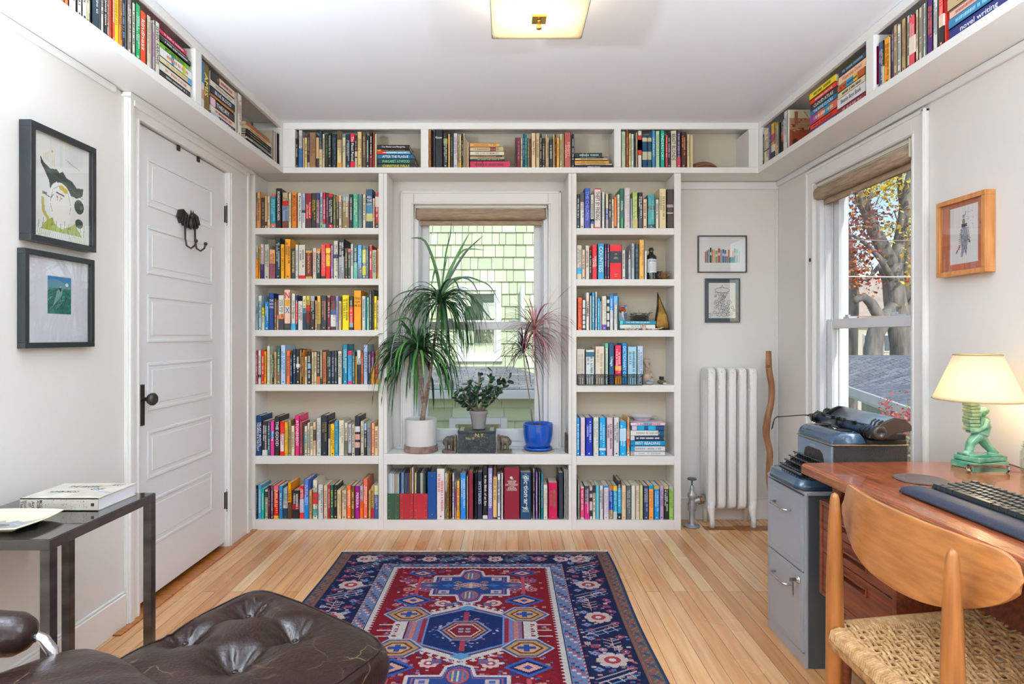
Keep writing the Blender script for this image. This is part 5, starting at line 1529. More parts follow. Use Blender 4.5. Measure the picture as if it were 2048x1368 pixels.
        outline_poly([(cx+x, cy+y) for x, y in core], 2.4, '1e2c5c', '6c8cc0')
        for sx in (-1, 1):
            r.rect(min(cx+sx*45, cx+sx*50), cy-27, max(cx+sx*45, cx+sx*50), cy+27, '8c2c3c'); r.rect(min(cx+sx*52, cx+sx*54), cy-25, max(cx+sx*52, cx+sx*54), cy+25, '5c80b8'); r.rect(min(cx+sx*56, cx+sx*61), cy-21, max(cx+sx*56, cx+sx*61), cy+21, 'b87870')
            for k in range(-3, 4): r.line(cx+sx*70, cy+k*5, cx+sx*82, cy+k*5, 2, WH)
            for k in (-1, 0, 1): r.line(cx+sx*82, cy+k*13, cx+sx*98, cy+k*13, 2.2, WH)
            r.line(cx+sx*81, cy-17, cx+sx*81, cy+17, 3, WH); r.line(cx+sx*71, cy-17, cx+sx*71, cy+17, 2, WH)
        for k in range(150):
            x, y = rr.uniform(-42, 42), rr.uniform(-38, 38)
            if abs(x)/46+abs(y)/52 < .92 and abs(x)/28+abs(y)/20 > 1: r.rect(cx+x-1.4, cy+y-1, cx+x+1.4, cy+y+1, rr.choice(['8c9cc8', 'b07c8c', '4c64a0', 'c8c0c8']))
        for s_, c_ in ((31, '8c94b4'), (28, '26306a'), (25, 'b8845c'), (22, '7c2430'), (19, WH), (17, '7c1c2c')): r.poly([(cx-s_, cy), (cx-s_*.45, cy-s_*.72), (cx+s_*.45, cy-s_*.72), (cx+s_, cy), (cx+s_*.45, cy+s_*.72), (cx-s_*.45, cy+s_*.72)], c_)
        for sx, sy in ((-1, -1), (1, 1), (-1, 1), (1, -1)): r.ell(cx+sx*4, cy+sy*3, 3.4, 2.2, '8c9cac')
        for sy in (-1, 1): r.rect(cx-3.5, min(cy+sy*22, cy+sy*44), cx+3.5, max(cy+sy*22, cy+sy*44), 'a03c4c'); r.dia(cx, cy+sy*54, 12, 7, '5c90bc')
    cyh = .850*pxm
    for sgn in (-1, 1):
        cross(cyh+sgn*.419*pxm)
    hexa(cyh)
    for sx in (-1, 1):
        for sy in (-1, 1):
            X, Y = cx+sx*.243*pxm, cyh+sy*.133*pxm
            for s_, c_ in ((30, 'a8b0c4'), (27, '3c4c7c'), (24, 'b88c5c'), (18, '5c2c2c'), (15, 'c89c74')): r.poly([(X-s_, Y), (X-s_*.4, Y-s_*.62), (X+s_*.4, Y-s_*.62), (X+s_, Y), (X+s_*.4, Y+s_*.62), (X-s_*.4, Y+s_*.62)], c_)
            r.rect(X-10, Y-2.5, X+10, Y+2.5, '2c4890'); r.rect(X-3, Y-7, X+3, Y+7, '2c4890')
            for yy_, s_ in ((.262, 21), (.56, 17)):
                Y = cyh+sy*yy_*pxm; r.dia(X, Y, s_*1.2, s_*.85, '3c5ca0'); r.dia(X, Y, s_*.95, s_*.62, '1c2858'); r.dia(X, Y, s_*.7, s_*.42, 'd8a090'); r.dia(X, Y, s_*.25, s_*.2, '3c4c90')
            for dx_, dy_, c_ in ((-11, .375, '9c5478'), (11, .375, 'c07868'), (11, .47, '9c5478'), (-11, .47, 'c07868')): motif(X+sx*dx_, cyh+sy*dy_*pxm, 9, [c_, '7c3c5c', 'd0a098'], 1)
            r.rect(X-2.5, min(cyh+sy*.33*pxm, cyh+sy*.52*pxm), X+2.5, max(cyh+sy*.33*pxm, cyh+sy*.52*pxm), 'b84c5c')
            motif(X-sx*38, cyh+sy*.235*pxm, 12, ['d8b8b4', 'a04858', 'e0d8d0'], 1); motif(cx+sx*24, cyh+sy*.224*pxm, 9, ['4c6c9c', 'a04858', 'c8b0a0'], 4)
    r.a = r.a*.62
    r.a *= (1+np.random.RandomState(1).normal(0, .10, (ny, nx, 1))); r.a = np.clip(r.a, 0, 1)
    X0, Y1 = -.893, 3.184
    root = thing('rug', 'red and navy oriental rug with hexagon medallion on the wood floor', 'rug', (X0+W/2, Y1-H/2, 0))
    fn = lambda u, v: (X0+W*u+.006*np.sin(v*9)*(abs(u-.5)*2)**6, Y1-H+H*v, .008+.0006*np.sin(u*23+v*11))
    m_rug = attr_mat('knotted_wool', .95, bump=(420, .5), spec=.1, sheen=0)
    o = r.mesh('pile', fn, m_rug, parent=root); sd = o.modifiers.new('s', 'SOLIDIFY'); sd.thickness = .007; sd.offset = -1
    q = MB(); rr = random.Random(4)
    for Yb, s_ in ((Y1, 1), (Y1-H, -1)):
        for k in range(430):
            x = X0+.004+(W-.008)*k/429+rr.uniform(-.001, .001); l_ = rr.uniform(.010, .022)*(1.8 if k > 395 else 1); q.tube([(x, Yb-s_*.002, .009), (x+rr.uniform(-.004, .004), Yb+s_*l_*.6, .007), (x+rr.uniform(-.009, .009), Yb+s_*l_, .002)], [.0022, .0018, .0009], 4)
    q.build('fringe', mat('wool_fringe', 'd8d0c4', .95), parent=root)
rug()
# ------------------------------------------------------------------ binders and magazines under the bench
ZBN = zz(1040)+.0005
holders = [(771.8, 799, '2f5038', 'dark green magazine holder with studded sides, filled with magazines'), (799.6, 827.3, 'a81e28', 'red studded magazine holder next to the green one'), (827.9, 855.0, 'b0202c', 'red studded magazine holder next to the blue binder')]
m_stud = mat('metal_stud', 'd8d8d4', .25, .9)
m_magp = attr_mat('magazine_cover', .35, coat=.2)
hb_ = []
for a, b_, c, lb in holders:
    a = max(a, 774.6)
    x0, x1 = xx(a, YS), xx(b_, YS); hh = .156; mm = mat('holder_card_'+c, c, .5, coat=.2)
    root = thing('magazine_holder', lb, 'magazine holder', ((x0+x1)/2, YS, ZBN), 'magazine holders under the window bench')
    q = MB().box(x0, YS-.004, ZBN, x1, YS, ZBN+hh).box(x0, YS, ZBN, x0+.002, YS+.17, ZBN+hh).box(x1-.002, YS, ZBN, x1, YS+.17, ZBN+hh).box(x0, YS, ZBN, x1, YS+.17, ZBN+.002).box(x0, YS+.168, ZBN, x1, YS+.17, ZBN+hh)
    q.build('case', mm, parent=root)
    q = MB().box(x0+.0165, YS-.0052, ZBN, x0+.0175, YS-.004, ZBN+hh).box(x1-.0195, YS-.0052, ZBN, x1-.0185, YS-.004, ZBN+hh)
    for xk in (x0+.0105, x1-.010):
        for z in (.014, .055, .10, .145): q.ball((xk, YS-.0045, ZBN+z), .0021, seg=8)
    q.build('studs', m_stud, parent=root)
k = 0
for r_ in CE.strip().split('\n'):
    f = (r_+';').split(';'); a = [v for v in f[0].split()]
    x0, x1 = xx(760+float(a[0])/10.24, YS), xx(760+float(a[1])/10.24, YS); h = zz(920+float(a[2])/10.24, YS)-ZBN-.003; YM = YS+.004
    for hxa, hxb, _, _2 in holders:      # keep inside its holder
        A, B_ = xx(max(hxa, 774.6), YS)+.0024, xx(hxb, YS)-.0024
        if A-.004 <= (x0+x1)/2 <= B_+.004: x0, x1 = max(x0, A), min(x1, B_)
    if x1-x0 < .001: continue
    q = MB().box(x0, YM, ZBN+.0022, x1-.0004, YM+.15, ZBN+h, 0, hx(a[3]))
    if f[1]:
        u, c = f[1].split(':'); u0, u1 = [float(v)/100 for v in u.split('-')]; q.box(x0-.0001, YM-.0004, ZBN+h*(1-u1), x1-.0003, YM+.01, ZBN+h*(1-u0), 0, hx(c))
    hold = 'green' if (x0+x1)/2 < xx(799.3, YS) else 'first red' if (x0+x1)/2 < xx(827.6, YS) else 'second red'
    o = q.build('magazine', m_magp); k += 1
    prevc = globals().get('_pm', 'end'); cn_ = cname(a[3]); _pm = cn_
    nth = ('first', 'second', 'third', 'fourth', 'fifth', 'sixth', 'seventh', 'eighth', 'ninth', 'tenth')
    _cnt = globals().setdefault('_cnt', {}); key = (hold,); _cnt[key] = _cnt.get(key, 0)+1
    tag(o, 'thin %s magazine in the %s holder, %s from the door side' % (cn_, hold, nth[min(9, _cnt[key]-1)]), 'magazine', 'magazines in the holders')
bl = mat('blue_vinyl', '14488c', .35, coat=.3)
x0, x1 = xx(855.4, YS), xx(873.0, YS)
q = MB().box(x0, YS-.002, ZBN, x1, YS+.012, ZBN+.286).box(x0, YS, ZBN, x0+.003, YS+.17, ZBN+.286).box(x1-.003, YS, ZBN, x1, YS+.17, ZBN+.286)
o = tag(q.build('ring_binder', bl, bevel=.0015), 'tall glossy blue ring binder beside the red magazine holders', 'binder')
q = MB()
for z in (.03, .262): q.ball(((x0+x1)/2, YS-.003, ZBN+z), .0035, seg=10)
q.build('rivet', m_stud, parent=o); MB().box(x0+.006, YS+.013, ZBN+.004, x1-.006, YS+.165, ZBN+.27).build('pages', mat('binder_pages', 'dcdcd8', .9), parent=o)
# lettering of the two big dictionaries
q = MB(); dx_ = xx(950+755/10.24, YS); yt = YS-.0016
for s_, z_, w_, h_ in (('THE', 386, .02, .008), ('RANDOM', 432, .05, .011), ('HOUSE', 466, .042, .011), ('DICTIONARY', 505, .078, .012), ('OF THE', 545, .03, .009), ('ENGLISH', 572, .048, .011), ('LANGUAGE', 606, .062, .012)): put_text(q, s_, dx_, zz(920+z_/10.24, YS), w_, h_, yt, False, 0, hx('e4d8cc'))
q.ball((dx_-.004, yt+.001, zz(920+360/10.24, YS)), .009, 0, hx('e0dcc0'), 10, (1, .15, .9))
for B in BOOKS:
    if 'D' in B['fl'] and B['ph'] == 'window bench' and B['col'] == '7f1f30' and B['own']: DB = B
def on_book(B, q, nm='lettering'):
    for o in bpy.data.objects:
        if o.get('label') == B['lb']:
            c = q.build(nm, m_ttl, loc=tuple(o.location)); c.parent = o; c.location = (0, 0, 0); return
q.v = [(x, y-.002, z) for x, y, z in q.v]; on_book(DB, q)
for B in BOOKS:
    if B['own'] and B['col'] == '1b3d5c':
        q = MB(); X = (B['u0']+B['u1'])/2
        for s_, z_, w_, h_ in (('THE', 290, .015, .006), ('AMERICAN', 325, .04, .007), ('HERITAGE', 358, .04, .007), ('OF THE', 985, .03, .007), ('ENGLISH', 1020, .035, .007), ('LANGUAGE', 1050, .04, .007)): put_text(q, s_, X, zz(920+z_/10.24, YS), w_, h_, YS-.0036, False, 0, hx('dce4e8'))
        on_book(B, q)
    if B['own'] and B['col'] == 'd22034':
        q = MB(); X = (B['u0']+B['u1'])/2
        for s_, z_, w_, h_ in (('THE', 310, .012, .005), ('MFA vs NYC', 325, .016, .004), ('STORIES', 385, .02, .006), ('COLLECTED', 402, .026, .006), ('VINTAGE', 700, .02, .004), ('BOOKS', 738, .014, .004)): put_text(q, s_, X, zz(475+z_/9.526, YS), w_, h_, YS-.0036, False, 0, hx('e8dcd4'))
        on_book(B, q)
# ------------------------------------------------------------------ plants on the bench
ZB = zz(908)+.0005
m_soil = mat('potting_soil', '2e241e', .95, bump=(90, 1.0))
m_bark = mat('pale_bark', '9a8270', .8, var=(40, '6e5a4a', (1, 1, 3)), bump=(60, .5))
m_leafg = attr_mat('dracaena_leaf', .38, coat=.2)
XJ0, XJ1 = xx(774)+.012, xx(1137)-.012
def ribbon(mb, base, az, el, length, width, col, droop=1.0, seg=9, ysq=.42, ymax=3.735, fold=.25, cols=None):
    d = Vector((math.cos(az)*math.cos(el), math.sin(az)*math.cos(el)*ysq, math.sin(el))).normalized()
    p = Vector(base); st = length/seg; pts = [p.copy()]
    for i in range(seg):
        d = (d+Vector((0, 0, -droop*.20*(i/seg+.25)))).normalized(); p = p+d*st; p.y = min(p.y, ymax if XJ0 < p.x < XJ1 else 3.542); pts.append(p.copy())
    b0 = len(mb.v)
    for i, q in enumerate(pts):
        t = i/seg; w_ = width*(.55+.45*min(1, t*4))*(1-t**2.2)**.8+.0004
        tg = (pts[min(i+1, seg)]-pts[max(i-1, 0)]).normalized(); sd = tg.cross(Vector((0, 0, 1)))
        if sd.length < .15: sd = Vector((math.sin(az+.7), -.5, .1))
        sd.normalize(); nn = sd.cross(tg)
        mb.v += [tuple(q+sd*w_*.5+nn*w_*fold*.5), tuple(q), tuple(q-sd*w_*.5+nn*w_*fold*.5)]
    for i in range(seg):
        a = b0+i*3
        for k in (0, 1): mb.f.append((a+k, a+k+1, a+k+4, a+k+3)); mb.m.append(0); mb.c.append(cols[k] if cols else col)
def pot_round(root, cx, cy, z0, prof, m_, name='pot'):
    MB().lathe(prof, cx, cy, z0, 40).build(name, m_, parent=root, smooth='auto')
YP = 3.655
PX_ = lambda px: (px-PX)*YP/F
PZ = lambda py: EYE-(py-PY)*YP/F
p1_ = thing('potted_plant', 'tall green dracaena with drooping leaves in the white cylinder pot', 'plant', (PX_(842), YP, ZB))
cx = PX_(842); r0 = .100
pot_round(p1_, cx, YP, ZB, [(r0+.002, 0), (r0+.004, .004), (r0+.002, .038), (r0-.004, .040), (r0-.006, .034), (.01, .034)], mat('weathered_wood_saucer', '9c8478', .8, var=(20, '6c584c')), 'saucer')
pot_round(p1_, cx, YP, ZB+.0345, [(r0-.012, 0), (r0-.004, .006), (r0-.001, .165), (r0-.006, .167), (r0-.008, .150), (.01, .15)], mat('white_ceramic', 'dcdad8', .35, coat=.3))
MB().lathe([(r0-.009, -.004), (.05, .003), (.004, .005)], cx, YP, ZB+.180, 24).build('soil', m_soil, parent=p1_, smooth=True)
h1, h2 = Vector((PX_(838), 3.63, PZ(697))), Vector((PX_(882), 3.64, PZ(598)))
q = MB().tube([(PX_(844), YP, ZB+.18), (PX_(847), YP, PZ(825)), (PX_(850), YP, PZ(803))], [.017, .015, .016], 10)
q.tube([(PX_(848), YP, PZ(812)), (PX_(842), 3.645, PZ(775)), h1], [.012, .009, .008], 8).tube([(PX_(850), YP, PZ(812)), (PX_(858), YP, PZ(770)), (PX_(868), 3.65, PZ(690)), h2], [.012, .009, .0085, .008], 8).tube([(PX_(850), YP, PZ(815)), (PX_(853), YP-.02, PZ(785)), (PX_(856), YP-.02, PZ(765))], [.010, .008, .005], 8)
q.build('trunk', m_bark, parent=p1_, smooth=True)
rr = random.Random(21); q = MB()
GR = ['2e5a2c', '3c7434', '24482c', '4c8a3c', '1f3c28', '5c9448', '2c5034']
for k in range(125):
    az = rr.uniform(0, 2*PI); el = rr.uniform(-.3, 1.05); c = hx(rr.choice(GR)); ln = rr.uniform(.30, .50)
    ribbon(q, h1+Vector((rr.uniform(-.01, .01), rr.uniform(-.01, .01), rr.uniform(-.03, .02))), az, el, ln, rr.uniform(.015, .024), c, rr.uniform(2.2, 3.6), 10, .40)
for k in range(120):
    az = rr.uniform(0, 2*PI); el = rr.uniform(-.5, .95); c = hx(rr.choice(GR)); ln = rr.uniform(.26, .46)
    ribbon(q, h2+Vector((rr.uniform(-.01, .01), rr.uniform(-.01, .01), rr.uniform(-.04, .01))), az, el, ln, rr.uniform(.014, .023), c, rr.uniform(2.2, 3.6), 10, .38)
def leaf_path(mb, pxs, Y0, Y1, width, col):
    pts = smooth_pts([P(a, b_, Y0+(Y1-Y0)*i/(len(pxs)-1)) for i, (a, b_) in enumerate(pxs)], 4); n_ = len(pts)-1; b0 = len(mb.v)
    for i, p in enumerate(pts):
        t = i/n_; w_ = width*(.6+.4*min(1, t*4))*(1-t**2.4)**.8+.0005; p.y = min(p.y, 3.74 if XJ0 < p.x < XJ1 else 3.542)
        tg = (pts[min(i+1, n_)]-pts[max(i-1, 0)]).normalized(); sd = tg.cross(Vector((0, 1, 0))).normalized(); nn = Vector((0, 1, 0))
        mb.v += [tuple(p+sd*w_*.5+nn*w_*.15), tuple(p), tuple(p-sd*w_*.5+nn*w_*.15)]
    for i in range(n_):
        a = b0+i*3
        for k in (0, 1): mb.f.append((a+k, a+k+1, a+k+4, a+k+3)); mb.m.append(0); mb.c.append(col)
for pxs, w_ in (([(882, 590), (871.6, 537), (849.6, 482), (821, 476)], .020), ([(882, 590), (891, 511), (900, 472), (903, 443)], .010), ([(882, 590), (897, 550), (914, 512), (926, 489), (940, 464)], .018), ([(882, 590), (905, 545), (926, 511), (942, 493), (967, 471)], .016),
  ([(882, 588), (895, 550), (909, 522), (926, 501), (944, 498), (970, 500)], .015), ([(880, 585), (874, 548), (869, 543), (863, 572)], .018), ([(884, 588), (905, 565), (931, 554), (960, 562), (981, 574), (1001, 610)], .012), ([(880, 588), (860, 580), (834, 579), (799, 588), (783, 607), (778, 640)], .011),
  ([(884, 590), (920, 580), (950, 600), (975, 630), (985, 640)], .013), ([(884, 592), (910, 590), (935, 620), (950, 660)], .014), ([(884, 590), (900, 562), (925, 555), (945, 565), (957, 590)], .015)):
    leaf_path(q, pxs, 3.64, 3.60, w_, hx(rr.choice(GR[:3])))
for pxs, w_ in (([(838, 695), (815, 660), (800, 650), (785, 690), (780, 740)], .012), ([(838, 695), (810, 690), (790, 700), (770, 735), (757, 742)], .010), ([(838, 690), (820, 640), (795, 640), (768, 650)], .010), ([(838, 692), (815, 655), (795, 640), (768, 665)], .009)):
    leaf_path(q, pxs, 3.63, 3.50, w_, hx(rr.choice(GR[:3])))
for az, el, ln, dr in ((1.4, 1.10, .30, .62), (PI, 1.0, .30, 2.2), (0, .35, .46, 1.2), (PI+.1, .35, .44, 1.2), (PI, .15, .42, 1.0), (-.2, .2, .5, 1.3)):
    ribbon(q, h2, az, el, ln, .015, hx(rr.choice(GR[:3])), dr, 12, .25)
for az, el, ln, dr in ((PI, .55, .36, 1.6), (PI, .25, .36, 1.2), (PI-.2, .9, .34, 1.9), (0, .3, .34, 1.3)):
    ribbon(q, h1, az, el, ln, .013, hx(rr.choice(GR[:3])), dr, 12, .25)
q.build('leaves', m_leafg, parent=p1_, smooth=True)
# pink dracaena
cx = PX_(1076); yb_ = 3.66; r0 = .094
ck = tag(MB().lathe([(.098, 0), (.100, .003), (.098, .007), (.02, .007)], cx+.002, yb_, ZB, 40).build('cork_coaster', mat('cork', 'b8a088', .9, bump=(200, .4)), smooth='auto'), 'round pale cork coaster under the blue glazed pot', 'coaster')
p2_ = thing('potted_plant', 'thin pink and maroon dracaena in the glossy blue pot', 'plant', (cx, yb_, ZB+.0075))
m_blue = mat('blue_glaze', '0f4fb4', .14, coat=.8)
pot_round(p2_, cx, yb_, ZB+.0075, [(.078, 0), (.088, .006), (.090, .018), (.084, .020), (.076, .012), (.01, .012)], m_blue, 'saucer')
pot_round(p2_, cx, yb_, ZB+.0205, [(.060, 0), (.074, .010), (.086, .045), (.0925, .09), (.0935, .148), (.0915, .151), (.088, .147), (.086, .135), (.01, .135)], m_blue)
MB().lathe([(.086, -.003), (.04, .004), (.004, .004)], cx, yb_, ZB+.156, 24).build('soil', m_soil, parent=p2_, smooth=True)
g1, g2 = Vector((PX_(1046), 3.66, PZ(700))), Vector((PX_(1069), 3.65, PZ(662)))
q = MB().tube([(PX_(1066), yb_, ZB+.15), (PX_(1060), yb_, PZ(800)), (PX_(1051), yb_, PZ(745)), g1], [.0045, .004, .004, .0035], 8).tube([(PX_(1080), yb_, ZB+.15), (PX_(1078), yb_, PZ(800)), (PX_(1071), 3.65, PZ(735)), (PX_(1070), 3.65, PZ(690)), g2], [.004, .004, .0035, .0035, .003], 8)
q.build('stem', mat('grey_stem', '8c7c70', .7), parent=p2_, smooth=True)
q = MB(); PK1 = ['b06878', 'c48890', '9c5464', 'd0a0a0', '8c4858']; DKM = ['4a2c34', '5c3038', '3c3430', '6c3c44', '44443c']
for k in range(105):
    az = rr.uniform(0, 2*PI); ribbon(q, g2+Vector((0, 0, rr.uniform(-.03, .03))), az, rr.uniform(-.5, 1.15), rr.uniform(.18, .34), rr.uniform(.007, .0115), hx(rr.choice(PK1)), rr.uniform(.9, 2.2), 9, .45)
for k in range(78):
    az = rr.uniform(0, 2*PI); ribbon(q, g1+Vector((0, 0, rr.uniform(-.02, .03))), az, rr.uniform(-.5, 1.0), rr.uniform(.13, .28), rr.uniform(.007, .011), hx(rr.choice(DKM)), rr.uniform(.9, 2.2), 9, .4)
for az, el, ln in ((.3, 1.15, .34), (.2, 1.0, .36), (.5, 1.3, .28), (PI-.5, 1.05, .32)): ribbon(q, g2, az, el, ln, .009, hx(rr.choice(PK1 if az < 1 else DKM)), .35, 9, .4)
q.build('leaves', attr_mat('pink_leaf', .4), parent=p2_, smooth=True)
# metal box, jade plant, elephants
m_box = mat('worn_painted_box', '3f4644', .55, .2, var=(26, '23272a'), bump=(30, .3))
X0, X1 = PX_(918), PX_(991); YB0, YB1 = 3.575, 3.70; HB = PZ(857)-ZB
bx_ = thing('metal_box', 'old dark painted metal box with scuffed lettering under the jade plant', 'box', ((X0+X1)/2, 3.63, ZB))
MB().box(X0, YB0, ZB, X1, YB1, ZB+HB-.018).build('body', m_box, parent=bx_, bevel=.003)
q = MB().box(X0-.003, YB0-.003, ZB+HB-.018, X1+.003, YB1+.003, ZB+HB); q.build('lid', m_box, parent=bx_, bevel=.003)
q = MB()
for a in (.04, .85): q.box(X0+(X1-X0)*a, YB0-.004, ZB+HB, X0+(X1-X0)*(a+.11), YB1+.003, ZB+HB+.002)
q.build('strap', mat('grey_strap', '8c908c', .5), parent=bx_)
q = MB(); rr = random.Random(6)
put_text(q, 'N.Y.', (X0+X1)/2+.02, ZB+HB*.80, .06, .025, YB0-.0006, False, 0, hx('c8a868')); put_text(q, 'No. 8', (X0+X1)/2-.04, ZB+HB*.66, .05, .016, YB0-.0006, False, 0, hx('b09870'))
for k in range(90):
    x, z = rr.uniform(X0+.006, X1-.006), ZB+rr.uniform(.005, HB-.02); q.add([(x, YB0-.0004, z), (x+rr.uniform(.0006, .003), YB0-.0004, z+rr.uniform(.0, .002)), (x+.001, YB0-.0004, z+rr.uniform(.001, .009))], [(0, 1, 2)], 0, hx(rr.choice(['8c9088', 'a8a89c', '70706c'])))
q.build('paint_marks', m_ttl, parent=bx_)
ZJ = ZB+HB+.0022; cx = PX_(957.5); yj = 3.64
p3_ = thing('potted_plant', 'small jade plant with dark oval leaves in a grey pot on the metal box', 'plant', (cx, yj, ZJ))
m_gp = mat('grey_pot', '8a8785', .6)
pot_round(p3_, cx, yj, ZJ, [(.036, 0), (.040, .003), (.051, .088), (.0565, .090), (.0575, .112), (.054, .113), (.052, .105), (.01, .105)], m_gp)
MB().lathe([(.052, -.002), (.004, .003)], cx, yj, ZJ+.106, 20).build('soil', m_soil, parent=p3_)
q, lf = MB(), MB(); rr = random.Random(12)
def leafoval(mb, p, d, ln, wd, c):
    d = d.normalized(); sd = d.cross(Vector((rr.uniform(-1, 1), rr.uniform(-1, 1), rr.uniform(.2, 1)))).normalized(); nn = d.cross(sd)
    vs = []; 
    for t, w_ in ((0, .15), (.25, .75), (.55, 1), (.85, .75), (1, .15)):
        for s_ in (-1, 0, 1): vs.append(p+d*ln*t+sd*wd*.5*w_*s_+nn*(.0016 if s_ == 0 else 0))
    for t, w_ in ((0, .15), (.25, .75), (.55, 1), (.85, .75), (1, .15)): vs.append(p+d*ln*t-nn*.0016)
    fs = []
    for i in range(4):
        a = i*3; fs += [(a, a+1, a+4, a+3), (a+1, a+2, a+5, a+4), (a, a+3, 15+i+1, 15+i), (a+2, 15+i, 15+i+1, a+5)]
    mb.add(vs, fs, 0, c)
JG = ['25402c', '2f5034', '1c3024', '3c6040', '284434']
for tx, ty, tz in ((908, 0, 790), (925, -.02, 775), (935, .02, 762), (960, -.03, 750), (948, .03, 785), (985, -.01, 742), (1000, .02, 760), (1018, 0, 757), (975, .0, 780), (992, -.03, 785), (930, -.03, 800)):
    end = Vector((PX_(tx), yj+ty, PZ(tz))); st = Vector((cx+rr.uniform(-.015, .015), yj, ZJ+.105)); mid = st.lerp(end, .5)+Vector(((end.x-st.x)*.05, 0, .01+abs(end.x-st.x)*-.15))
    pts = [st, st.lerp(mid, .5), mid, mid.lerp(end, .6), end]; q.tube(pts, [.0075, .006, .005, .004, .0025], 7)
    for k in range(19):
        t = .35+.65*k/18; p = mid.lerp(end, (t-.5)*2) if t > .5 else st.lerp(mid, t*2)
        leafoval(lf, p, Vector((rr.uniform(-1, 1), rr.uniform(-.8, .8), rr.uniform(-.5, .9))), rr.uniform(.034, .052), rr.uniform(.019, .029), hx(rr.choice(JG)))
q.build('stem', mat('jade_stem', '7c6c58', .8, bump=(60, .4)), parent=p3_, smooth=True); lf.build('leaves', attr_mat('jade_leaf', .3, coat=.3), parent=p3_, smooth=True)
m_eleph = mat('grey_bronze', '75695c', .5, .4, var=(40, '4a4038'))
def elephant(x_in, s, label):
    """faces outwards (direction s), rump against the upright plate at x_in"""
    root = thing('elephant_bookend', label, 'bookend', (x_in, 3.60, ZB), 'elephant bookends on the window bench')
    MB().box(x_in, 3.575, ZB, x_in+s*.088, 3.635, ZB+.018).build('plinth', m_eleph, parent=root, bevel=.003)
    MB().box(x_in, 3.575, ZB+.018, x_in+s*.016, 3.635, ZB+.105).build('back_plate', m_eleph, parent=root, bevel=.002)
    q = MB(); Z = ZB+.018; X = lambda d: x_in+s*d; Y = 3.605
    q.ball((X(.048), Y, Z+.055), .030, seg=16, sc=(1.05, .75, .95)); q.ball((X(.028), Y, Z+.060), .026, seg=16, sc=(.8, .8, 1.05)); q.ball((X(.072), Y, Z+.045), .020, seg=14, sc=(.8, .8, 1.1))
    for d, yy_ in ((.033, -.012), (.033, .012), (.062, -.012), (.062, .012)): q.tube([(X(d), Y+yy_, Z+.045), (X(d), Y+yy_, Z+.0)], [.011, .0095], 10)
    q.tube([(X(.022), Y, Z+.055), (X(.016), Y-.002, Z+.030), (X(.018), Y-.004, Z+.010), (X(.024), Y-.006, Z+.003)], [.010, .008, .006, .005], 10)
    for yy_ in (-.018, .018): q.ball((X(.034), Y+yy_, Z+.058), .018, seg=12, sc=(.8, .22, 1.1))
    o = q.build('elephant', m_eleph, parent=root, smooth=True); rm = o.modifiers.new('r', 'REMESH'); rm.mode = 'VOXEL'; rm.voxel_size = .0022; rm.use_smooth_shade = True
elephant(PX_(915), -1, 'small bronze elephant bookend between the white pot and the metal box')
elephant(PX_(995), 1, 'small bronze elephant bookend between the metal box and the blue pot')
fr_ = MB().box(PX_(1129), 3.585, ZB, PX_(1133), 3.65, ZB+.115); fr_.xf(Matrix.Identity(4)); tag(fr_.build('small_frame', mat('dark_wood_small', '3c322c', .5), bevel=.002), 'small dark frame leaning on the jamb right beside the blue pot', 'frame')
# ------------------------------------------------------------------ objects on the shelves
def SX(px): return xx(px, YS)
def SZ(py): return zz(py, YS)
z2, z3, z4, z5 = SZ(0)*0+zz(558.5)+.0006, zz(660.2)+.0006, zz(770.2)+.0006, zz(912.6)+.0006
m_dkg = mat('dark_bottle_glass', '0f1613', .06, coat=.6)
cx = SX(1306); bt = MB().lathe([(.030, 0), (.034, .004), (.034, .125), (.031, .145), (.014, .160), (.012, .178), (.017, .179), (.017, .186), (.013, .188), (.013, .197), (.004, .198)], cx, YS+.045, z2, 28).build('bottle', m_dkg, smooth='auto')
tag(bt, 'dark glass bottle with a white label at the end of the second radiator bookcase shelf', 'bottle')
q = MB(); N_ = 14; R_ = .0346
vs = []; fs = []
for i in range(N_+1):
    a = -PI/2-.95+1.9*i/N_; vs += [(cx+R_*math.cos(a), YS+.045+R_*math.sin(a), z2+.043), (cx+R_*math.cos(a), YS+.045+R_*math.sin(a), z2+.125)]
    if i: fs.append((2*i-2, 2*i, 2*i+1, 2*i-1))
q.add(vs, fs, 0, hx('dfe3e6')); put_text(q, 'APOTHEKE', cx, z2+.112, .046, .009, YS+.0098, False, 0, hx('2c3034'))
for k in range(6): q.add([(cx-.016, YS+.0098, z2+.095-.008*k), (cx+.016, YS+.0098, z2+.095-.008*k), (cx+.016, YS+.0098, z2+.0965-.008*k), (cx-.016, YS+.0098, z2+.0965-.008*k)], [(0, 1, 2, 3)], 0, hx('a4a8ac'))
q.build('label_paper', m_ttl, parent=bt)
q = MB(); rr = random.Random(8); c_ = Vector((SX(1332), YS+.05, z2+.026))
for k in range(150):
    d = Vector((rr.gauss(0, 1), rr.gauss(0, 1), rr.gauss(0, .8))).normalized(); a = c_+Vector((d.x*.032, d.y*.032, d.z*.022)); t_ = a+Vector((rr.uniform(-.012, .012), rr.uniform(-.012, .012), rr.uniform(-.005, .010))); a.z = max(a.z, z2+.002); t_.z = max(t_.z, z2+.002); q.tube([a, a.lerp(t_, .5)+d*.003, t_], [.0022, .0018, .001], 5)
q.ball(c_, .020, seg=10)
tag(q.build('dried_seed_pod', mat('dried_brown', '8a6440', .9)), 'spiky brown dried pod beside the dark bottle', 'seed pod')
tag(MB().box(SX(1318), YS+.10, z2, SX(1334), YS+.17, z2+.06).build('notebook', mat('navy_cloth', '23304a', .7)), 'small navy notebook behind the spiky pod', 'notebook')
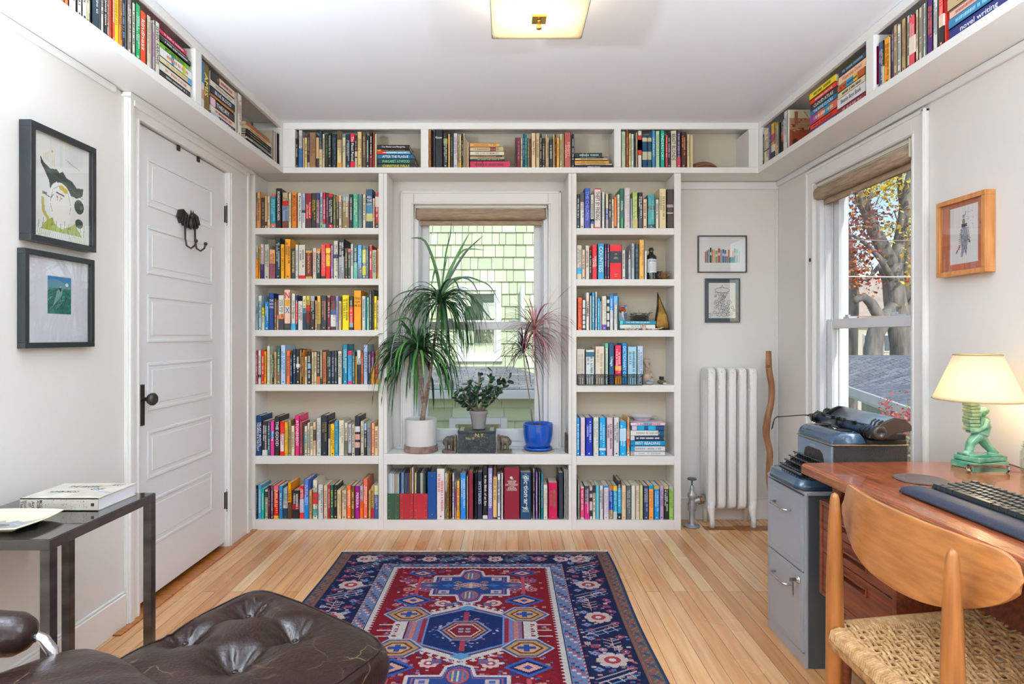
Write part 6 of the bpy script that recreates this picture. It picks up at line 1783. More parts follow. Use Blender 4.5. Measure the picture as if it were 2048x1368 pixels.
# nest, egg, postcard, shells, brass horn
zn = SZ(643.2)
q = MB(); c_ = Vector((SX(1284), YS+.07, zn))
for k in range(330):
    a0_ = rr.uniform(0, 2*PI); rd = rr.uniform(.022, .058); z_ = rr.uniform(.002, .052)*(rd/.058)+.003; ln = rr.uniform(.5, 1.7); stf = rr.uniform(-.6, .6)*.01
    pts = [(c_.x+rd*1.05*math.cos(a0_+ln*t), c_.y+rd*.95*math.sin(a0_+ln*t), c_.z+z_+stf*t+.003*math.sin(5*t+k)) for t in (0, .33, .66, 1)]; q.tube(pts, .0009, 4)
for k in range(24):
    a0_ = rr.uniform(0, 2*PI); p = Vector((c_.x+.05*math.cos(a0_), c_.y+.045*math.sin(a0_), c_.z+rr.uniform(.02, .05))); e_ = p+Vector((.035*math.cos(a0_), .02*math.sin(a0_), rr.uniform(.0, .03))); q.tube([p, p.lerp(e_, .5)+Vector((0, 0, .005)), e_], [.0009, .0008, .0004], 4)
tag(q.build('bird_nest', mat('grey_twigs', '4c443e', .95)), 'grey twig bird nest on top of the teal journal', 'nest')
eg = MB().ball((SX(1282), YS+.048, zn+.044), .0145, seg=18, sc=(1, .9, 1.05)).build('egg', mat('speckled_egg', 'd8d8d4', .5, var=(120, 'a8a49c')), smooth=True); tag(eg, 'speckled white egg sitting in the nest', 'egg')
rp = Ras(40, 46, 'a8b4c0'); rp.rect(0, 0, 40, 3, 'c86c5c'); rp.ell(20, 14, 17, 9, '7c4a30'); rp.ell(12, 10, 8, 4, 'c8502c'); rp.ell(30, 14, 7, 4, 'b04824'); rp.rect(16, 18, 25, 34, 'e4e0dc'); rp.poly([(0, 30), (14, 22), (26, 46), (0, 46)], '8cb0c4'); rp.poly([(24, 24), (40, 20), (40, 46), (30, 46)], '5c6470'); rp.ell(32, 4, 7, 3, '3c7cc0'); rp.ell(8, 5, 5, 3, '6c7cc0')
xa_, xb_ = SX(1239.5), SX(1258); rp_o = rp.mesh('postcard', lambda u, v: (xa_+(xb_-xa_)*u, YS+.052+.012*v, zn+.0005+(SZ(609)-zn)*v), m_art); sd = rp_o.modifiers.new('s', 'SOLIDIFY'); sd.thickness = .0008
tag(rp_o, 'small postcard of brown mushrooms leaning behind the nest', 'postcard')
q = MB(); rr = random.Random(31)
for k, px in enumerate((1252, 1259, 1266, 1274)):
    q = MB().ball((SX(px), YS-.0+.004, z3+.007), .0078, seg=12, sc=(1.3, 1.0, .9)); q.tube([(SX(px)+.006, YS+.004, z3+.006), (SX(px)+.014, YS+.002, z3+.003)], [.005, .0008], 8)
    tag(q.build('sea_shell', mat('shell_pink_%d' % (k % 2), ['c89c84', 'a8745c'][k % 2], .4, var=(90, 'e4d0bc')), smooth=True), 'small ridged brown sea shell in front of the lying books, %s from the book end' % ('first', 'second', 'third', 'fourth')[k], 'shell', 'sea shells on the third shelf')
q = MB().ball((SX(1287), YS+.006, z3+.02), .017, seg=14, sc=(1, .8, 1.1)); q.tube([(SX(1285), YS+.006, z3+.006), (SX(1297), YS+.004, z3+.006)], [.012, .003], 8)
tag(q.build('sea_shell', mat('shell_white', 'dccfc0', .35, var=(60, '9a5c3c')), smooth=True), 'larger white and brown conch shell in the middle of the third shelf', 'shell', 'sea shells on the third shelf')
q = MB().tube([(SX(1296), YS+.008, z3+.006), (SX(1306), YS+.004, z3+.004), (SX(1318), YS+.006, z3+.008), (SX(1327), YS+.008, z3+.017)], [.006, .005, .004, .002], 8).tube([(SX(1308), YS+.005, z3+.005), (SX(1314), YS, z3+.012)], [.003, .001], 6).tube([(SX(1316), YS+.005, z3+.008), (SX(1324), YS, z3+.008)], [.003, .001], 6)
tag(q.build('coral_branch', mat('coral_white', 'd8cabc', .8, var=(80, 'a87c6c')), smooth=True), 'pale coral branch lying in front of the brass cone', 'coral')
m_brass = mat('aged_brass', '8a6a34', .38, .85, var=(16, '4a3216'))
A_, Bq, Cq = (SX(1318.5), z3+.022), (SX(1317.5), SZ(580.5)), (SX(1343), z3)
pts = [(SX(1310.5), z3+.028), (SX(1317), SZ(607)), (SX(1317.6), SZ(581)), (SX(1329), SZ(608)), (SX(1337), SZ(625)), (SX(1343.5), z3+.002), (SX(1321), z3), (SX(1313), z3+.012)]
q = MB(); ctr = (SX(1325), z3+.03); n_ = len(pts)
vs = [(x, YS+.035, z) for x, z in pts]+[(ctr[0]+(x-ctr[0])*.8, YS+.012, ctr[1]+(z-ctr[1])*.8) for x, z in pts]+[(ctr[0]+(x-ctr[0])*.8, YS+.068, max(z3, ctr[1]+(z-ctr[1])*.8)) for x, z in pts]
fs = [(i, (i+1) % n_, n_+(i+1) % n_, n_+i) for i in range(n_)]+[((i+1) % n_, i, 2*n_+i, 2*n_+(i+1) % n_) for i in range(n_)]+[tuple(range(n_, 2*n_)), tuple(range(2*n_, 3*n_))[::-1]]
q.add(vs, fs); tag(q.build('brass_cone', m_brass, bevel=.004), 'pointed aged brass horn shape standing at the end of the third shelf', 'ornament')
# abacus, bust, ink pot, stone, sculpture
m_ab = mat('abacus_black', '1e2226', .4)
X0, X1, Z1 = SX(1154.2), SX(1284.5), SZ(748.2); ya = YS-.022
ab = thing('abacus', 'black abacus standing in front of the reference books, fourth radiator bookcase shelf', 'abacus', ((X0+X1)/2, ya, z4))
q = MB().box(X0, ya, z4, X1, ya+.012, z4+.004).box(X0, ya, Z1-.004, X1, ya+.012, Z1).box(X0, ya, z4, X0+.004, ya+.012, Z1).box(X1-.004, ya, z4, X1, ya+.012, Z1); zb_ = z4+(Z1-z4)*.74; q.box(X0, ya+.002, zb_-.0015, X1, ya+.010, zb_+.0015); q.build('frame', m_ab, parent=ab, bevel=.0008)
q, qd = MB(), MB()
for k in range(27):
    x = X0+.010+(X1-X0-.020)*k/26; q.tube([(x, ya+.006, z4+.004), (x, ya+.006, Z1-.004)], .0006, 5)
    for z in [z4+.009+.0072*j for j in range(5)]+[Z1-.009]: qd.lathe([(.0012, -.003), (.0048, 0), (.0012, .003)], x, ya+.006, z, 8)
q.build('rods', m_ab, parent=ab); qd.build('beads', mat('abacus_beads', '23262c', .3, coat=.4), parent=ab, smooth=True)
m_clay = mat('pale_clay', 'bfae9c', .8, var=(30, '8c7058'), bump=(90, .4))
bc = Vector((SX(1297), YS+.05, z4)); q = MB()
q.ball(bc+Vector((0, 0, .040)), .030, seg=18, sc=(1.05, .75, 1.1)); q.ball(bc+Vector((-.004, 0, .062)), .026, seg=14, sc=(1.15, .7, .5)); q.tube([bc+Vector((0, 0, .075)), bc+Vector((.002, -.002, .105))], [.014, .011], 12)
q.ball(bc+Vector((.002, -.004, .127)), .022, seg=20, sc=(.86, .95, 1.2)); q.ball(bc+Vector((-.002, .003, .139)), .022, seg=16, sc=(.95, 1, .85)); q.tube([bc+Vector((.009, -.024, .132)), bc+Vector((.011, -.029, .123))], [.002, .0038], 8); q.ball(bc+Vector((.009, -.0235, .114)), .004, seg=8, sc=(1.2, .5, .5)); q.ball(bc+Vector((.007, -.018, .105)), .007, seg=8)
for s_ in (-1, 1): q.ball(bc+Vector((.008+s_*.008, -.021, .133)), .0028, seg=8); q.ball(bc+Vector((.002+s_*.019, .0, .126)), .005, seg=8, sc=(.4, .8, 1.3)); q.ball(bc+Vector((s_*.024, 0, .060)), .016, seg=12, sc=(.9, .7, 1.3))
q.tube([bc+Vector((.028, -.004, .055)), bc+Vector((.036, -.01, .045)), bc+Vector((.040, -.012, .038))], [.009, .006, .003], 8)
for k in range(22): a = rr.uniform(0, PI*2); q.ball(bc+Vector((-.002+.019*math.cos(a), .002+.016*math.sin(a)*(1 if math.sin(a) > 0 else .5), .143+rr.uniform(-.004, .012))), rr.uniform(.004, .006), seg=8)
o = q.build('clay_bust', m_clay, smooth=True); rm = o.modifiers.new('r', 'REMESH'); rm.mode = 'VOXEL'; rm.voxel_size = .0015; rm.use_smooth_shade = True
tag(o, 'small pale clay bust of a curly haired youth beside the abacus', 'sculpture')
q = MB().ball((SX(1300), YS+.002, z4+.011), .022, seg=18, sc=(1.15, .8, .5)); tag(q.build('smooth_stone', mat('grey_stone', '93a0a6', .5, bump=(60, .2)), smooth=True), 'smooth blue-grey stone at the foot of the bust', 'stone')
q = MB().ball((SX(1303), YS+.004, z4+.027), .012, seg=12, sc=(1.3, .8, .42)); tag(q.build('quartz_shard', mat('pale_quartz', 'aab8c8', .3, bump=(80, .5)), smooth=True), 'pale bluish shard lying on the smooth grey stone', 'mineral')
q = MB().ball((SX(1327), YS+.045, z4+.014), .028, seg=16, sc=(1, .8, .5)); tag(q.build('mossy_rock', mat('mossy', '5c5844', .9, bump=(70, 1)), smooth=True), 'dark mossy rock near the side panel of the fourth shelf', 'rock')
q = MB().lathe([(.012, 0), (.015, .003), (.013, .013), (.016, .016), (.014, .019), (.003, .019)], SX(1327), YS+.045, z4+.0285, 16); tag(q.build('ink_pot', mat('ink_green', '2f3a34', .4), smooth=True), 'tiny dark green pot on top of the mossy rock', 'pot')
q = MB().ball((SX(1330), YS+.005, z4+.007), .012, seg=9, sc=(1.1, .8, .6)); tag(q.build('white_pebble', mat('white_pebble', 'd8d4cc', .6), smooth=True), 'rough white pebble in front of the mossy rock', 'pebble')
# dish on the stack
zt_ = max((B['z']+B['h'] for B in BOOKS if B['ph'] == 'stack under the white dish'))+.0006
cx = SX(1291); q = MB().lathe([(.040, 0), (.044, .002), (.062, .020), (.088, .030), (.087, .0315), (.060, .023), (.040, .004), (.003, .003)], cx, YS+.088, zt_, 36); tag(q.build('white_dish', mat('white_china', 'e2e0e4', .2, coat=.5), smooth='auto'), 'shallow white dish on top of the lying books, fifth radiator bookcase shelf', 'dish')
# brown cap on the high shelf
zu = zz(334.6)+.0006; cx = SX(1416)
q = MB(); N1, N2 = 28, 10
pr = []
q.lathe([(.094, 0), (.096, .008), (.086, .030), (.064, .048), (.034, .058), (.003, .060)], cx, YS+.10, zu, 28, sx=1, sy=.8, cap=False)
cp = thing('cloth_cap', 'brown flat cap lying on the high shelf near the radiator corner', 'cap', (cx, YS+.1, zu)); m_cap = mat('brown_felt', '8f6649', .9, bump=(60, .4))
q.build('crown', m_cap, parent=cp, smooth=True)
q = MB(); vs = []; fs = []
for i in range(21):
    a = PI+PI*i/20
    for r_, z_ in ((.80, .012), (1.0, .004)): vs.append((cx+.094*r_*math.cos(a)*1.04, YS+.10+.105*r_*math.sin(a)*.93, zu+z_+.018*math.sin(a)**2))
    if i: b0 = 2*i-2; fs.append((b0, b0+1, b0+3, b0+2))
q.add(vs, fs); o = q.build('brim', m_cap, parent=cp, smooth=True); sd = o.modifiers.new('s', 'SOLIDIFY'); sd.thickness = .004
# ------------------------------------------------------------------ radiator, valve, stick
m_rad = mat('old_radiator_paint', 'eae8e4', .42, bump=(45, .35), coat=.1)
rad = thing('radiator', 'white cast iron radiator with five sections under the framed prints', 'radiator', (1.38, 3.67, 0))
for k in range(5):
    x1 = 1.277+k*.0635; x0 = x1-.050; y0, y1 = 3.60, 3.745; zt, zb2 = .975, .10
    def prof(ins):
        P_ = []; r_ = .03
        for (cy_, cz_, a0_) in ((y1-r_, zt-r_, 0), (y0+r_, zt-r_, PI/2), (y0+.05, zb2+.05, PI), (y1-.05, zb2+.05, 1.5*PI)):
            rr_ = r_ if cz_ > .5 else .05
            for j in range(5): a = a0_+j*PI/8; P_.append((cy_+(rr_-ins)*math.cos(a), cz_+(rr_-ins)*math.sin(a)))
        return P_
    q = MB(); A_ = prof(0); B2 = prof(.010); n_ = len(A_)
    for pA, xa1 in ((B2, x0), (A_, x0+.010), (A_, x1-.010), (B2, x1)): q.v += [(xa1, y_, z_) for y_, z_ in pA]
    for s_ in range(3):
        for i in range(n_): j = (i+1) % n_; q.f.append((s_*n_+i, s_*n_+j, (s_+1)*n_+j, (s_+1)*n_+i))
    q.f += [tuple(range(n_))[::-1], tuple(range(3*n_, 4*n_))]; q.m = [0]*len(q.f); q.c = [None]*len(q.f)
    sec = q.build('section', m_rad, parent=rad, smooth='auto'); sec.data.polygons.foreach_set('use_smooth', [True]*len(q.f)); e_ = sec.modifiers.new('e', 'EDGE_SPLIT'); e_.split_angle = .9
    q = MB()
    for yy_ in (3.63, 3.655, 3.68): q.box(x0-.002, yy_, .16, x0+.003, yy_+.008, .90)
    for j in range(9): q.ball((x0+.001, 3.62+.004*math.sin(j*1.7), .90-.0095*j), .006, seg=8, sc=(.5, 1, 1)); q.ball((x0+.004, 3.604, .93-.012*j), .004, seg=8)
    q.ball(((x0+x1)/2, y0, zt-.022), .010, seg=10, sc=(1, .6, 1)); q.build('ornament', m_rad, parent=sec, smooth=True)
    if k in (0, 4):
        q = MB().tube([((x0+x1)/2, y0+.022, .16), ((x0+x1)/2, y0+.020, .10), ((x0+x1)/2+.002, y0+.008, .05), ((x0+x1)/2, y0+.004, .0)], [.026, .022, .015, .017], 12); q.build('leg', m_rad, parent=rad, smooth=True)
        q = MB().tube([((x0+x1)/2, y1-.03, .14), ((x0+x1)/2, y1-.015, .0)], [.024, .014], 12); q.build('leg', m_rad, parent=rad, smooth=True)
q = MB().tube([(1.23, 3.67, .88), (1.54, 3.67, .88)], .02, 10).tube([(1.23, 3.67, .17), (1.54, 3.67, .17)], .022, 10); q.build('hub', m_rad, parent=rad, smooth=True)
m_pipe = mat('silver_painted_pipe', 'a8a8a8', .4, .6, bump=(60, .4))
vx, vy = 1.138, 3.63
va = thing('radiator_valve', 'silver radiator valve with a round dark handle on the floor by the bookcase', 'valve', (vx, vy, 0))
q = MB().lathe([(.048, 0), (.048, .008), (.030, .012), (.018, .014), (.017, .09), (.024, .10), (.026, .14), (.020, .15), (.020, .175), (.027, .18), (.027, .20), (.016, .21), (.012, .235), (.010, .25), (.004, .251)], vx, vy, 0, 24)
q.tube([(vx, vy, .155), (vx+.07, vy+.02, .160), (1.226, 3.67, .168)], [.017, .022, .024], 14); q.build('valve_body', m_pipe, parent=va, smooth='auto')
MB().lathe([(.004, 0), (.005, .03), (.018, .034), (.028, .038), (.028, .046), (.018, .050), (.003, .050)], vx, vy, .25, 20).build('handle', mat('dark_bakelite', '4a4c50', .4), parent=va, smooth='auto')
q = MB().tube([(vx+.045, vy+.012, .157), (vx+.066, vy+.018, .159)], .027, 8); q.build('copper_nut', mat('bronze_nut', '8c6848', .5, .5), parent=va)
for k, (a, b_, c, d, lb) in enumerate(((1.20, 3.55, 1.36, 3.60, 'thin tan wood patch board on the floor under the near radiator foot'), (1.44, 3.545, 1.60, 3.66, 'second tan wood patch board on the floor under the far radiator foot'))):
    pass
q = MB().tube(*smooth_pts([(1.650, 3.60, 0), (1.602, 3.60, .25), (1.600, 3.60, .36), (1.604, 3.60, .45), (1.585, 3.60, .54), (1.582, 3.60, .60), (1.594, 3.60, .68), (1.612, 3.60, .76), (1.616, 3.60, .86), (1.600, 3.60, .95), (1.597, 3.60, 1.02), (1.596, 3.60, 1.078)], 4, [.016, .017, .018, .018, .019, .021, .019, .018, .018, .019, .017, .015]), 16)
for i, (x, y, z) in enumerate(q.v): q.v[i] = (x+.022, y+.05, z)
st = MB(); st.v = q.v; st.f = q.f; st.m = q.m; st.c = q.c; st.tube([(1.612, 3.63, .985), (1.598, 3.62, .985), (1.588, 3.61, .99)], [.008, .006, .004], 8)
tag(st.build('walking_stick', mat('driftwood', 'a87850', .7, var=(9, '7c5034', (4, 4, .6)), bump=(30, .5, (3, 3, .5))), smooth=True), 'crooked driftwood stick leaning in the corner behind the filing cabinet', 'stick')
q = MB().box(1.39, 3.55, .001, 1.70, 3.63, .004).box(1.20, 3.56, .001, 1.38, 3.62, .003)
tag(q.build('floor_patch', mat('dark_varnish_patch', '6c3c20', .35, var=(8, '9c6034'))), 'dark varnished patch boards on the floor below the radiator', 'board')
# ------------------------------------------------------------------ ceiling lamp
m_brs = mat('polished_brass', 'c09850', .25, .9)
LX, LY, LZ, LS = .117, 2.155, 2.335, .175
cl = thing('ceiling_lamp', 'square frosted glass ceiling lamp with brass finial, switched on', 'lamp', (LX, LY, LZ))
mg = mat('frosted_lamp_glass', 'f2ecdc', .5); n = mg.node_tree.nodes; L = mg.node_tree.links
tr_ = n.new('ShaderNodeBsdfTranslucent'); tr_.inputs[0].default_value = (*hx('fff4dc'), 1); mxs = n.new('ShaderNodeMixShader'); mxs.inputs[0].default_value = .6; L.new(n['Principled BSDF'].outputs[0], mxs.inputs[1]); L.new(tr_.outputs[0], mxs.inputs[2]); L.new(mxs.outputs[0], n['Material Output'].inputs[0])
q = MB(); N_ = 12; g = lambda a, b_: (LX+a*LS, LY+b_*LS, LZ+.014*max(abs(a), abs(b_))**3)
for i in range(N_+1):
    for j in range(N_+1): q.v.append(g(i/N_*2-1, j/N_*2-1))
for i in range(N_):
    for j in range(N_): a = i*(N_+1)+j; q.f.append((a, a+1, a+N_+2, a+N_+1)); q.m.append(0); q.c.append(None)
o = q.build('glass_panel', mg, parent=cl, smooth=True); sd = o.modifiers.new('s', 'SOLIDIFY'); sd.thickness = .004; sd.offset = 1
q = MB()
for a in (-1, 1):
    q.box(LX+a*LS-.002, LY-LS, LZ+.010, LX+a*LS+.002, LY+LS, LZ+.018); q.box(LX-LS, LY+a*LS-.002, LZ+.010, LX+LS, LY+a*LS+.002, LZ+.018)
q.build('metal_edge', mat('satin_nickel', 'b0aca4', .3, .8), parent=cl)
MB().lathe([(.003, -.045), (.010, -.042), (.009, -.030), (.006, -.018), (.008, -.012), (.020, -.010), (.020, -.002)], LX, LY, LZ, 20).build('finial', m_brs, parent=cl, smooth='auto')
MB().box(LX-.026, LY-.026, LZ-.012, LX+.026, LY+.026, LZ-.001).build('finial_plate', m_brs, parent=cl, bevel=.001)
q = MB().lathe([(.003, 0), (.004, .10)], LX, LY, LZ, 8).lathe([(.07, .10), (.07, .1235), (.003, .1235)], LX, LY, LZ, 24); q.build('canopy', mat('white_metal_lamp', 'e8e8e4', .5), parent=cl)
lb_ = light('ceiling_bulb', 'POINT', (LX-.06, LY, LZ+.055), 1.7, (1, .88, .66), .03); lb2 = light('ceiling_bulb_second', 'POINT', (LX+.06, LY, LZ+.055), 1.1, (1, .88, .66), .03)

# bodies of the two uplighters added beside the camera, out of view
for i_, (x_, y_) in enumerate(UPL):
    ul = thing('floor_lamp', 'slim white uplighter floor lamp %s' % ('behind the lounge chair' if i_ == 0 else 'at the near end of the desk'), 'lamp', (x_, y_, 0), 'uplighter floor lamps')
    MB().lathe([(.13, 0), (.13, .015), (.02, .022), (.003, .022)], x_, y_, 0, 28).build('base', m_w0 if 'm_w0' in globals() else mat('white_lamp_metal', 'e4e4e2', .4), parent=ul, smooth='auto')
    MB().tube([(x_, y_, .02), (x_, y_, 1.66)], .011, 12).build('pole', mat('white_lamp_metal', 'e4e4e2', .4), parent=ul, smooth='auto')
    MB().lathe([(.012, 1.64), (.06, 1.66), (.15, 1.72), (.16, 1.76), (.155, 1.76), (.14, 1.725), (.05, 1.675), (.003, 1.67)], x_, y_, 0, 36).build('lamp_shade', mat('white_lamp_metal', 'e4e4e2', .4), parent=ul, smooth='auto')

# picture on the cover of the pale book that closes the row over the desk window
for B in BOOKS:
    if 'B' in B['fl']:
        if not B['own']: print('COVER BOOK NOT OWN')
        yb0 = min(B['u0'], B['u1'])+.0001; d_ = max(.095, min(.158, B['h']*.68)); x0 = SHX1+.012+.006
        r = Ras(60, 80, '8c4c34'); rq = random.Random(7)
        r.rect(0, 0, 60, 26, 'c8bca0'); r.rect(0, 16, 60, 40, 'a87858')
        for k in range(70): xx_, yy_ = rq.uniform(0, 60), rq.uniform(14, 80); r.rect(xx_, yy_, xx_+rq.uniform(2, 9), yy_+rq.uniform(1, 5), rq.choice(['6c2c20', '8c4430', 'a86848', 'c89878', '5c3028', 'b08060']))
        r.poly([(8, 46), (44, 44), (54, 54), (56, 66), (4, 66)], '9c4028'); r.ell(14, 66, 7, 7, '4c2c24'); r.ell(46, 66, 7, 7, '4c2c24'); r.rect(12, 2, 20, 30, '8c5c40'); r.line(34, 2, 44, 14, 1, '3c3028')
        for o in [o for o in bpy.data.objects if o.get('label') == B['lb']]:
            pr = r.mesh('cover_picture', lambda u, v: (x0+.004+(d_-.006)*u, np.full_like(u, yb0+.0003), B['z']+.003+(B['h']-.006)*v), m_cov, loc=tuple(o.location)); pr.parent = o; pr.location = (0, 0, 0)
            pr.matrix_parent_inverse = Matrix.Rotation(-rot_of[B['o']], 4, 'Z')
# ------------------------------------------------------------------ desk
def woodmat(name, c1, c2, axis=1, rough=.35, coat=.2, sc=3.5):
    st = [26, 26, 26]; st[axis] = 1.6
    return mat(name, c1, rough, coat=coat, var=(sc, c2, tuple(st)), bump=(40, .06, tuple(v/4 for v in st)))
m_teak = woodmat('teak_desk_top', 'a85c34', '7c3c20', 1, .22, .35)
m_teakd = woodmat('dark_teak', '7a3c22', '54261a', 1, .35, .2)
m_edge = woodmat('teak_edge', '9c6440', '6c3c26', 1, .35, .2)
m_in = mat('desk_underside', '2e1a12', .7)
DX0, DX1, DY_0, DY_1, DZT = 1.017, XR-.004, .62, 2.05, .731
dk = thing('desk', 'teak desk with a hung drawer unit under the window wall', 'desk', ((DX0+DX1)/2, (DY_0+DY_1)/2, 0))
q = MB(); pts = [(DX0+.012, DY_0), (DX1, DY_0), (DX1, DY_1+.03), (DX0+.40, DY_1+.022), (DX0+.16, DY_1+.010), (DX0+.016, DY_1), (DX0, DY_1-.014), (DX0, DY_0+.012)]
q.poly_extrude(pts, DZT-.030, DZT, axis='z'); q.build('desk_top', m_teak, parent=dk, bevel=.006, bseg=3)
q = MB().box(DX0-.002, DY_0+.02, DZT-.034, DX0+.012, DY_1-.012, DZT-.004); q.build('edge_band', m_edge, parent=dk, bevel=.004)
DP0, DP1, DPX = 1.605, 2.000, 1.058
ped = MB()
for a in ((DPX, DP0, .302, DPX+.46, DP0+.016, .618), (DPX, DP1-.016, .302, DPX+.46, DP1, .618), (DPX, DP0+.016, .302, DPX+.46, DP1-.016, .316), (DPX, DP0+.016, .604, DPX+.46, DP1-.016, .618), (DPX+.444, DP0+.016, .316, DPX+.46, DP1-.016, .604)): ped.box(*a)
pd_ = ped.build('drawer_unit', m_teakd, parent=dk, bevel=.003)
ped2 = MB()
for z0, z1 in ((.317, .444), (.448, .521), (.525, .603)):
    q = MB(); yc = (DP0+DP1)/2; hw = .062; zc = z1-.030 if z1-z0 > .09 else (z0+z1)/2; hh = .013; xf0 = DPX+.004
    for a in ((DP0+.018, z0, yc-hw, z1), (yc+hw, z0, DP1-.018, z1), (yc-hw, z0, yc+hw, zc-hh), (yc-hw, zc+hh, yc+hw, z1)): q.box(xf0, a[0], a[1], xf0+.018, a[2], a[3])
    q.box(xf0+.016, yc-hw, zc-hh, xf0+.02, yc+hw, zc+hh)
    dr = q.build('drawer', m_teakd, parent=dk, bevel=.0008)
    MB().box(xf0-.010, yc-hw, zc+hh-.005, xf0+.004, yc+hw, zc+hh).box(xf0-.006, yc-hw-.004, zc-hh-.002, xf0+.002, yc-hw, zc+hh).box(xf0-.006, yc+hw, zc-hh-.002, xf0+.002, yc+hw+.004, zc+hh).build('drawer_pull', m_teakd, parent=dr, bevel=.0015)
for x, y in ((DX0+.085, 1.955), (DX1-.06, 1.955), (DX0+.085, .75), (DX1-.06, .75)):
    if y > 1.5 and x < 1.3: MB().tube([(x, y, .618), (x, y, DZT-.03)], [.020, .021], 18).build('leg', m_teakd, parent=dk, smooth='auto'); MB().tube([(x+.02, y-.02, .302), (x+.01, y-.02, 0)], [.020, .013], 18).build('leg', m_teakd, parent=dk, smooth='auto')
    else: MB().tube([(x, y, DZT-.03), (x, y, 0)], [.021, .014], 18).build('leg', m_teakd, parent=dk, smooth='auto')
MB().box(DX0+.05, DY_0+.06, DZT-.075, DX0+.068, DP0-.02, DZT-.03).build('apron', m_teakd, parent=dk, bevel=.002)
MB().box(DX1-.10, DY_0+.06, .30, DX1-.08, DP0+.3, DZT-.03).build('modesty_panel', m_in, parent=dk)
MB().tube([(DX0+.10, 1.93, .15), (DX1-.06, 1.93, .15)], .012, 10).build('stretcher', m_teakd, parent=dk, smooth='auto')
# ------------------------------------------------------------------ filing cabinet
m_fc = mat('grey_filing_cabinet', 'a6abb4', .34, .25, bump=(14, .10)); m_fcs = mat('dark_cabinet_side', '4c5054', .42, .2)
FX, FY0, FY1, FZ = 1.052, 2.075, 2.378, .622
fc = thing('filing_cabinet', 'grey metal two drawer filing cabinet between the desk and the window', 'cabinet', (FX+.22, (FY0+FY1)/2, 0))
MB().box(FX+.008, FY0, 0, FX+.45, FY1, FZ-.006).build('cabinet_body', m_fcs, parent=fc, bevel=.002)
MB().box(FX-.002, FY0-.003, FZ-.014, FX+.453, FY1+.003, FZ).build('cabinet_top', m_fc, parent=fc, bevel=.003)
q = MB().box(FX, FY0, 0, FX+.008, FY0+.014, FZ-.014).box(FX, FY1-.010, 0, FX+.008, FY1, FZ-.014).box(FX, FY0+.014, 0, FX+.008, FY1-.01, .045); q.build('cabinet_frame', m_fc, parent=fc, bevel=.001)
for z0, z1, key in ((.335, .604, False), (.049, .330, True)):
    dr = MB().box(FX-.006, FY0+.0145, z0, FX+.008, FY1-.0105, z1).build('drawer', m_fc, parent=fc, bevel=.002)
    q = MB()
    for a in ((FY0+.03, z0+.02, FY1-.026, z0+.022), (FY0+.03, z1-.022, FY1-.026, z1-.02), (FY0+.03, z0+.02, FY0+.032, z1-.02), (FY1-.028, z0+.02, FY1-.026, z1-.02)): q.box(FX-.0072, a[0], a[1], FX-.005, a[2], a[3])
    q.build('drawer_rim', m_fc, parent=dr, bevel=.0005)
    zc = z1-.075; yc = (FY0+FY1)/2+.01; hw = .062
    MB().tube([(FX-.006, yc-hw, zc), (FX-.026, yc-hw+.004, zc), (FX-.032, yc-hw+.014, zc), (FX-.032, yc+hw-.014, zc), (FX-.026, yc+hw-.004, zc), (FX-.006, yc+hw, zc)], .0045, 10).build('handle', m_chr, parent=dr, smooth=True)
    if key:
        yk, zk = FY0+.040, z1-.032
        l_ = MB().lathe([(.014, 0), (.014, .004), (.009, .006), (.009, .010), (.002, .011)], 0, 0, 0, 20); l_.xf(Matrix.Translation((FX-.006, yk, zk)) @ Matrix.Rotation(-PI/2, 4, 'Y')); lk = l_.build('lock', m_chr, parent=dr, smooth='auto')
        MB().box(FX-.040, yk-.001, zk-.006, FX-.016, yk+.001, zk+.006).box(FX-.024, yk+.004, zk-.045, FX-.022, yk+.014, zk-.012).box(FX-.024, yk+.004, zk-.060, FX-.022, yk+.009, zk-.045).tube([(FX-.036, yk+.001, zk), (FX-.034, yk+.006, zk-.010), (FX-.024, yk+.009, zk-.016)], .0009, 6).build('key', mat('old_key', '8c8880', .35, .9), parent=lk)
# ------------------------------------------------------------------ typewriter
TYa, TYb = 2.090, 2.338; TZ0 = FZ+.0006
m_tb = mat('blue_black_enamel', '3a5068', .2, .2, coat=.7); m_tg = mat('slate_enamel', '75828e', .28, .2, coat=.5); m_td = mat('dark_crinkle', '2c2621', .5, bump=(300, .6)); m_tm = mat('dark_steel', '3c3a38', .3, .9); m_rub = mat('platen_rubber', '26384e', .3, coat=.3)
tw = thing('typewriter', 'vintage blue-black portable typewriter on the filing cabinet', 'typewriter', (1.2, 2.21, TZ0))
# base tray with rounded front
q = MB(); pts = []
for i in range(9): a = PI+PI/2*i/8; pts.append((1.075+.045*math.cos(a), TYa-.008+.04+.04*math.sin(a)))
pts += [(1.425, TYa-.008), (1.425, TYb+.008)]
for i in range(9): a = PI/2+PI/2*i/8; pts.append((1.075+.045*math.cos(a), TYb+.008-.04+.04*math.sin(a)))
q.poly_extrude(pts, TZ0, TZ0+.012, axis='z'); q.build('base_plate', m_rub, parent=tw, bevel=.003)
q = MB(); pin = [(x if x > 1.3 else x+.0, y) for x, y in pts]
n_ = len(pts); vs = [(x, y, TZ0+.012) for x, y in pts]+[(x+(.006 if x < 1.2 else 0), y*.985+2.214*.015, TZ0+.036+(.012 if x > 1.2 else 0)) for x, y in pts]+[(x+(.020 if x < 1.2 else 0), y*.93+2.214*.07, TZ0+.034+(.012 if x > 1.2 else 0)) for x, y in pts]
fs = [(i, (i+1) % n_, n_+(i+1) % n_, n_+i) for i in range(n_)]+[(n_+i, n_+(i+1) % n_, 2*n_+(i+1) % n_, 2*n_+i) for i in range(n_)]+[tuple(range(2*n_, 3*n_))]
q.add(vs, fs); q.build('keyboard_tray', m_tb, parent=tw, smooth='auto')
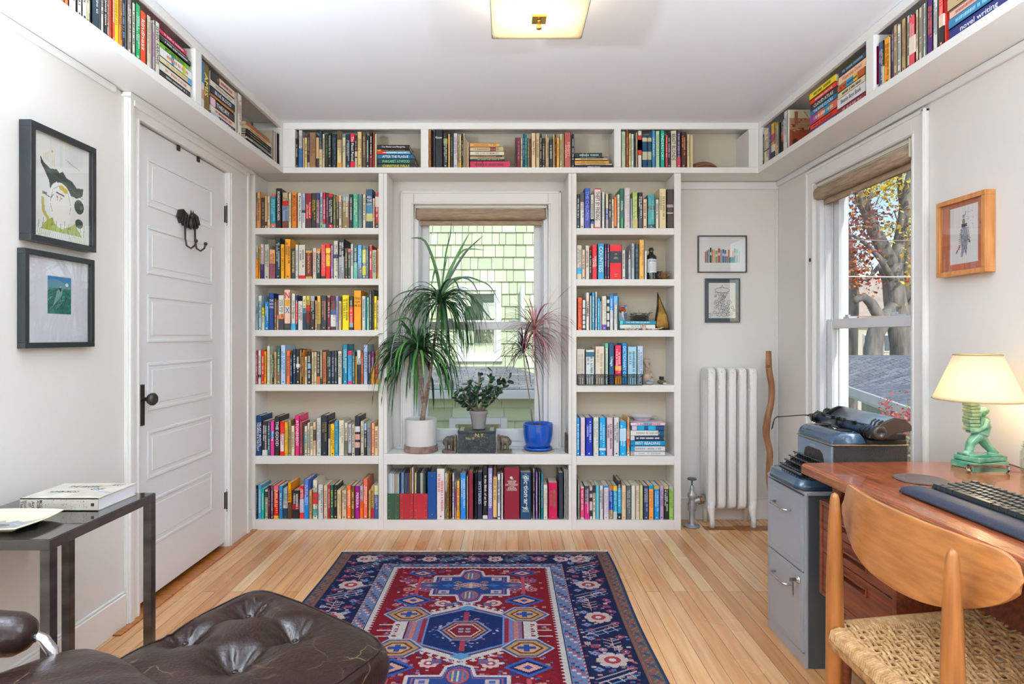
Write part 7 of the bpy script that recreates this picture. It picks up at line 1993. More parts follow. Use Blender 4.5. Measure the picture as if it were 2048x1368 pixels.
# keys
mk = mat('typewriter_key', '24282a', .25, coat=.7)
mk0 = None; rows_ = [(1.078, .676), (1.097, .690), (1.116, .704), (1.135, .718)]
for ri, (kx, kz) in enumerate(rows_):
    for k in range(11):
        y = 2.117+.0195*k+(.004*ri if k < 11 else 0)
        if mk0 is None:
            mk0 = MB().lathe([(.0018, -.014), (.0018, -.004), (.0084, -.004), (.0090, -.001), (.0080, 0), (.001, -.0006)], 0, 0, 0, 10).build('key', mk, parent=tw, smooth='auto', loc=(0, 0, 0)); kk = mk0
        else: kk = mk0.copy(); COL.objects.link(kk)
        kk.location = Vector((kx, y, kz))-tw.location
MB().box(1.062, 2.135, TZ0+.042, 1.069, 2.295, TZ0+.050).build('space_bar', mat('typewriter_spacebar', '3c3838', .3, coat=.4), parent=tw, bevel=.002)
MB().poly_extrude([(1.070, TZ0+.03), (1.152, TZ0+.03), (1.152, TZ0+.086), (1.142, TZ0+.080), (1.070, TZ0+.032)], 2.104, 2.330, axis='y').build('key_bed', mat('key_bed_black', '141312', .6), parent=tw)
# lower body and hood
zt_ = .781
q = MB().box(1.156, TYa, TZ0+.012, 1.420, TYb, zt_); q.build('lower_body', m_td, parent=tw, bevel=.004)
q = MB().box(1.150, TYa+.002, .672, 1.160, TYb-.002, zt_-.002); q.build('front_plate', m_tg, parent=tw, bevel=.003)
q = MB(); arch = [(2.145, .682), (2.142, .72), (2.150, .742), (2.168, .752), (2.255, .752), (2.274, .742), (2.284, .72), (2.282, .682)]; q.poly_extrude(arch, 1.1485, 1.1505, axis='x'); q.build('type_basket_opening', m_td, parent=tw, bevel=.0008)
q = MB(); put_text(q, 'ROYAL', 0, 0, .06, .008, 0, False, 0, hx('b0b4b8'), plane=lambda a, b_: (1.1475, 2.215-a, .762+b_)); q.build('lettering', m_ttl, parent=tw)
MB().box(1.148, TYa-.002, zt_, 1.422, TYb+.002, zt_+.005).build('trim_strip', mat('gold_strip', 'a89c80', .25, .8), parent=tw, bevel=.001)
prf = [(1.150, zt_+.005)]
for i in range(8): a = PI-PI/2*i/7; prf.append((1.196+.044*math.cos(a), zt_+.006+.042*math.sin(a)))
prf += [(1.250, .829), (1.262, .815), (1.272, .795), (1.276, zt_+.005)]
q = MB()
NY = 10
for j in range(NY+1):
    v = j/NY; y = TYa+(TYb-TYa)*v; e_ = 1-.10*abs(2*v-1)**6
    dip = .018*math.exp(-((v-.5)/.22)**4)
    for x, z in prf: q.v.append((1.20+(x-1.20)*(1 if j not in (0, NY) else .97), y, zt_+.005+(z-zt_-.005)*e_-(dip if x > 1.22 and z > zt_+.01 else 0)))
n_ = len(prf)
for j in range(NY):
    for i in range(n_-1): q.f.append((j*n_+i, (j+1)*n_+i, (j+1)*n_+i+1, j*n_+i+1))
q.f += [tuple(range(n_)), tuple(range(NY*n_, NY*n_+n_))[::-1]]; q.m = [0]*len(q.f); q.c = [None]*len(q.f)
o = q.build('hood', m_tb, parent=tw, smooth='auto'); e_ = o.modifiers.new('e', 'EDGE_SPLIT'); e_.split_angle = .8
for yy_ in (2.145, 2.285): MB().lathe([(.030, 0), (.028, .002), (.004, .0025)], 1.222, yy_, .8285, 24).build('spool_cover', m_tm, parent=tw, smooth='auto')
MB().box(1.276, TYa+.004, zt_+.005, 1.42, TYb-.004, .800).build('rear_deck', m_td, parent=tw, bevel=.003)
q = MB().tube([(1.288, 2.075, .836), (1.288, 2.42, .836)], .020, 28); q.build('platen', m_rub, parent=tw, smooth='auto')
for y0_, s_ in ((2.048, -1), (2.432, 1)):
    kb = MB().lathe([(.014, -.006), (.023, -.006), (.025, 0), (.025, .010), (.021, .016), (.012, .015), (.010, .010), (.002, .010)], 0, 0, 0, 26); kb.xf(Matrix.Translation((1.288, y0_, .836)) @ Matrix.Rotation(PI/2 if s_ < 0 else -PI/2, 4, 'X')); kb.build('platen_knob', mat('knob_bakelite', '2c2420', .35, coat=.3), parent=tw, smooth='auto')
q = MB(); n_ = 14; prof_ = [(1.318, .838), (1.326, .846), (1.340, .858), (1.356, .870), (1.372, .878), (1.384, .878)]
for y in (2.085, 2.415):
    for x, z in prof_: q.v.append((x, y, z))
m__ = len(prof_)
for i in range(m__-1): q.f.append((i, m__+i, m__+i+1, i+1))
q.m = [0]*len(q.f); q.c = [None]*len(q.f); o = q.build('paper_rest', m_tg, parent=tw, smooth=True); sd = o.modifiers.new('s', 'SOLIDIFY'); sd.thickness = .003
MB().box(1.325, 2.29, .847, 1.332, 2.36, .853).build('name_plate', mat('silver_label', '9cacc0', .3, .5), parent=tw)
MB().box(1.300, 2.07, .806, 1.400, 2.43, .826).build('carriage_bed', m_tm, parent=tw, bevel=.002)
for y0_ in (2.066, 2.415):
    q = MB().poly_extrude([(1.27, .812), (1.275, .835), (1.31, .862), (1.36, .884), (1.395, .880), (1.418, .856), (1.418, .838), (1.37, .830), (1.33, .812)], y0_, y0_+.014, axis='y'); q.build('carriage_end', mat('brown_end_plate', '44362c', .35, .5, coat=.3) if y0_ < 2.2 else m_tm, parent=tw, bevel=.002)
q = MB().tube([(1.268, 2.10, .857), (1.268, 2.41, .857)], .0022, 8)
for y in (2.15, 2.22, 2.255, 2.29, 2.36): q.box(1.262, y, .848, 1.274, y+.010, .862)
for y in (2.08, 2.10, 2.12, 2.425, 2.44): q.tube([(1.30, y, .84), (1.31, y-.004, .866), (1.325, y, .872)], .003, 6); q.tube([(1.27, y, .815), (1.262, y-.006, .84), (1.272, y-.008, .852)], .0028, 6)
q.box(1.245, 2.19, .835, 1.25, 2.197, .862).box(1.245, 2.232, .835, 1.25, 2.239, .862); q.build('paper_bail', m_tm, parent=tw)
q = MB().tube([(1.27, 2.455, .838), (1.24, 2.46, .842), (1.16, 2.46, .836), (1.125, 2.46, .834)], [.004, .0022, .0022, .0025], 8); q.build('return_lever_arm', m_tm, parent=tw, smooth=True)
q = MB(); lv = [(1.128, .836), (1.116, .830), (1.110, .815), (1.104, .785)]
for i, (x, z) in enumerate(lv): q.v += [(x-.006, 2.452, z-.002), (x+.007, 2.468, z+.002)]
q.f = [(0, 1, 3, 2), (2, 3, 5, 4), (4, 5, 7, 6)]; q.m = [0]*3; q.c = [None]*3
o = q.build('return_lever_paddle', m_tm, parent=tw, smooth=True); sd = o.modifiers.new('s', 'SOLIDIFY'); sd.thickness = .0025
q = MB()
for a in (0, 1, 2, 3, 4): q.tube([(1.26, 2.44, .82), (1.255+.01*a, 2.452, .845-.004*a), (1.29, 2.45, .85+.003*a)], .0028, 6)
q.build('lever_joint', m_tm, parent=tw)
# ------------------------------------------------------------------ keyboard, coaster
m_kb = mat('keyboard_case', '23262c', .38); m_wr = mat('wrist_rest', '2c3140', .42, bump=(200, .1))
kbd = thing('keyboard', 'black computer keyboard with raised keys and wrist rest on the desk', 'keyboard', (1.18, 1.42, DZT+.0005)); ZK = DZT+.0006
KY1, KY0 = 1.655, 1.195
MB().box(1.172, KY0, ZK, 1.305, KY1-.01, ZK+.018).build('case', m_kb, parent=kbd, bevel=.003)
q = MB(); pf = [(1.100, ZK+.001), (1.098, ZK+.006), (1.106, ZK+.016), (1.125, ZK+.0205), (1.150, ZK+.021), (1.171, ZK+.019), (1.171, ZK+.001)]
q.poly_extrude(pf, KY0, KY1, axis='y'); q.build('wrist_rest', m_wr, parent=kbd, bevel=.005, bseg=3)
kbm = {}
nk = 0
for ri in range(6):
    x = 1.178+ri*.0198+(.004 if ri == 5 else 0); y = KY1-.018; zt_ = ZK+.028+ri*.0022+(.003 if ri == 0 else 0)
    ws_ = {0: [1.25, 1.25, 1.25, 6.25, 1.25, 1.25, 1.25, 1.25, 1, 1, 1], 1: [2.25]+[1]*10+[2.75, 1, 1, 1], 2: [1.75]+[1]*11+[2.25, 1, 1, 1], 3: [1.5]+[1]*12+[1.5, 1, 1, 1], 4: [1]*13+[2, 1, 1, 1], 5: [1, -.6, 1, 1, 1, 1, -.3, 1, 1, 1, 1, -.3, 1, 1, 1, 1, 1]}[ri]
    for wk in ws_:
        if wk < 0: y += wk*.0196; continue
        if y-wk*.0196 < KY0+.003 or nk >= 99: break
        k_ = wk
        if k_ not in kbm:
            hw = wk*.0098-.0006; hx_ = .0090; q = MB(); t_ = .0022
            vs = [(-hx_, -hw, -.012), (hx_, -hw, -.012), (hx_, hw, -.012), (-hx_, hw, -.012), (-hx_+.003, -hw+t_, 0), (hx_-.001, -hw+t_, .0006), (hx_-.001, hw-t_, .0006), (-hx_+.003, hw-t_, 0)]
            q.add(vs, [(3, 2, 1, 0), (4, 5, 6, 7), (0, 1, 5, 4), (1, 2, 6, 5), (2, 3, 7, 6), (3, 0, 4, 7)]); o = q.build('key', mat('keycap', '25292c', .32, coat=.15), parent=kbd, bevel=.0009, loc=(0, 0, 0)); kbm[k_] = o
        else: o = kbm[k_].copy(); COL.objects.link(o)
        o.location = Vector((x+.009, y-wk*.0098, zt_))-kbd.location; y -= wk*.0196; nk += 1
tag(MB().lathe([(.070, 0), (.072, .0015), (.071, .0035), (.066, .005), (.03, .0046), (.003, .005)], 1.262, 1.80, DZT+.0004, 48).build('leather_coaster', mat('grey_leather', '5a4c48', .55, bump=(120, .6)), smooth='auto'), 'round grey leather desk coaster behind the keyboard', 'coaster')
# ------------------------------------------------------------------ lamp
m_cel = mat('green_glaze', '3c8468', .16, coat=.8, var=(16, '80b494', (1, 1, 2)))
lx, ly = 1.590, 1.985; z0 = DZT+.0006
lp = thing('table_lamp', 'lit desk lamp with green ceramic figure carrying a stack of books', 'lamp', (lx, ly, z0))
def rb(mb, cx, cy, z, hx_, hy, h, ang=0): 
    R = Matrix.Translation((cx, cy, z)) @ Matrix.Rotation(ang, 4, 'Z'); mb.box(-hx_, -hy, 0, hx_, hy, h, R=R)
A = .30
q = MB(); rb(q, lx+.0, ly, z0, .070, .046, .022, A); rb(q, lx+.004, ly+.002, z0+.0225, .066, .042, .016, A)
q.build('book_base', m_cel, parent=lp, bevel=.003)
q = MB(); zb = z0+.0385; sx_ = lambda u, v=0: (lx+u, ly+v)
q.box(lx-.055, ly-.028, zb-.001, lx+.058, ly+.028, zb+.006)
q.tube([(lx-.042, ly-.006, zb+.010), (lx-.036, ly-.006, zb+.04), (lx-.006, ly, zb+.066)], [.013, .014, .019], 12); q.ball((lx-.048, ly-.006, zb+.009), .012, seg=12, sc=(1.3, .9, .7))
q.tube([(lx+.050, ly+.006, zb+.010), (lx+.026, ly+.006, zb+.034), (lx-.0, ly, zb+.066)], [.011, .014, .019], 12); q.ball((lx+.050, ly+.006, zb+.008), .013, seg=12, sc=(1.5, .9, .6))
q.ball((lx+.002, ly, zb+.072), .024, seg=16, sc=(1.1, .85, .8)); q.tube([(lx+.002, ly, zb+.070), (lx+.012, ly, zb+.100), (lx+.010, ly, zb+.128)], [.024, .023, .015], 14)
q.ball((lx+.014, ly, zb+.118), .018, seg=14, sc=(.9, 1.15, .8)); q.ball((lx+.006, ly, zb+.144), .0165, seg=18, sc=(1, .9, 1.05)); q.ball((lx+.013, ly, zb+.149), .017, seg=14, sc=(1, .98, .8)); q.ball((lx-.009, ly-.001, zb+.142), .0035, seg=8)
for v in (-1, 1): q.tube([(lx+.012, ly+v*.019, zb+.120), (lx+.0, ly+v*.024, zb+.098), (lx-.022, ly+v*.018, zb+.084), (lx-.036, ly+v*.006, zb+.080)], [.0095, .009, .0075, .006], 10)
for k in range(5): q.ball((lx-.034-.003*(k % 2), ly-.012+.006*k, zb+.078), .0035, seg=8, sc=(1.4, .8, .8))
o = q.build('figure', m_cel, parent=lp, smooth=True); rm = o.modifiers.new('r', 'REMESH'); rm.mode = 'VOXEL'; rm.voxel_size = .0016; rm.use_smooth_shade = True
q = MB(); z = zb+.084; rr = random.Random(3)
for k in range(9):
    h = (.0135, .011, .013, .010, .0125, .012, .010, .013, .011)[k]; rb(q, lx-.026+rr.uniform(-.002, .002), ly+rr.uniform(-.002, .002), z, .0165, .019, h-.0012, rr.uniform(-.12, .12)); z += h
q.build('book_stack', mat('pale_green_glaze', 'a9bf9c', .2, coat=.7, var=(40, '7caa84')), parent=lp, bevel=.002)
zs_ = z; q = MB().lathe([(.012, 0), (.014, .001), (.014, .012), (.011, .014), (.012, .02), (.009, .028), (.004, .03), (.003, .145)], lx-.024, ly, zs_, 18); q.build('brass_socket', m_brs, parent=lp, smooth='auto')
ms = mat('lamp_shade_cloth', 'f6ecd6', .9); n = ms.node_tree.nodes; L = ms.node_tree.links
tr_ = n.new('ShaderNodeBsdfTranslucent'); tr_.inputs[0].default_value = (*hx('fff2d8'), 1); mxs = n.new('ShaderNodeMixShader'); mxs.inputs[0].default_value = .5; L.new(n['Principled BSDF'].outputs[0], mxs.inputs[1]); L.new(tr_.outputs[0], mxs.inputs[2]); L.new(mxs.outputs[0], n['Material Output'].inputs[0])
sz0, sz1 = .957, 1.108; scx = lx-.024+.018
q = MB().lathe([(.126, sz0), (.122, sz0+.01), (.066, sz1)], scx, ly, 0, 56, cap=False); o = q.build('lamp_shade', ms, parent=lp, smooth=True); sd = o.modifiers.new('s', 'SOLIDIFY'); sd.thickness = .0012
q = MB()
for r_, z_ in ((.1265, sz0), (.0665, sz1)): q.tube([(scx+r_*math.cos(a*PI/24), ly+r_*math.sin(a*PI/24), z_) for a in range(49)], .0022, 6, cap=False)
for a in range(3): q.tube([(scx, ly, sz1-.012), (scx+.064*math.cos(a*2.1), ly+.064*math.sin(a*2.1), sz1-.003)], .0014, 5)
q.build('shade_trim', mat('shade_trim', 'b09c70', .7), parent=lp)
MB().ball((scx-.006, ly, 1.035), .024, seg=16, sc=(1, 1, 1.2)).build('bulb', mat('bulb_glass', 'fff4e0', .3, emis=('ffd9a0', 6)), parent=lp, smooth=True)
light('desk_lamp_bulb', 'POINT', (scx-.006, ly, 1.045), 1.5, (1, .82, .56), .02)
light('desk_lamp_bulb_low', 'POINT', (scx-.006, ly, .995), 1.5, (1, .80, .54), .02)
q = MB().tube([(lx+.06, ly+.02, z0+.01), (lx+.085, ly-.02, z0+.012), (lx+.10, ly-.08, z0+.003), (lx+.11, ly-.16, z0+.003), (lx+.12, ly-.3, z0+.003)], .0022, 8); q.build('cord', mat('brown_cord', '5c4834', .6), parent=lp, smooth=True)
pw_ = MB(); rb(pw_, 1.553, 1.905, z0, .062, .015, .024, -.05); tag(pw_.build('glass_paperweight', mat('thick_glass', 'f0f4e8', .03, trans=1, ior=1.5), bevel=.009, bseg=4), 'clear rounded glass block lying in front of the lamp base', 'paperweight')
jr = thing('glass_jar', 'clear glass jar of small nuts beside the lit desk lamp', 'jar', (1.652, 1.84, z0))
MB().lathe([(.030, 0), (.038, .004), (.040, .02), (.040, .075), (.034, .088), (.031, .095), (.033, .098), (.033, .108), (.0305, .108), (.0305, .096), (.031, .088), (.037, .075), (.037, .02), (.035, .006), (.003, .005)], 1.652, 1.84, z0, 30).build('jar_body', glassy('jar_glass', (.96, .98, .96), .12), parent=jr, smooth=True)
MB().tube([(1.652+.036*math.cos(a*PI/16), 1.84+.036*math.sin(a*PI/16), z0+.094) for a in range(33)], .0015, 6, cap=False).build('wire', m_chr, parent=jr, smooth=True)
q = MB(); rr = random.Random(5)
for k in range(60):
    a = rr.uniform(0, 2*PI); d = rr.uniform(0, .029); q.ball((1.652+d*math.cos(a), 1.84+d*math.sin(a), z0+.012+rr.uniform(0, .050)), .0065, 0, hx(rr.choice(['b07040', 'c89060', '8c5030', 'd8b080'])), 8)
q.build('nuts', attr_mat('nut_skin', .6), parent=jr, smooth=True)['kind'] = 'stuff'
# ------------------------------------------------------------------ desk chair
m_ash = mat('oak_chair', 'b4763e', .34, coat=.2, var=(5, '9a6030', (14, 1.4, 14)), bump=(30, .05, (6, 1, 6)))
m_leg = mat('oak_chair_legs', 'a86a32', .36, coat=.2, var=(5, '8c5428', (14, 14, 1.2)))
ch = thing('desk_chair', 'wooden desk chair with curved plywood back and woven cord seat', 'chair', (1.04, 1.29, 0))
BKX = .826; PYS = (1.094, 1.487); ZSE = .445
for y in PYS:
    MB().tube([(BKX-.012, y, 0), (BKX-.004, y, .2), (BKX, y, .43), (BKX, y, .55), (BKX, y, .70), (BKX, y, .762), (BKX, y, .772), (BKX, y, .776)], [.013, .0185, .0205, .0200, .0150, .0105, .0075, .002], 20).build('back_leg', m_leg, parent=ch, smooth=True)
FRX = 1.248; FRY = (1.030, 1.560)
for y in FRY: MB().tube([(FRX, y, 0), (FRX, y, .25), (FRX, y, .44), (FRX, y, .448)], [.012, .017, .018, .010], 18).build('front_leg', m_leg, parent=ch, smooth=True)
# backrest: bent plywood
q = MB(); NU, NV = 72, 14; yc = 1.300; hwid = .268
def bk(u, v):
    a = u*hwid; x = BKX+.022+.052*(abs(u))**2.0; c_ = abs(u)
    zt = .789-.006*c_*c_; zb = .622+.088*c_**2.6
    if c_ > .84: k_ = min(1, (c_-.84)/.16); rr_ = 1-math.sqrt(max(0, 1-k_*k_)); zt -= .040*rr_; zb += .010*rr_
    return (x+.012*(v-.5), yc+a, zb+(zt-zb)*v)
for i in range(NU+1):
    for j in range(NV+1): q.v.append(bk(-1+2*i/NU, j/NV))
for i in range(NU):
    for j in range(NV): a = i*(NV+1)+j; q.f.append((a, a+NV+1, a+NV+2, a+1)); q.m.append(0); q.c.append(None)
o = q.build('backrest', m_ash, parent=ch, smooth=True); sd = o.modifiers.new('s', 'SOLIDIFY'); sd.thickness = .011; sd.offset = 0; bv = o.modifiers.new('b', 'BEVEL'); bv.width = .003; bv.segments = 2; bv.limit_method = 'ANGLE'
# seat rails
def sy(x, s): t_ = (x-BKX)/(FRX-BKX); return PYS[s]+(FRY[s]-PYS[s])*t_
q = MB()
q.tube([(BKX, PYS[0], ZSE-.025), (BKX, PYS[1], ZSE-.025)], .013, 10).tube([(FRX, FRY[0], ZSE-.02), (FRX, FRY[1], ZSE-.02)], .013, 10)
for s in (0, 1): q.tube([(BKX, PYS[s], ZSE-.022), (FRX, FRY[s], ZSE-.02)], .013, 10); q.tube([(BKX, PYS[s], .26), (FRX, FRY[s], .26)], .009, 10)
q.build('seat_rails', m_leg, parent=ch, smooth='auto')
mc_ = mat('paper_cord', 'd0a878', .75, var=(60, 'a87c4c', (1, 1, 1)), bump=(300, .5))
q = MB(); nW = 28; nX = 34
def zdip(x, y): t_ = (x-BKX)/(FRX-BKX); return ZSE-.012*math.sin(PI*min(1, max(0, t_)))*(1)-.0
for k in range(nW):        # cords running from back rail to front rail, in pairs
    t_ = (k+.5)/nW+(.006 if k % 2 else -.006)
    pts = []
    for i in range(nX+1):
        x = BKX-.006+(FRX-BKX+.012)*i/nX; y = sy(x, 0)+(sy(x, 1)-sy(x, 0))*t_
        pts.append((x, y, zdip(x, y)+.0012*math.sin(PI*i*.5+PI*(k//2))))
    q.tube(pts, .0030, 5, cap=False)
for k in range(nX):
    x = BKX+.004+(FRX-BKX-.008)*(k+.5)/nX; pts = []
    for i in range(nW+1):
        t_ = i/nW; y = sy(x, 0)+(sy(x, 1)-sy(x, 0))*t_; pts.append((x, y, zdip(x, y)+.0052*math.sin(PI*(i/2)+PI*(k//2)+.8)))
    q.tube(pts, .0042, 6, cap=False)
q.build('woven_seat', mc_, parent=ch, smooth=True)
q = MB()
def wrapx(x0, y0, x1, y1, zc, n, ax):
    d = Vector((x1-x0, y1-y0, 0)); L_ = d.length; d.normalize(); nrm = Vector((-d.y, d.x, 0))
    for k in range(n):
        p = Vector((x0, y0, zc))+d*L_*(k+.5)/n; ring = []
        for j in range(9):
            a = 2*PI*j/8; rx, rz = .024, .027
            ring.append(p+nrm*rx*math.copysign(abs(math.cos(a))**.7, math.cos(a))+Vector((0, 0, rz*math.copysign(abs(math.sin(a))**.7, math.sin(a)))))
        q.tube(ring, L_/n*.50, 6, cap=False)
wrapx(BKX-.002, PYS[0]+.022, BKX-.002, PYS[1]-.022, ZSE-.026, 46, 0)
wrapx(BKX+.03, sy(BKX+.03, 0), FRX-.02, sy(FRX-.02, 0), ZSE-.026, 60, 1); wrapx(BKX+.03, sy(BKX+.03, 1), FRX-.02, sy(FRX-.02, 1), ZSE-.026, 60, 1)
q.build('cord_wrapping', mc_, parent=ch, smooth=True)
# ------------------------------------------------------------------ outside
m_grd = mat('ground_lawn', '6c6a44', .95, var=(1.2, '8c6c48'))
struct(MB().box(-30, -12, -3.3, 45, 60, -3.2).build('ground', m_grd))
struct(MB().box(XL-.6, -5.0, 2.62, XR+.2, YF-.1, 2.70).build('porch_roof', m_out))  # unseen slab added to keep the sun out of the rear openings
m_sh = attr_mat('painted_shingle', .8, bump=(70, .25, (6, 1, .6)))
rr = random.Random(17)
nh = thing('neighbour_house', 'pale green shingled house seen through the middle window', 'house', (0, 8.4, -3.2))
NY_ = 8.2; q = MB(); q.box(-4.1, NY_+.03, -3.2, 2.9, NY_+.2, 6, 0, hx('6c7a60'))
z = zz(464.7, NY_)-.171*14
GC = ['ccd6b4', 'd2dcbc', 'c6d0ae', 'd6dec4', 'cdd6b6', 'c8d4b2']
nx0, nx1, nz0, nz1 = (914-PX)*NY_/F, (1004-PX)*NY_/F, zz(724, NY_), zz(570, NY_)
for r_ in range(36):
    zt = z+.171*r_
    x = -4.0+rr.uniform(0, .1)
    while x < 2.85:
        w_ = rr.uniform(.085, .19)
        if not (zt > nz0+.10 and zt+.17 < nz1-.08 and x > nx0+.08 and x+w_ < nx1-.08):
            g_ = .006; c = sat(hx(rr.choice(GC)), 1, rr.uniform(.93, 1.03)); y0 = NY_-.012+rr.uniform(-.003, .003)
            q.add([(x+g_, y0-.012, zt), (x+w_, y0-.012, zt), (x+w_, y0+.018, zt+.172), (x+g_, y0+.018, zt+.172), (x+g_, NY_+.03, zt), (x+w_, NY_+.03, zt)], [(0, 1, 2, 3), (0, 4, 5, 1)], 0, c)
        x += w_
q.build('shingle_siding', m_sh, parent=nh)
m_w = mat('white_outdoor_trim', 'e4e6e6', .5)
def owin(root, x0, x1, z0, z1, Y, tw, nm='window'):
    q = MB()
    for a in ((x0, z0, x0+tw, z1), (x1-tw, z0, x1, z1), (x0+tw, z1-tw, x1-tw, z1), (x0+tw, z0, x1-tw, z0+tw)): q.box(a[0], Y-.05, a[1], a[2], Y+.05, a[3])
    q.box(x0-.02, Y-.08, z0-.04, x1+.02, Y+.05, z0); q.box(x0+tw, Y-.02, (z0+z1)/2-.02, x1-tw, Y+.02, (z0+z1)/2+.02)
    for a in ((x0+tw, z0+tw, x0+tw+.025, z1-tw), (x1-tw-.025, z0+tw, x1-tw, z1-tw)): q.box(a[0], Y-.015, a[1], a[2], Y+.02, a[3])
    w_ = q.build(nm, m_w, parent=root, bevel=.004)
    q = MB(); n_ = 26; vs = []; fs = []
    for i in range(n_*2+1):
        t_ = i/(n_*2); x = x0+tw+(x1-x0-2*tw)*t_; y = Y+.09+.018*math.sin(t_*PI*2*n_/4.2)
        vs += [(x, y, z0+tw), (x, y, z1-tw)]
        if i: fs.append((2*i-2, 2*i, 2*i+1, 2*i-1))
    q.add(vs, fs); q.build('curtain', mat('cream_curtain', 'cfc8a0', .9), parent=w_, smooth=True)
    MB().box(x0+tw, Y+.12, z0+tw, x1-tw, Y+.14, z1-tw).build('dark_interior', mat('dark_room', '2c302c', .9), parent=w_)
    MB().box(x0+tw, Y+.0, z0+tw, x1-tw, Y+.004, z1-tw).build('pane', glassy('outdoor_glass', (.82, .88, .84), .12), parent=w_)
owin(nh, nx0+.01, nx1-.01, nz0+.05, nz1, NY_, .075)
MB().tube([((1045-PX)*8.05/F, 8.05, zz(700, 8.05)), ((1045-PX)*8.05/F, 8.05, zz(573, 8.05)), ((1045-PX)*8.05/F, 8.05, zz(569, 8.05))], [.033, .033, .015], 16).build('vent_pipe', m_w, parent=nh, smooth='auto')
# lower porch wing
m_rf = mat('grey_roof_shingle', 'a0a2a6', .9)
n = m_rf.node_tree.nodes; L = m_rf.node_tree.links; tc = n.new('ShaderNodeTexCoord'); br = n.new('ShaderNodeTexBrick'); L.new(tc.outputs['Object'], br.inputs[0]); br.inputs['Scale'].default_value = 1; br.inputs['Brick Width'].default_value = .28; br.inputs['Row Height'].default_value = .13; br.inputs['Mortar Size'].default_value = .006
br.inputs['Color1'].default_value = (*hx('aaacb0'), 1); br.inputs['Color2'].default_value = (*hx('8c8e94'), 1); br.inputs['Mortar'].default_value = (*hx('5c5e64'), 1)
nz = n.new('ShaderNodeTexNoise'); nz.inputs['Scale'].default_value = 30; L.new(tc.outputs['Object'], nz.inputs[0]); mx = n.new('ShaderNodeMix'); mx.data_type = 'RGBA'; mx.blend_type = 'MULTIPLY'; mx.inputs[0].default_value = .5; L.new(br.outputs[0], mx.inputs[6]); rp = n.new('ShaderNodeValToRGB'); rp.color_ramp.elements[0].position = .35; rp.color_ramp.elements[0].color = (*hx('7c6c64'), 1); rp.color_ramp.elements[1].position = .55; L.new(nz.outputs[0], rp.inputs[0]); L.new(rp.outputs[0], mx.inputs[7]); L.new(mx.outputs[2], n['Principled BSDF'].inputs['Base Color'])
Ya, Yb = 6.5, 8.19; za, zb = zz(781, Ya), zz(733, Yb)
xl, xr_, xt0, xt1 = -2.6, .62, -1.6, (1026-PX)*Yb/F
q = MB().add([(xl, Ya, za), (xr_, Ya, za), (xt1, Yb, zb), (xt0, Yb, zb)], [(0, 1, 2, 3)]).add([(xr_, Ya, za), (xr_+.0, Yb, za-.0), (xt1, Yb, zb)], [(0, 1, 2)]).add([(xl, Ya, za), (xl, Yb, za), (xt0, Yb, zb)], [(0, 2, 1)])
q.build('porch_roof', m_rf, parent=nh)
q = MB().box(xl-.03, Ya-.05, za-.09, xr_+.03, Ya, za+.005).box(xl-.03, Ya, za-.02, xr_+.03, Yb, za-.003); q.build('gutter', m_w, parent=nh, bevel=.01)
q = MB(); q.box(xl+.1, 6.62, -3.2, xr_-.08, 6.8, za-.03, 0, hx('7c8a6c')); z = zz(815, 6.6)-.144*8
for r_ in range(11):
    zt = z+.144*r_; x = xl+.1
    if zt+.1 > za-.03: break
    while x < xr_-.08:
        w_ = min(rr.uniform(.25, .6), xr_-.08-x); c = sat(hx(rr.choice(GC)), 1, rr.uniform(.9, 1.02)); q.add([(x+.004, 6.585, zt), (x+w_, 6.585, zt), (x+w_, 6.612, zt+.145), (x+.004, 6.612, zt+.145), (x+.004, 6.62, zt), (x+w_, 6.62, zt)], [(0, 1, 2, 3), (0, 4, 5, 1)], 0, c); x += w_
q.build('porch_siding', m_sh, parent=nh)
owin(nh, (899-PX)*6.56/F, (1014-PX)*6.56/F, zz(980, 6.56), zz(835, 6.56), 6.56, .07)
# ---- right side: garage, maple, far house, wires, shrub
gA, gB, gC, gD = Vector((5.51, 9.59, .35)), Vector((4.30, 5.90, .35)), Vector((8.6, 11.4, .80)), Vector((6.0, 11.5, .80))
gr = thing('garage', 'grey roofed garage below the maple tree, seen through the desk window', 'garage', (6, 9, -3.2))
q = MB(); q.add([gA, gB, Vector((8.3, 6.2, .80)), gC, gD], [(0, 1, 2, 3, 4)]); o = q.build('roof', m_rf, parent=gr)
dn = Vector((0, 0, -1)); nrm = Vector((-(gB-gA).y, (gB-gA).x, 0)).normalized()
nrm = -nrm if nrm.x > 0 else nrm
def slab(a, b_, z0, z1, off0, off1, nm, m_, par):
    q = MB(); p = [a+nrm*off0, b_+nrm*off0, b_+nrm*off1, a+nrm*off1]
    vs = [(v.x, v.y, v.z+z0) for v in p]+[(v.x, v.y, v.z+z1) for v in p]
    q.add(vs, [(0, 1, 2, 3), (7, 6, 5, 4), (0, 4, 5, 1), (1, 5, 6, 2), (2, 6, 7, 3), (3, 7, 4, 0)]); return q.build(nm, m_, parent=par)
slab(gA, gB, -.11, .012, -.03, .02, 'fascia', m_w, gr)
slab(gA, gB, -3.5, -.11, -.35, -.22, 'side_wall', mat('pale_grey_green_siding', 'b4c0ac', .8, var=(3, 'a0ac9c', (1, 1, .1))), gr)
slab(gA, gB, -.14, -.11, -.3, .02, 'soffit', mat('soffit', 'd4d8d0', .8), gr)
m_bark2 = mat('maple_bark', '6c6866', .9, var=(3, '9a938a', (3, 3, .7)), bump=(6, 1.0, (3, 3, .6)))
tree = thing('maple_tree', 'large forked maple tree with orange and yellow leaves behind the garage', 'tree', P(1800, 900, 13))
TP = lambda px, py, Y=13: P(px, py, Y)
kk = 13/F
q = MB()
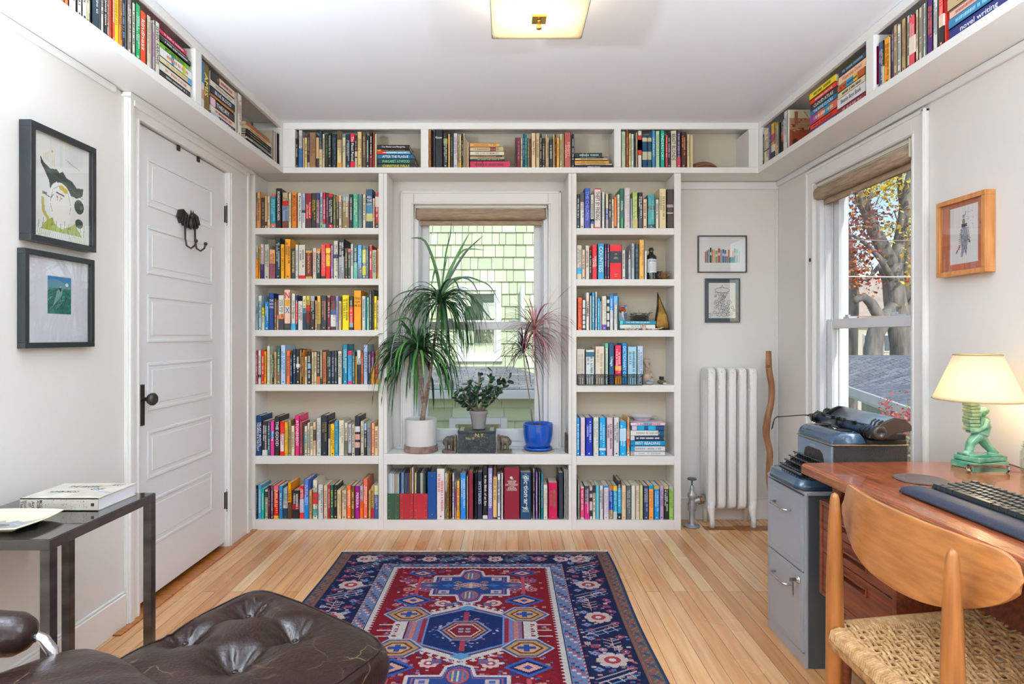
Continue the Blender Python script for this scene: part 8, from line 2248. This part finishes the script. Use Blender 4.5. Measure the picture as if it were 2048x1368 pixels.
def limb(pts, rs, Y=13, dy=0): q.tube([TP(px, py, Y+dy*i) for i, (px, py) in enumerate(pts)], [r*.8*Y/F for r in rs], 12)
limb([(1805, 1000), (1805, 760), (1803, 690), (1797, 640), (1790, 600), (1786, 560), (1780, 530)], [32, 28, 25, 27, 25, 24, 27])
limb([(1786, 540), (1768, 500), (1748, 460), (1733, 420), (1716, 385), (1690, 350), (1660, 310)], [22, 17, 15, 14, 12, 10, 8])
limb([(1786, 550), (1796, 500), (1804, 450), (1812, 400), (1822, 350), (1832, 300), (1845, 240)], [22, 14, 12, 12, 11, 10, 8])
limb([(1812, 620), (1812, 560), (1815, 500), (1808, 440), (1800, 380), (1798, 330)], [10, 12, 10, 7, 6, 5], 13.4)
limb([(1750, 1000), (1748, 760), (1746, 700), (1752, 665), (1768, 640), (1788, 610)], [26, 24, 22, 20, 18, 14], 12.8)
limb([(1775, 640), (1757, 632), (1742, 606), (1728, 594), (1715, 598), (1709, 604)], [16, 14, 12, 10, 9, 7], 12.7)
limb([(1800, 640), (1815, 620), (1840, 590), (1880, 560)], [12, 11, 10, 8], 13.1)
limb([(1700, 1000), (1702, 700), (1706, 620), (1708, 560), (1700, 500), (1690, 430)], [16, 15, 13, 11, 8, 6], 15)
limb([(1785, 560), (1762, 520), (1745, 500), (1720, 478), (1690, 465)], [8, 7, 6, 4, 3], 12.6)
limb([(1770, 520), (1752, 540), (1735, 560), (1718, 560)], [7, 5, 4, 2], 12.8)
limb([(1733, 420), (1740, 390), (1748, 350), (1750, 310)], [6, 5, 4, 3], 12.9)
for k in range(46):
    px, py = rr.uniform(1690, 1840), rr.uniform(330, 560); a = rr.uniform(-PI, PI); l_ = rr.uniform(15, 45); limb([(px, py), (px+l_*.5*math.cos(a), py+l_*.5*math.sin(a)), (px+l_*math.cos(a+.3), py+l_*math.sin(a+.3))], [1.6, 1.1, .5], rr.uniform(12, 14.5))
q.build('trunk', m_bark2, parent=tree, smooth=True)
q = MB()
def leafcl(cx_, cy_, sx_, sy_, n_, cols, Y0=12.2, Y1=15):
    for k in range(n_):
        Y = rr.uniform(Y0, Y1); p = P(rr.gauss(cx_, sx_), rr.gauss(cy_, sy_), Y); s = rr.uniform(.026, .055)
        d1 = Vector((rr.uniform(-1, 1), rr.uniform(-1, 1), rr.uniform(-1, 1))).normalized(); d2 = d1.orthogonal().normalized()
        q.add([p+d1*s, p+d2*s*.8, p-d1*s, p-d2*s*.8, p+(d1+d2)*s*.9, p+(d1-d2)*s*.8], [(0, 4, 1, 2, 3, 5)], 0, hx(rr.choice(cols)))
OR = ['c86428', 'b8502c', 'd88038', '9c4430', '8c3c2c', 'd09048']; YE = ['d8b830', 'e0c848', 'c8a428', 'b8982c', 'd0c060']; RDs = ['8c3c34', 'a04c3c', '7c3430', '6c4c3c', '983c3c']
leafcl(1700, 430, 22, 45, 520, OR); leafcl(1712, 545, 28, 22, 420, OR); leafcl(1735, 470, 14, 30, 130, RDs); leafcl(1760, 425, 30, 24, 190, RDs); leafcl(1715, 500, 20, 30, 160, RDs)
leafcl(1790, 365, 26, 14, 330, YE); leafcl(1752, 385, 22, 12, 140, YE); leafcl(1822, 500, 12, 40, 260, YE); leafcl(1785, 460, 14, 12, 120, YE); leafcl(1815, 545, 14, 20, 90, OR); leafcl(1823, 420, 8, 30, 120, YE)
leafcl(1660, 430, 40, 60, 300, OR); leafcl(1860, 430, 30, 60, 300, YE); leafcl(1770, 250, 70, 50, 500, YE)
q.build('foliage', attr_mat('autumn_leaf', .7), parent=tree)['kind'] = 'stuff'
fh = thing('far_house', 'pale beige house far behind the maple trunks', 'house', P(1780, 720, 28))
def fp(px, py, Y=28): v = P(px, py, Y); return (v.x, v.y, v.z)
q = MB(); a, b_ = P(1640, 640, 28), P(1960, 640, 28); q.box(a.x, 28, -3.2, b_.x, 34, a.z); q.build('walls', mat('cream_stucco', 'cfc8b8', .9), parent=fh)
q = MB(); q.add([fp(1620, 645, 27.6), fp(1980, 645, 27.6), fp(1930, 548, 31), fp(1660, 556, 31)], [(0, 1, 2, 3)]); o = q.build('roof', mat('beige_roof', 'c8b4a4', .9, var=(1.5, 'b4a498')), parent=fh); sd = o.modifiers.new('s', 'SOLIDIFY'); sd.thickness = .15
for p0, p1 in ((1726, 1738), (1766, 1778), (1690, 1700)):
    w_ = MB().box(P(p0, 0, 28).x, 27.94, P(0, 704, 28).z, P(p1, 0, 28).x, 27.99, P(0, 668, 28).z).build('window_frame', m_w, parent=fh)
    MB().box(P(p0+1.5, 0, 28).x, 27.90, P(0, 701, 28).z, P(p1-1.5, 0, 28).x, 27.935, P(0, 671, 28).z).build('pane', mat('dull_glass', '5c6874', .2), parent=w_)
for nm, y0, y1, Y, c in (('upper', 478, 482, 9.5, 'a88c80'), ('middle', 552, 553, 8.5, 'e4e4e0'), ('lowest', 633, 630, 8.0, 'b8907c')):
    a, b_ = P(1560, y0, Y), P(2000, y1, Y); q = MB().tube([a, a.lerp(b_, .5)-Vector((0, 0, .01)), b_], .008, 6); tag(q.build('power_line', mat('wire_'+nm, c, .5)), '%s thin overhead wire crossing the desk window view' % nm, 'wire', 'overhead wires outside')
sb = thing('red_shrub', 'red leaved climbing shrub outside the desk window by the typewriter', 'shrub', P(1815, 1100, 4.6))
q, q2 = MB(), MB(); rr = random.Random(41)
for k in range(30):
    a = P(rr.uniform(1790, 1850), 1150, 4.6); c = P(rr.uniform(1750, 1850), rr.uniform(790, 930), rr.uniform(4.3, 4.9)); q2.tube([a, a.lerp(c, .5)+Vector((rr.uniform(-.1, .1), 0, 0)), c], [.008, .005, .002], 5)
for cx_, cy_, sx_, sy_, n_, cols in ((1775, 820, 9, 14, 70, ['a84c48', 'c06c60', '983c40']), (1795, 850, 14, 18, 150, ['a84048', 'b85c54', '8c3038', 'c88878']), (1822, 840, 9, 22, 120, ['a03440', 'b04c4c']), (1826, 885, 9, 22, 230, ['8c9c68', 'a84c48', 'c8b088', '7c8c5c', 'b86458']), (1835, 940, 20, 40, 260, ['8c9c68', 'a84c48', '7c8c5c'])):
    for k in range(n_):
        p = P(rr.gauss(cx_, sx_), rr.gauss(cy_, sy_), rr.uniform(4.2, 5.0)); s = rr.uniform(.010, .024); d1 = Vector((rr.uniform(-1, 1), rr.uniform(-1, 1), rr.uniform(-1, 1))).normalized(); d2 = d1.orthogonal().normalized()
        q.add([p+d1*s, p+d2*s*.7, p-d1*s, p-d2*s*.7], [(0, 1, 2, 3)], 0, hx(rr.choice(cols)))
q2.build('stems', m_bark2, parent=sb, smooth=True); q.build('foliage', attr_mat('autumn_leaf', .7), parent=sb)['kind'] = 'stuff'
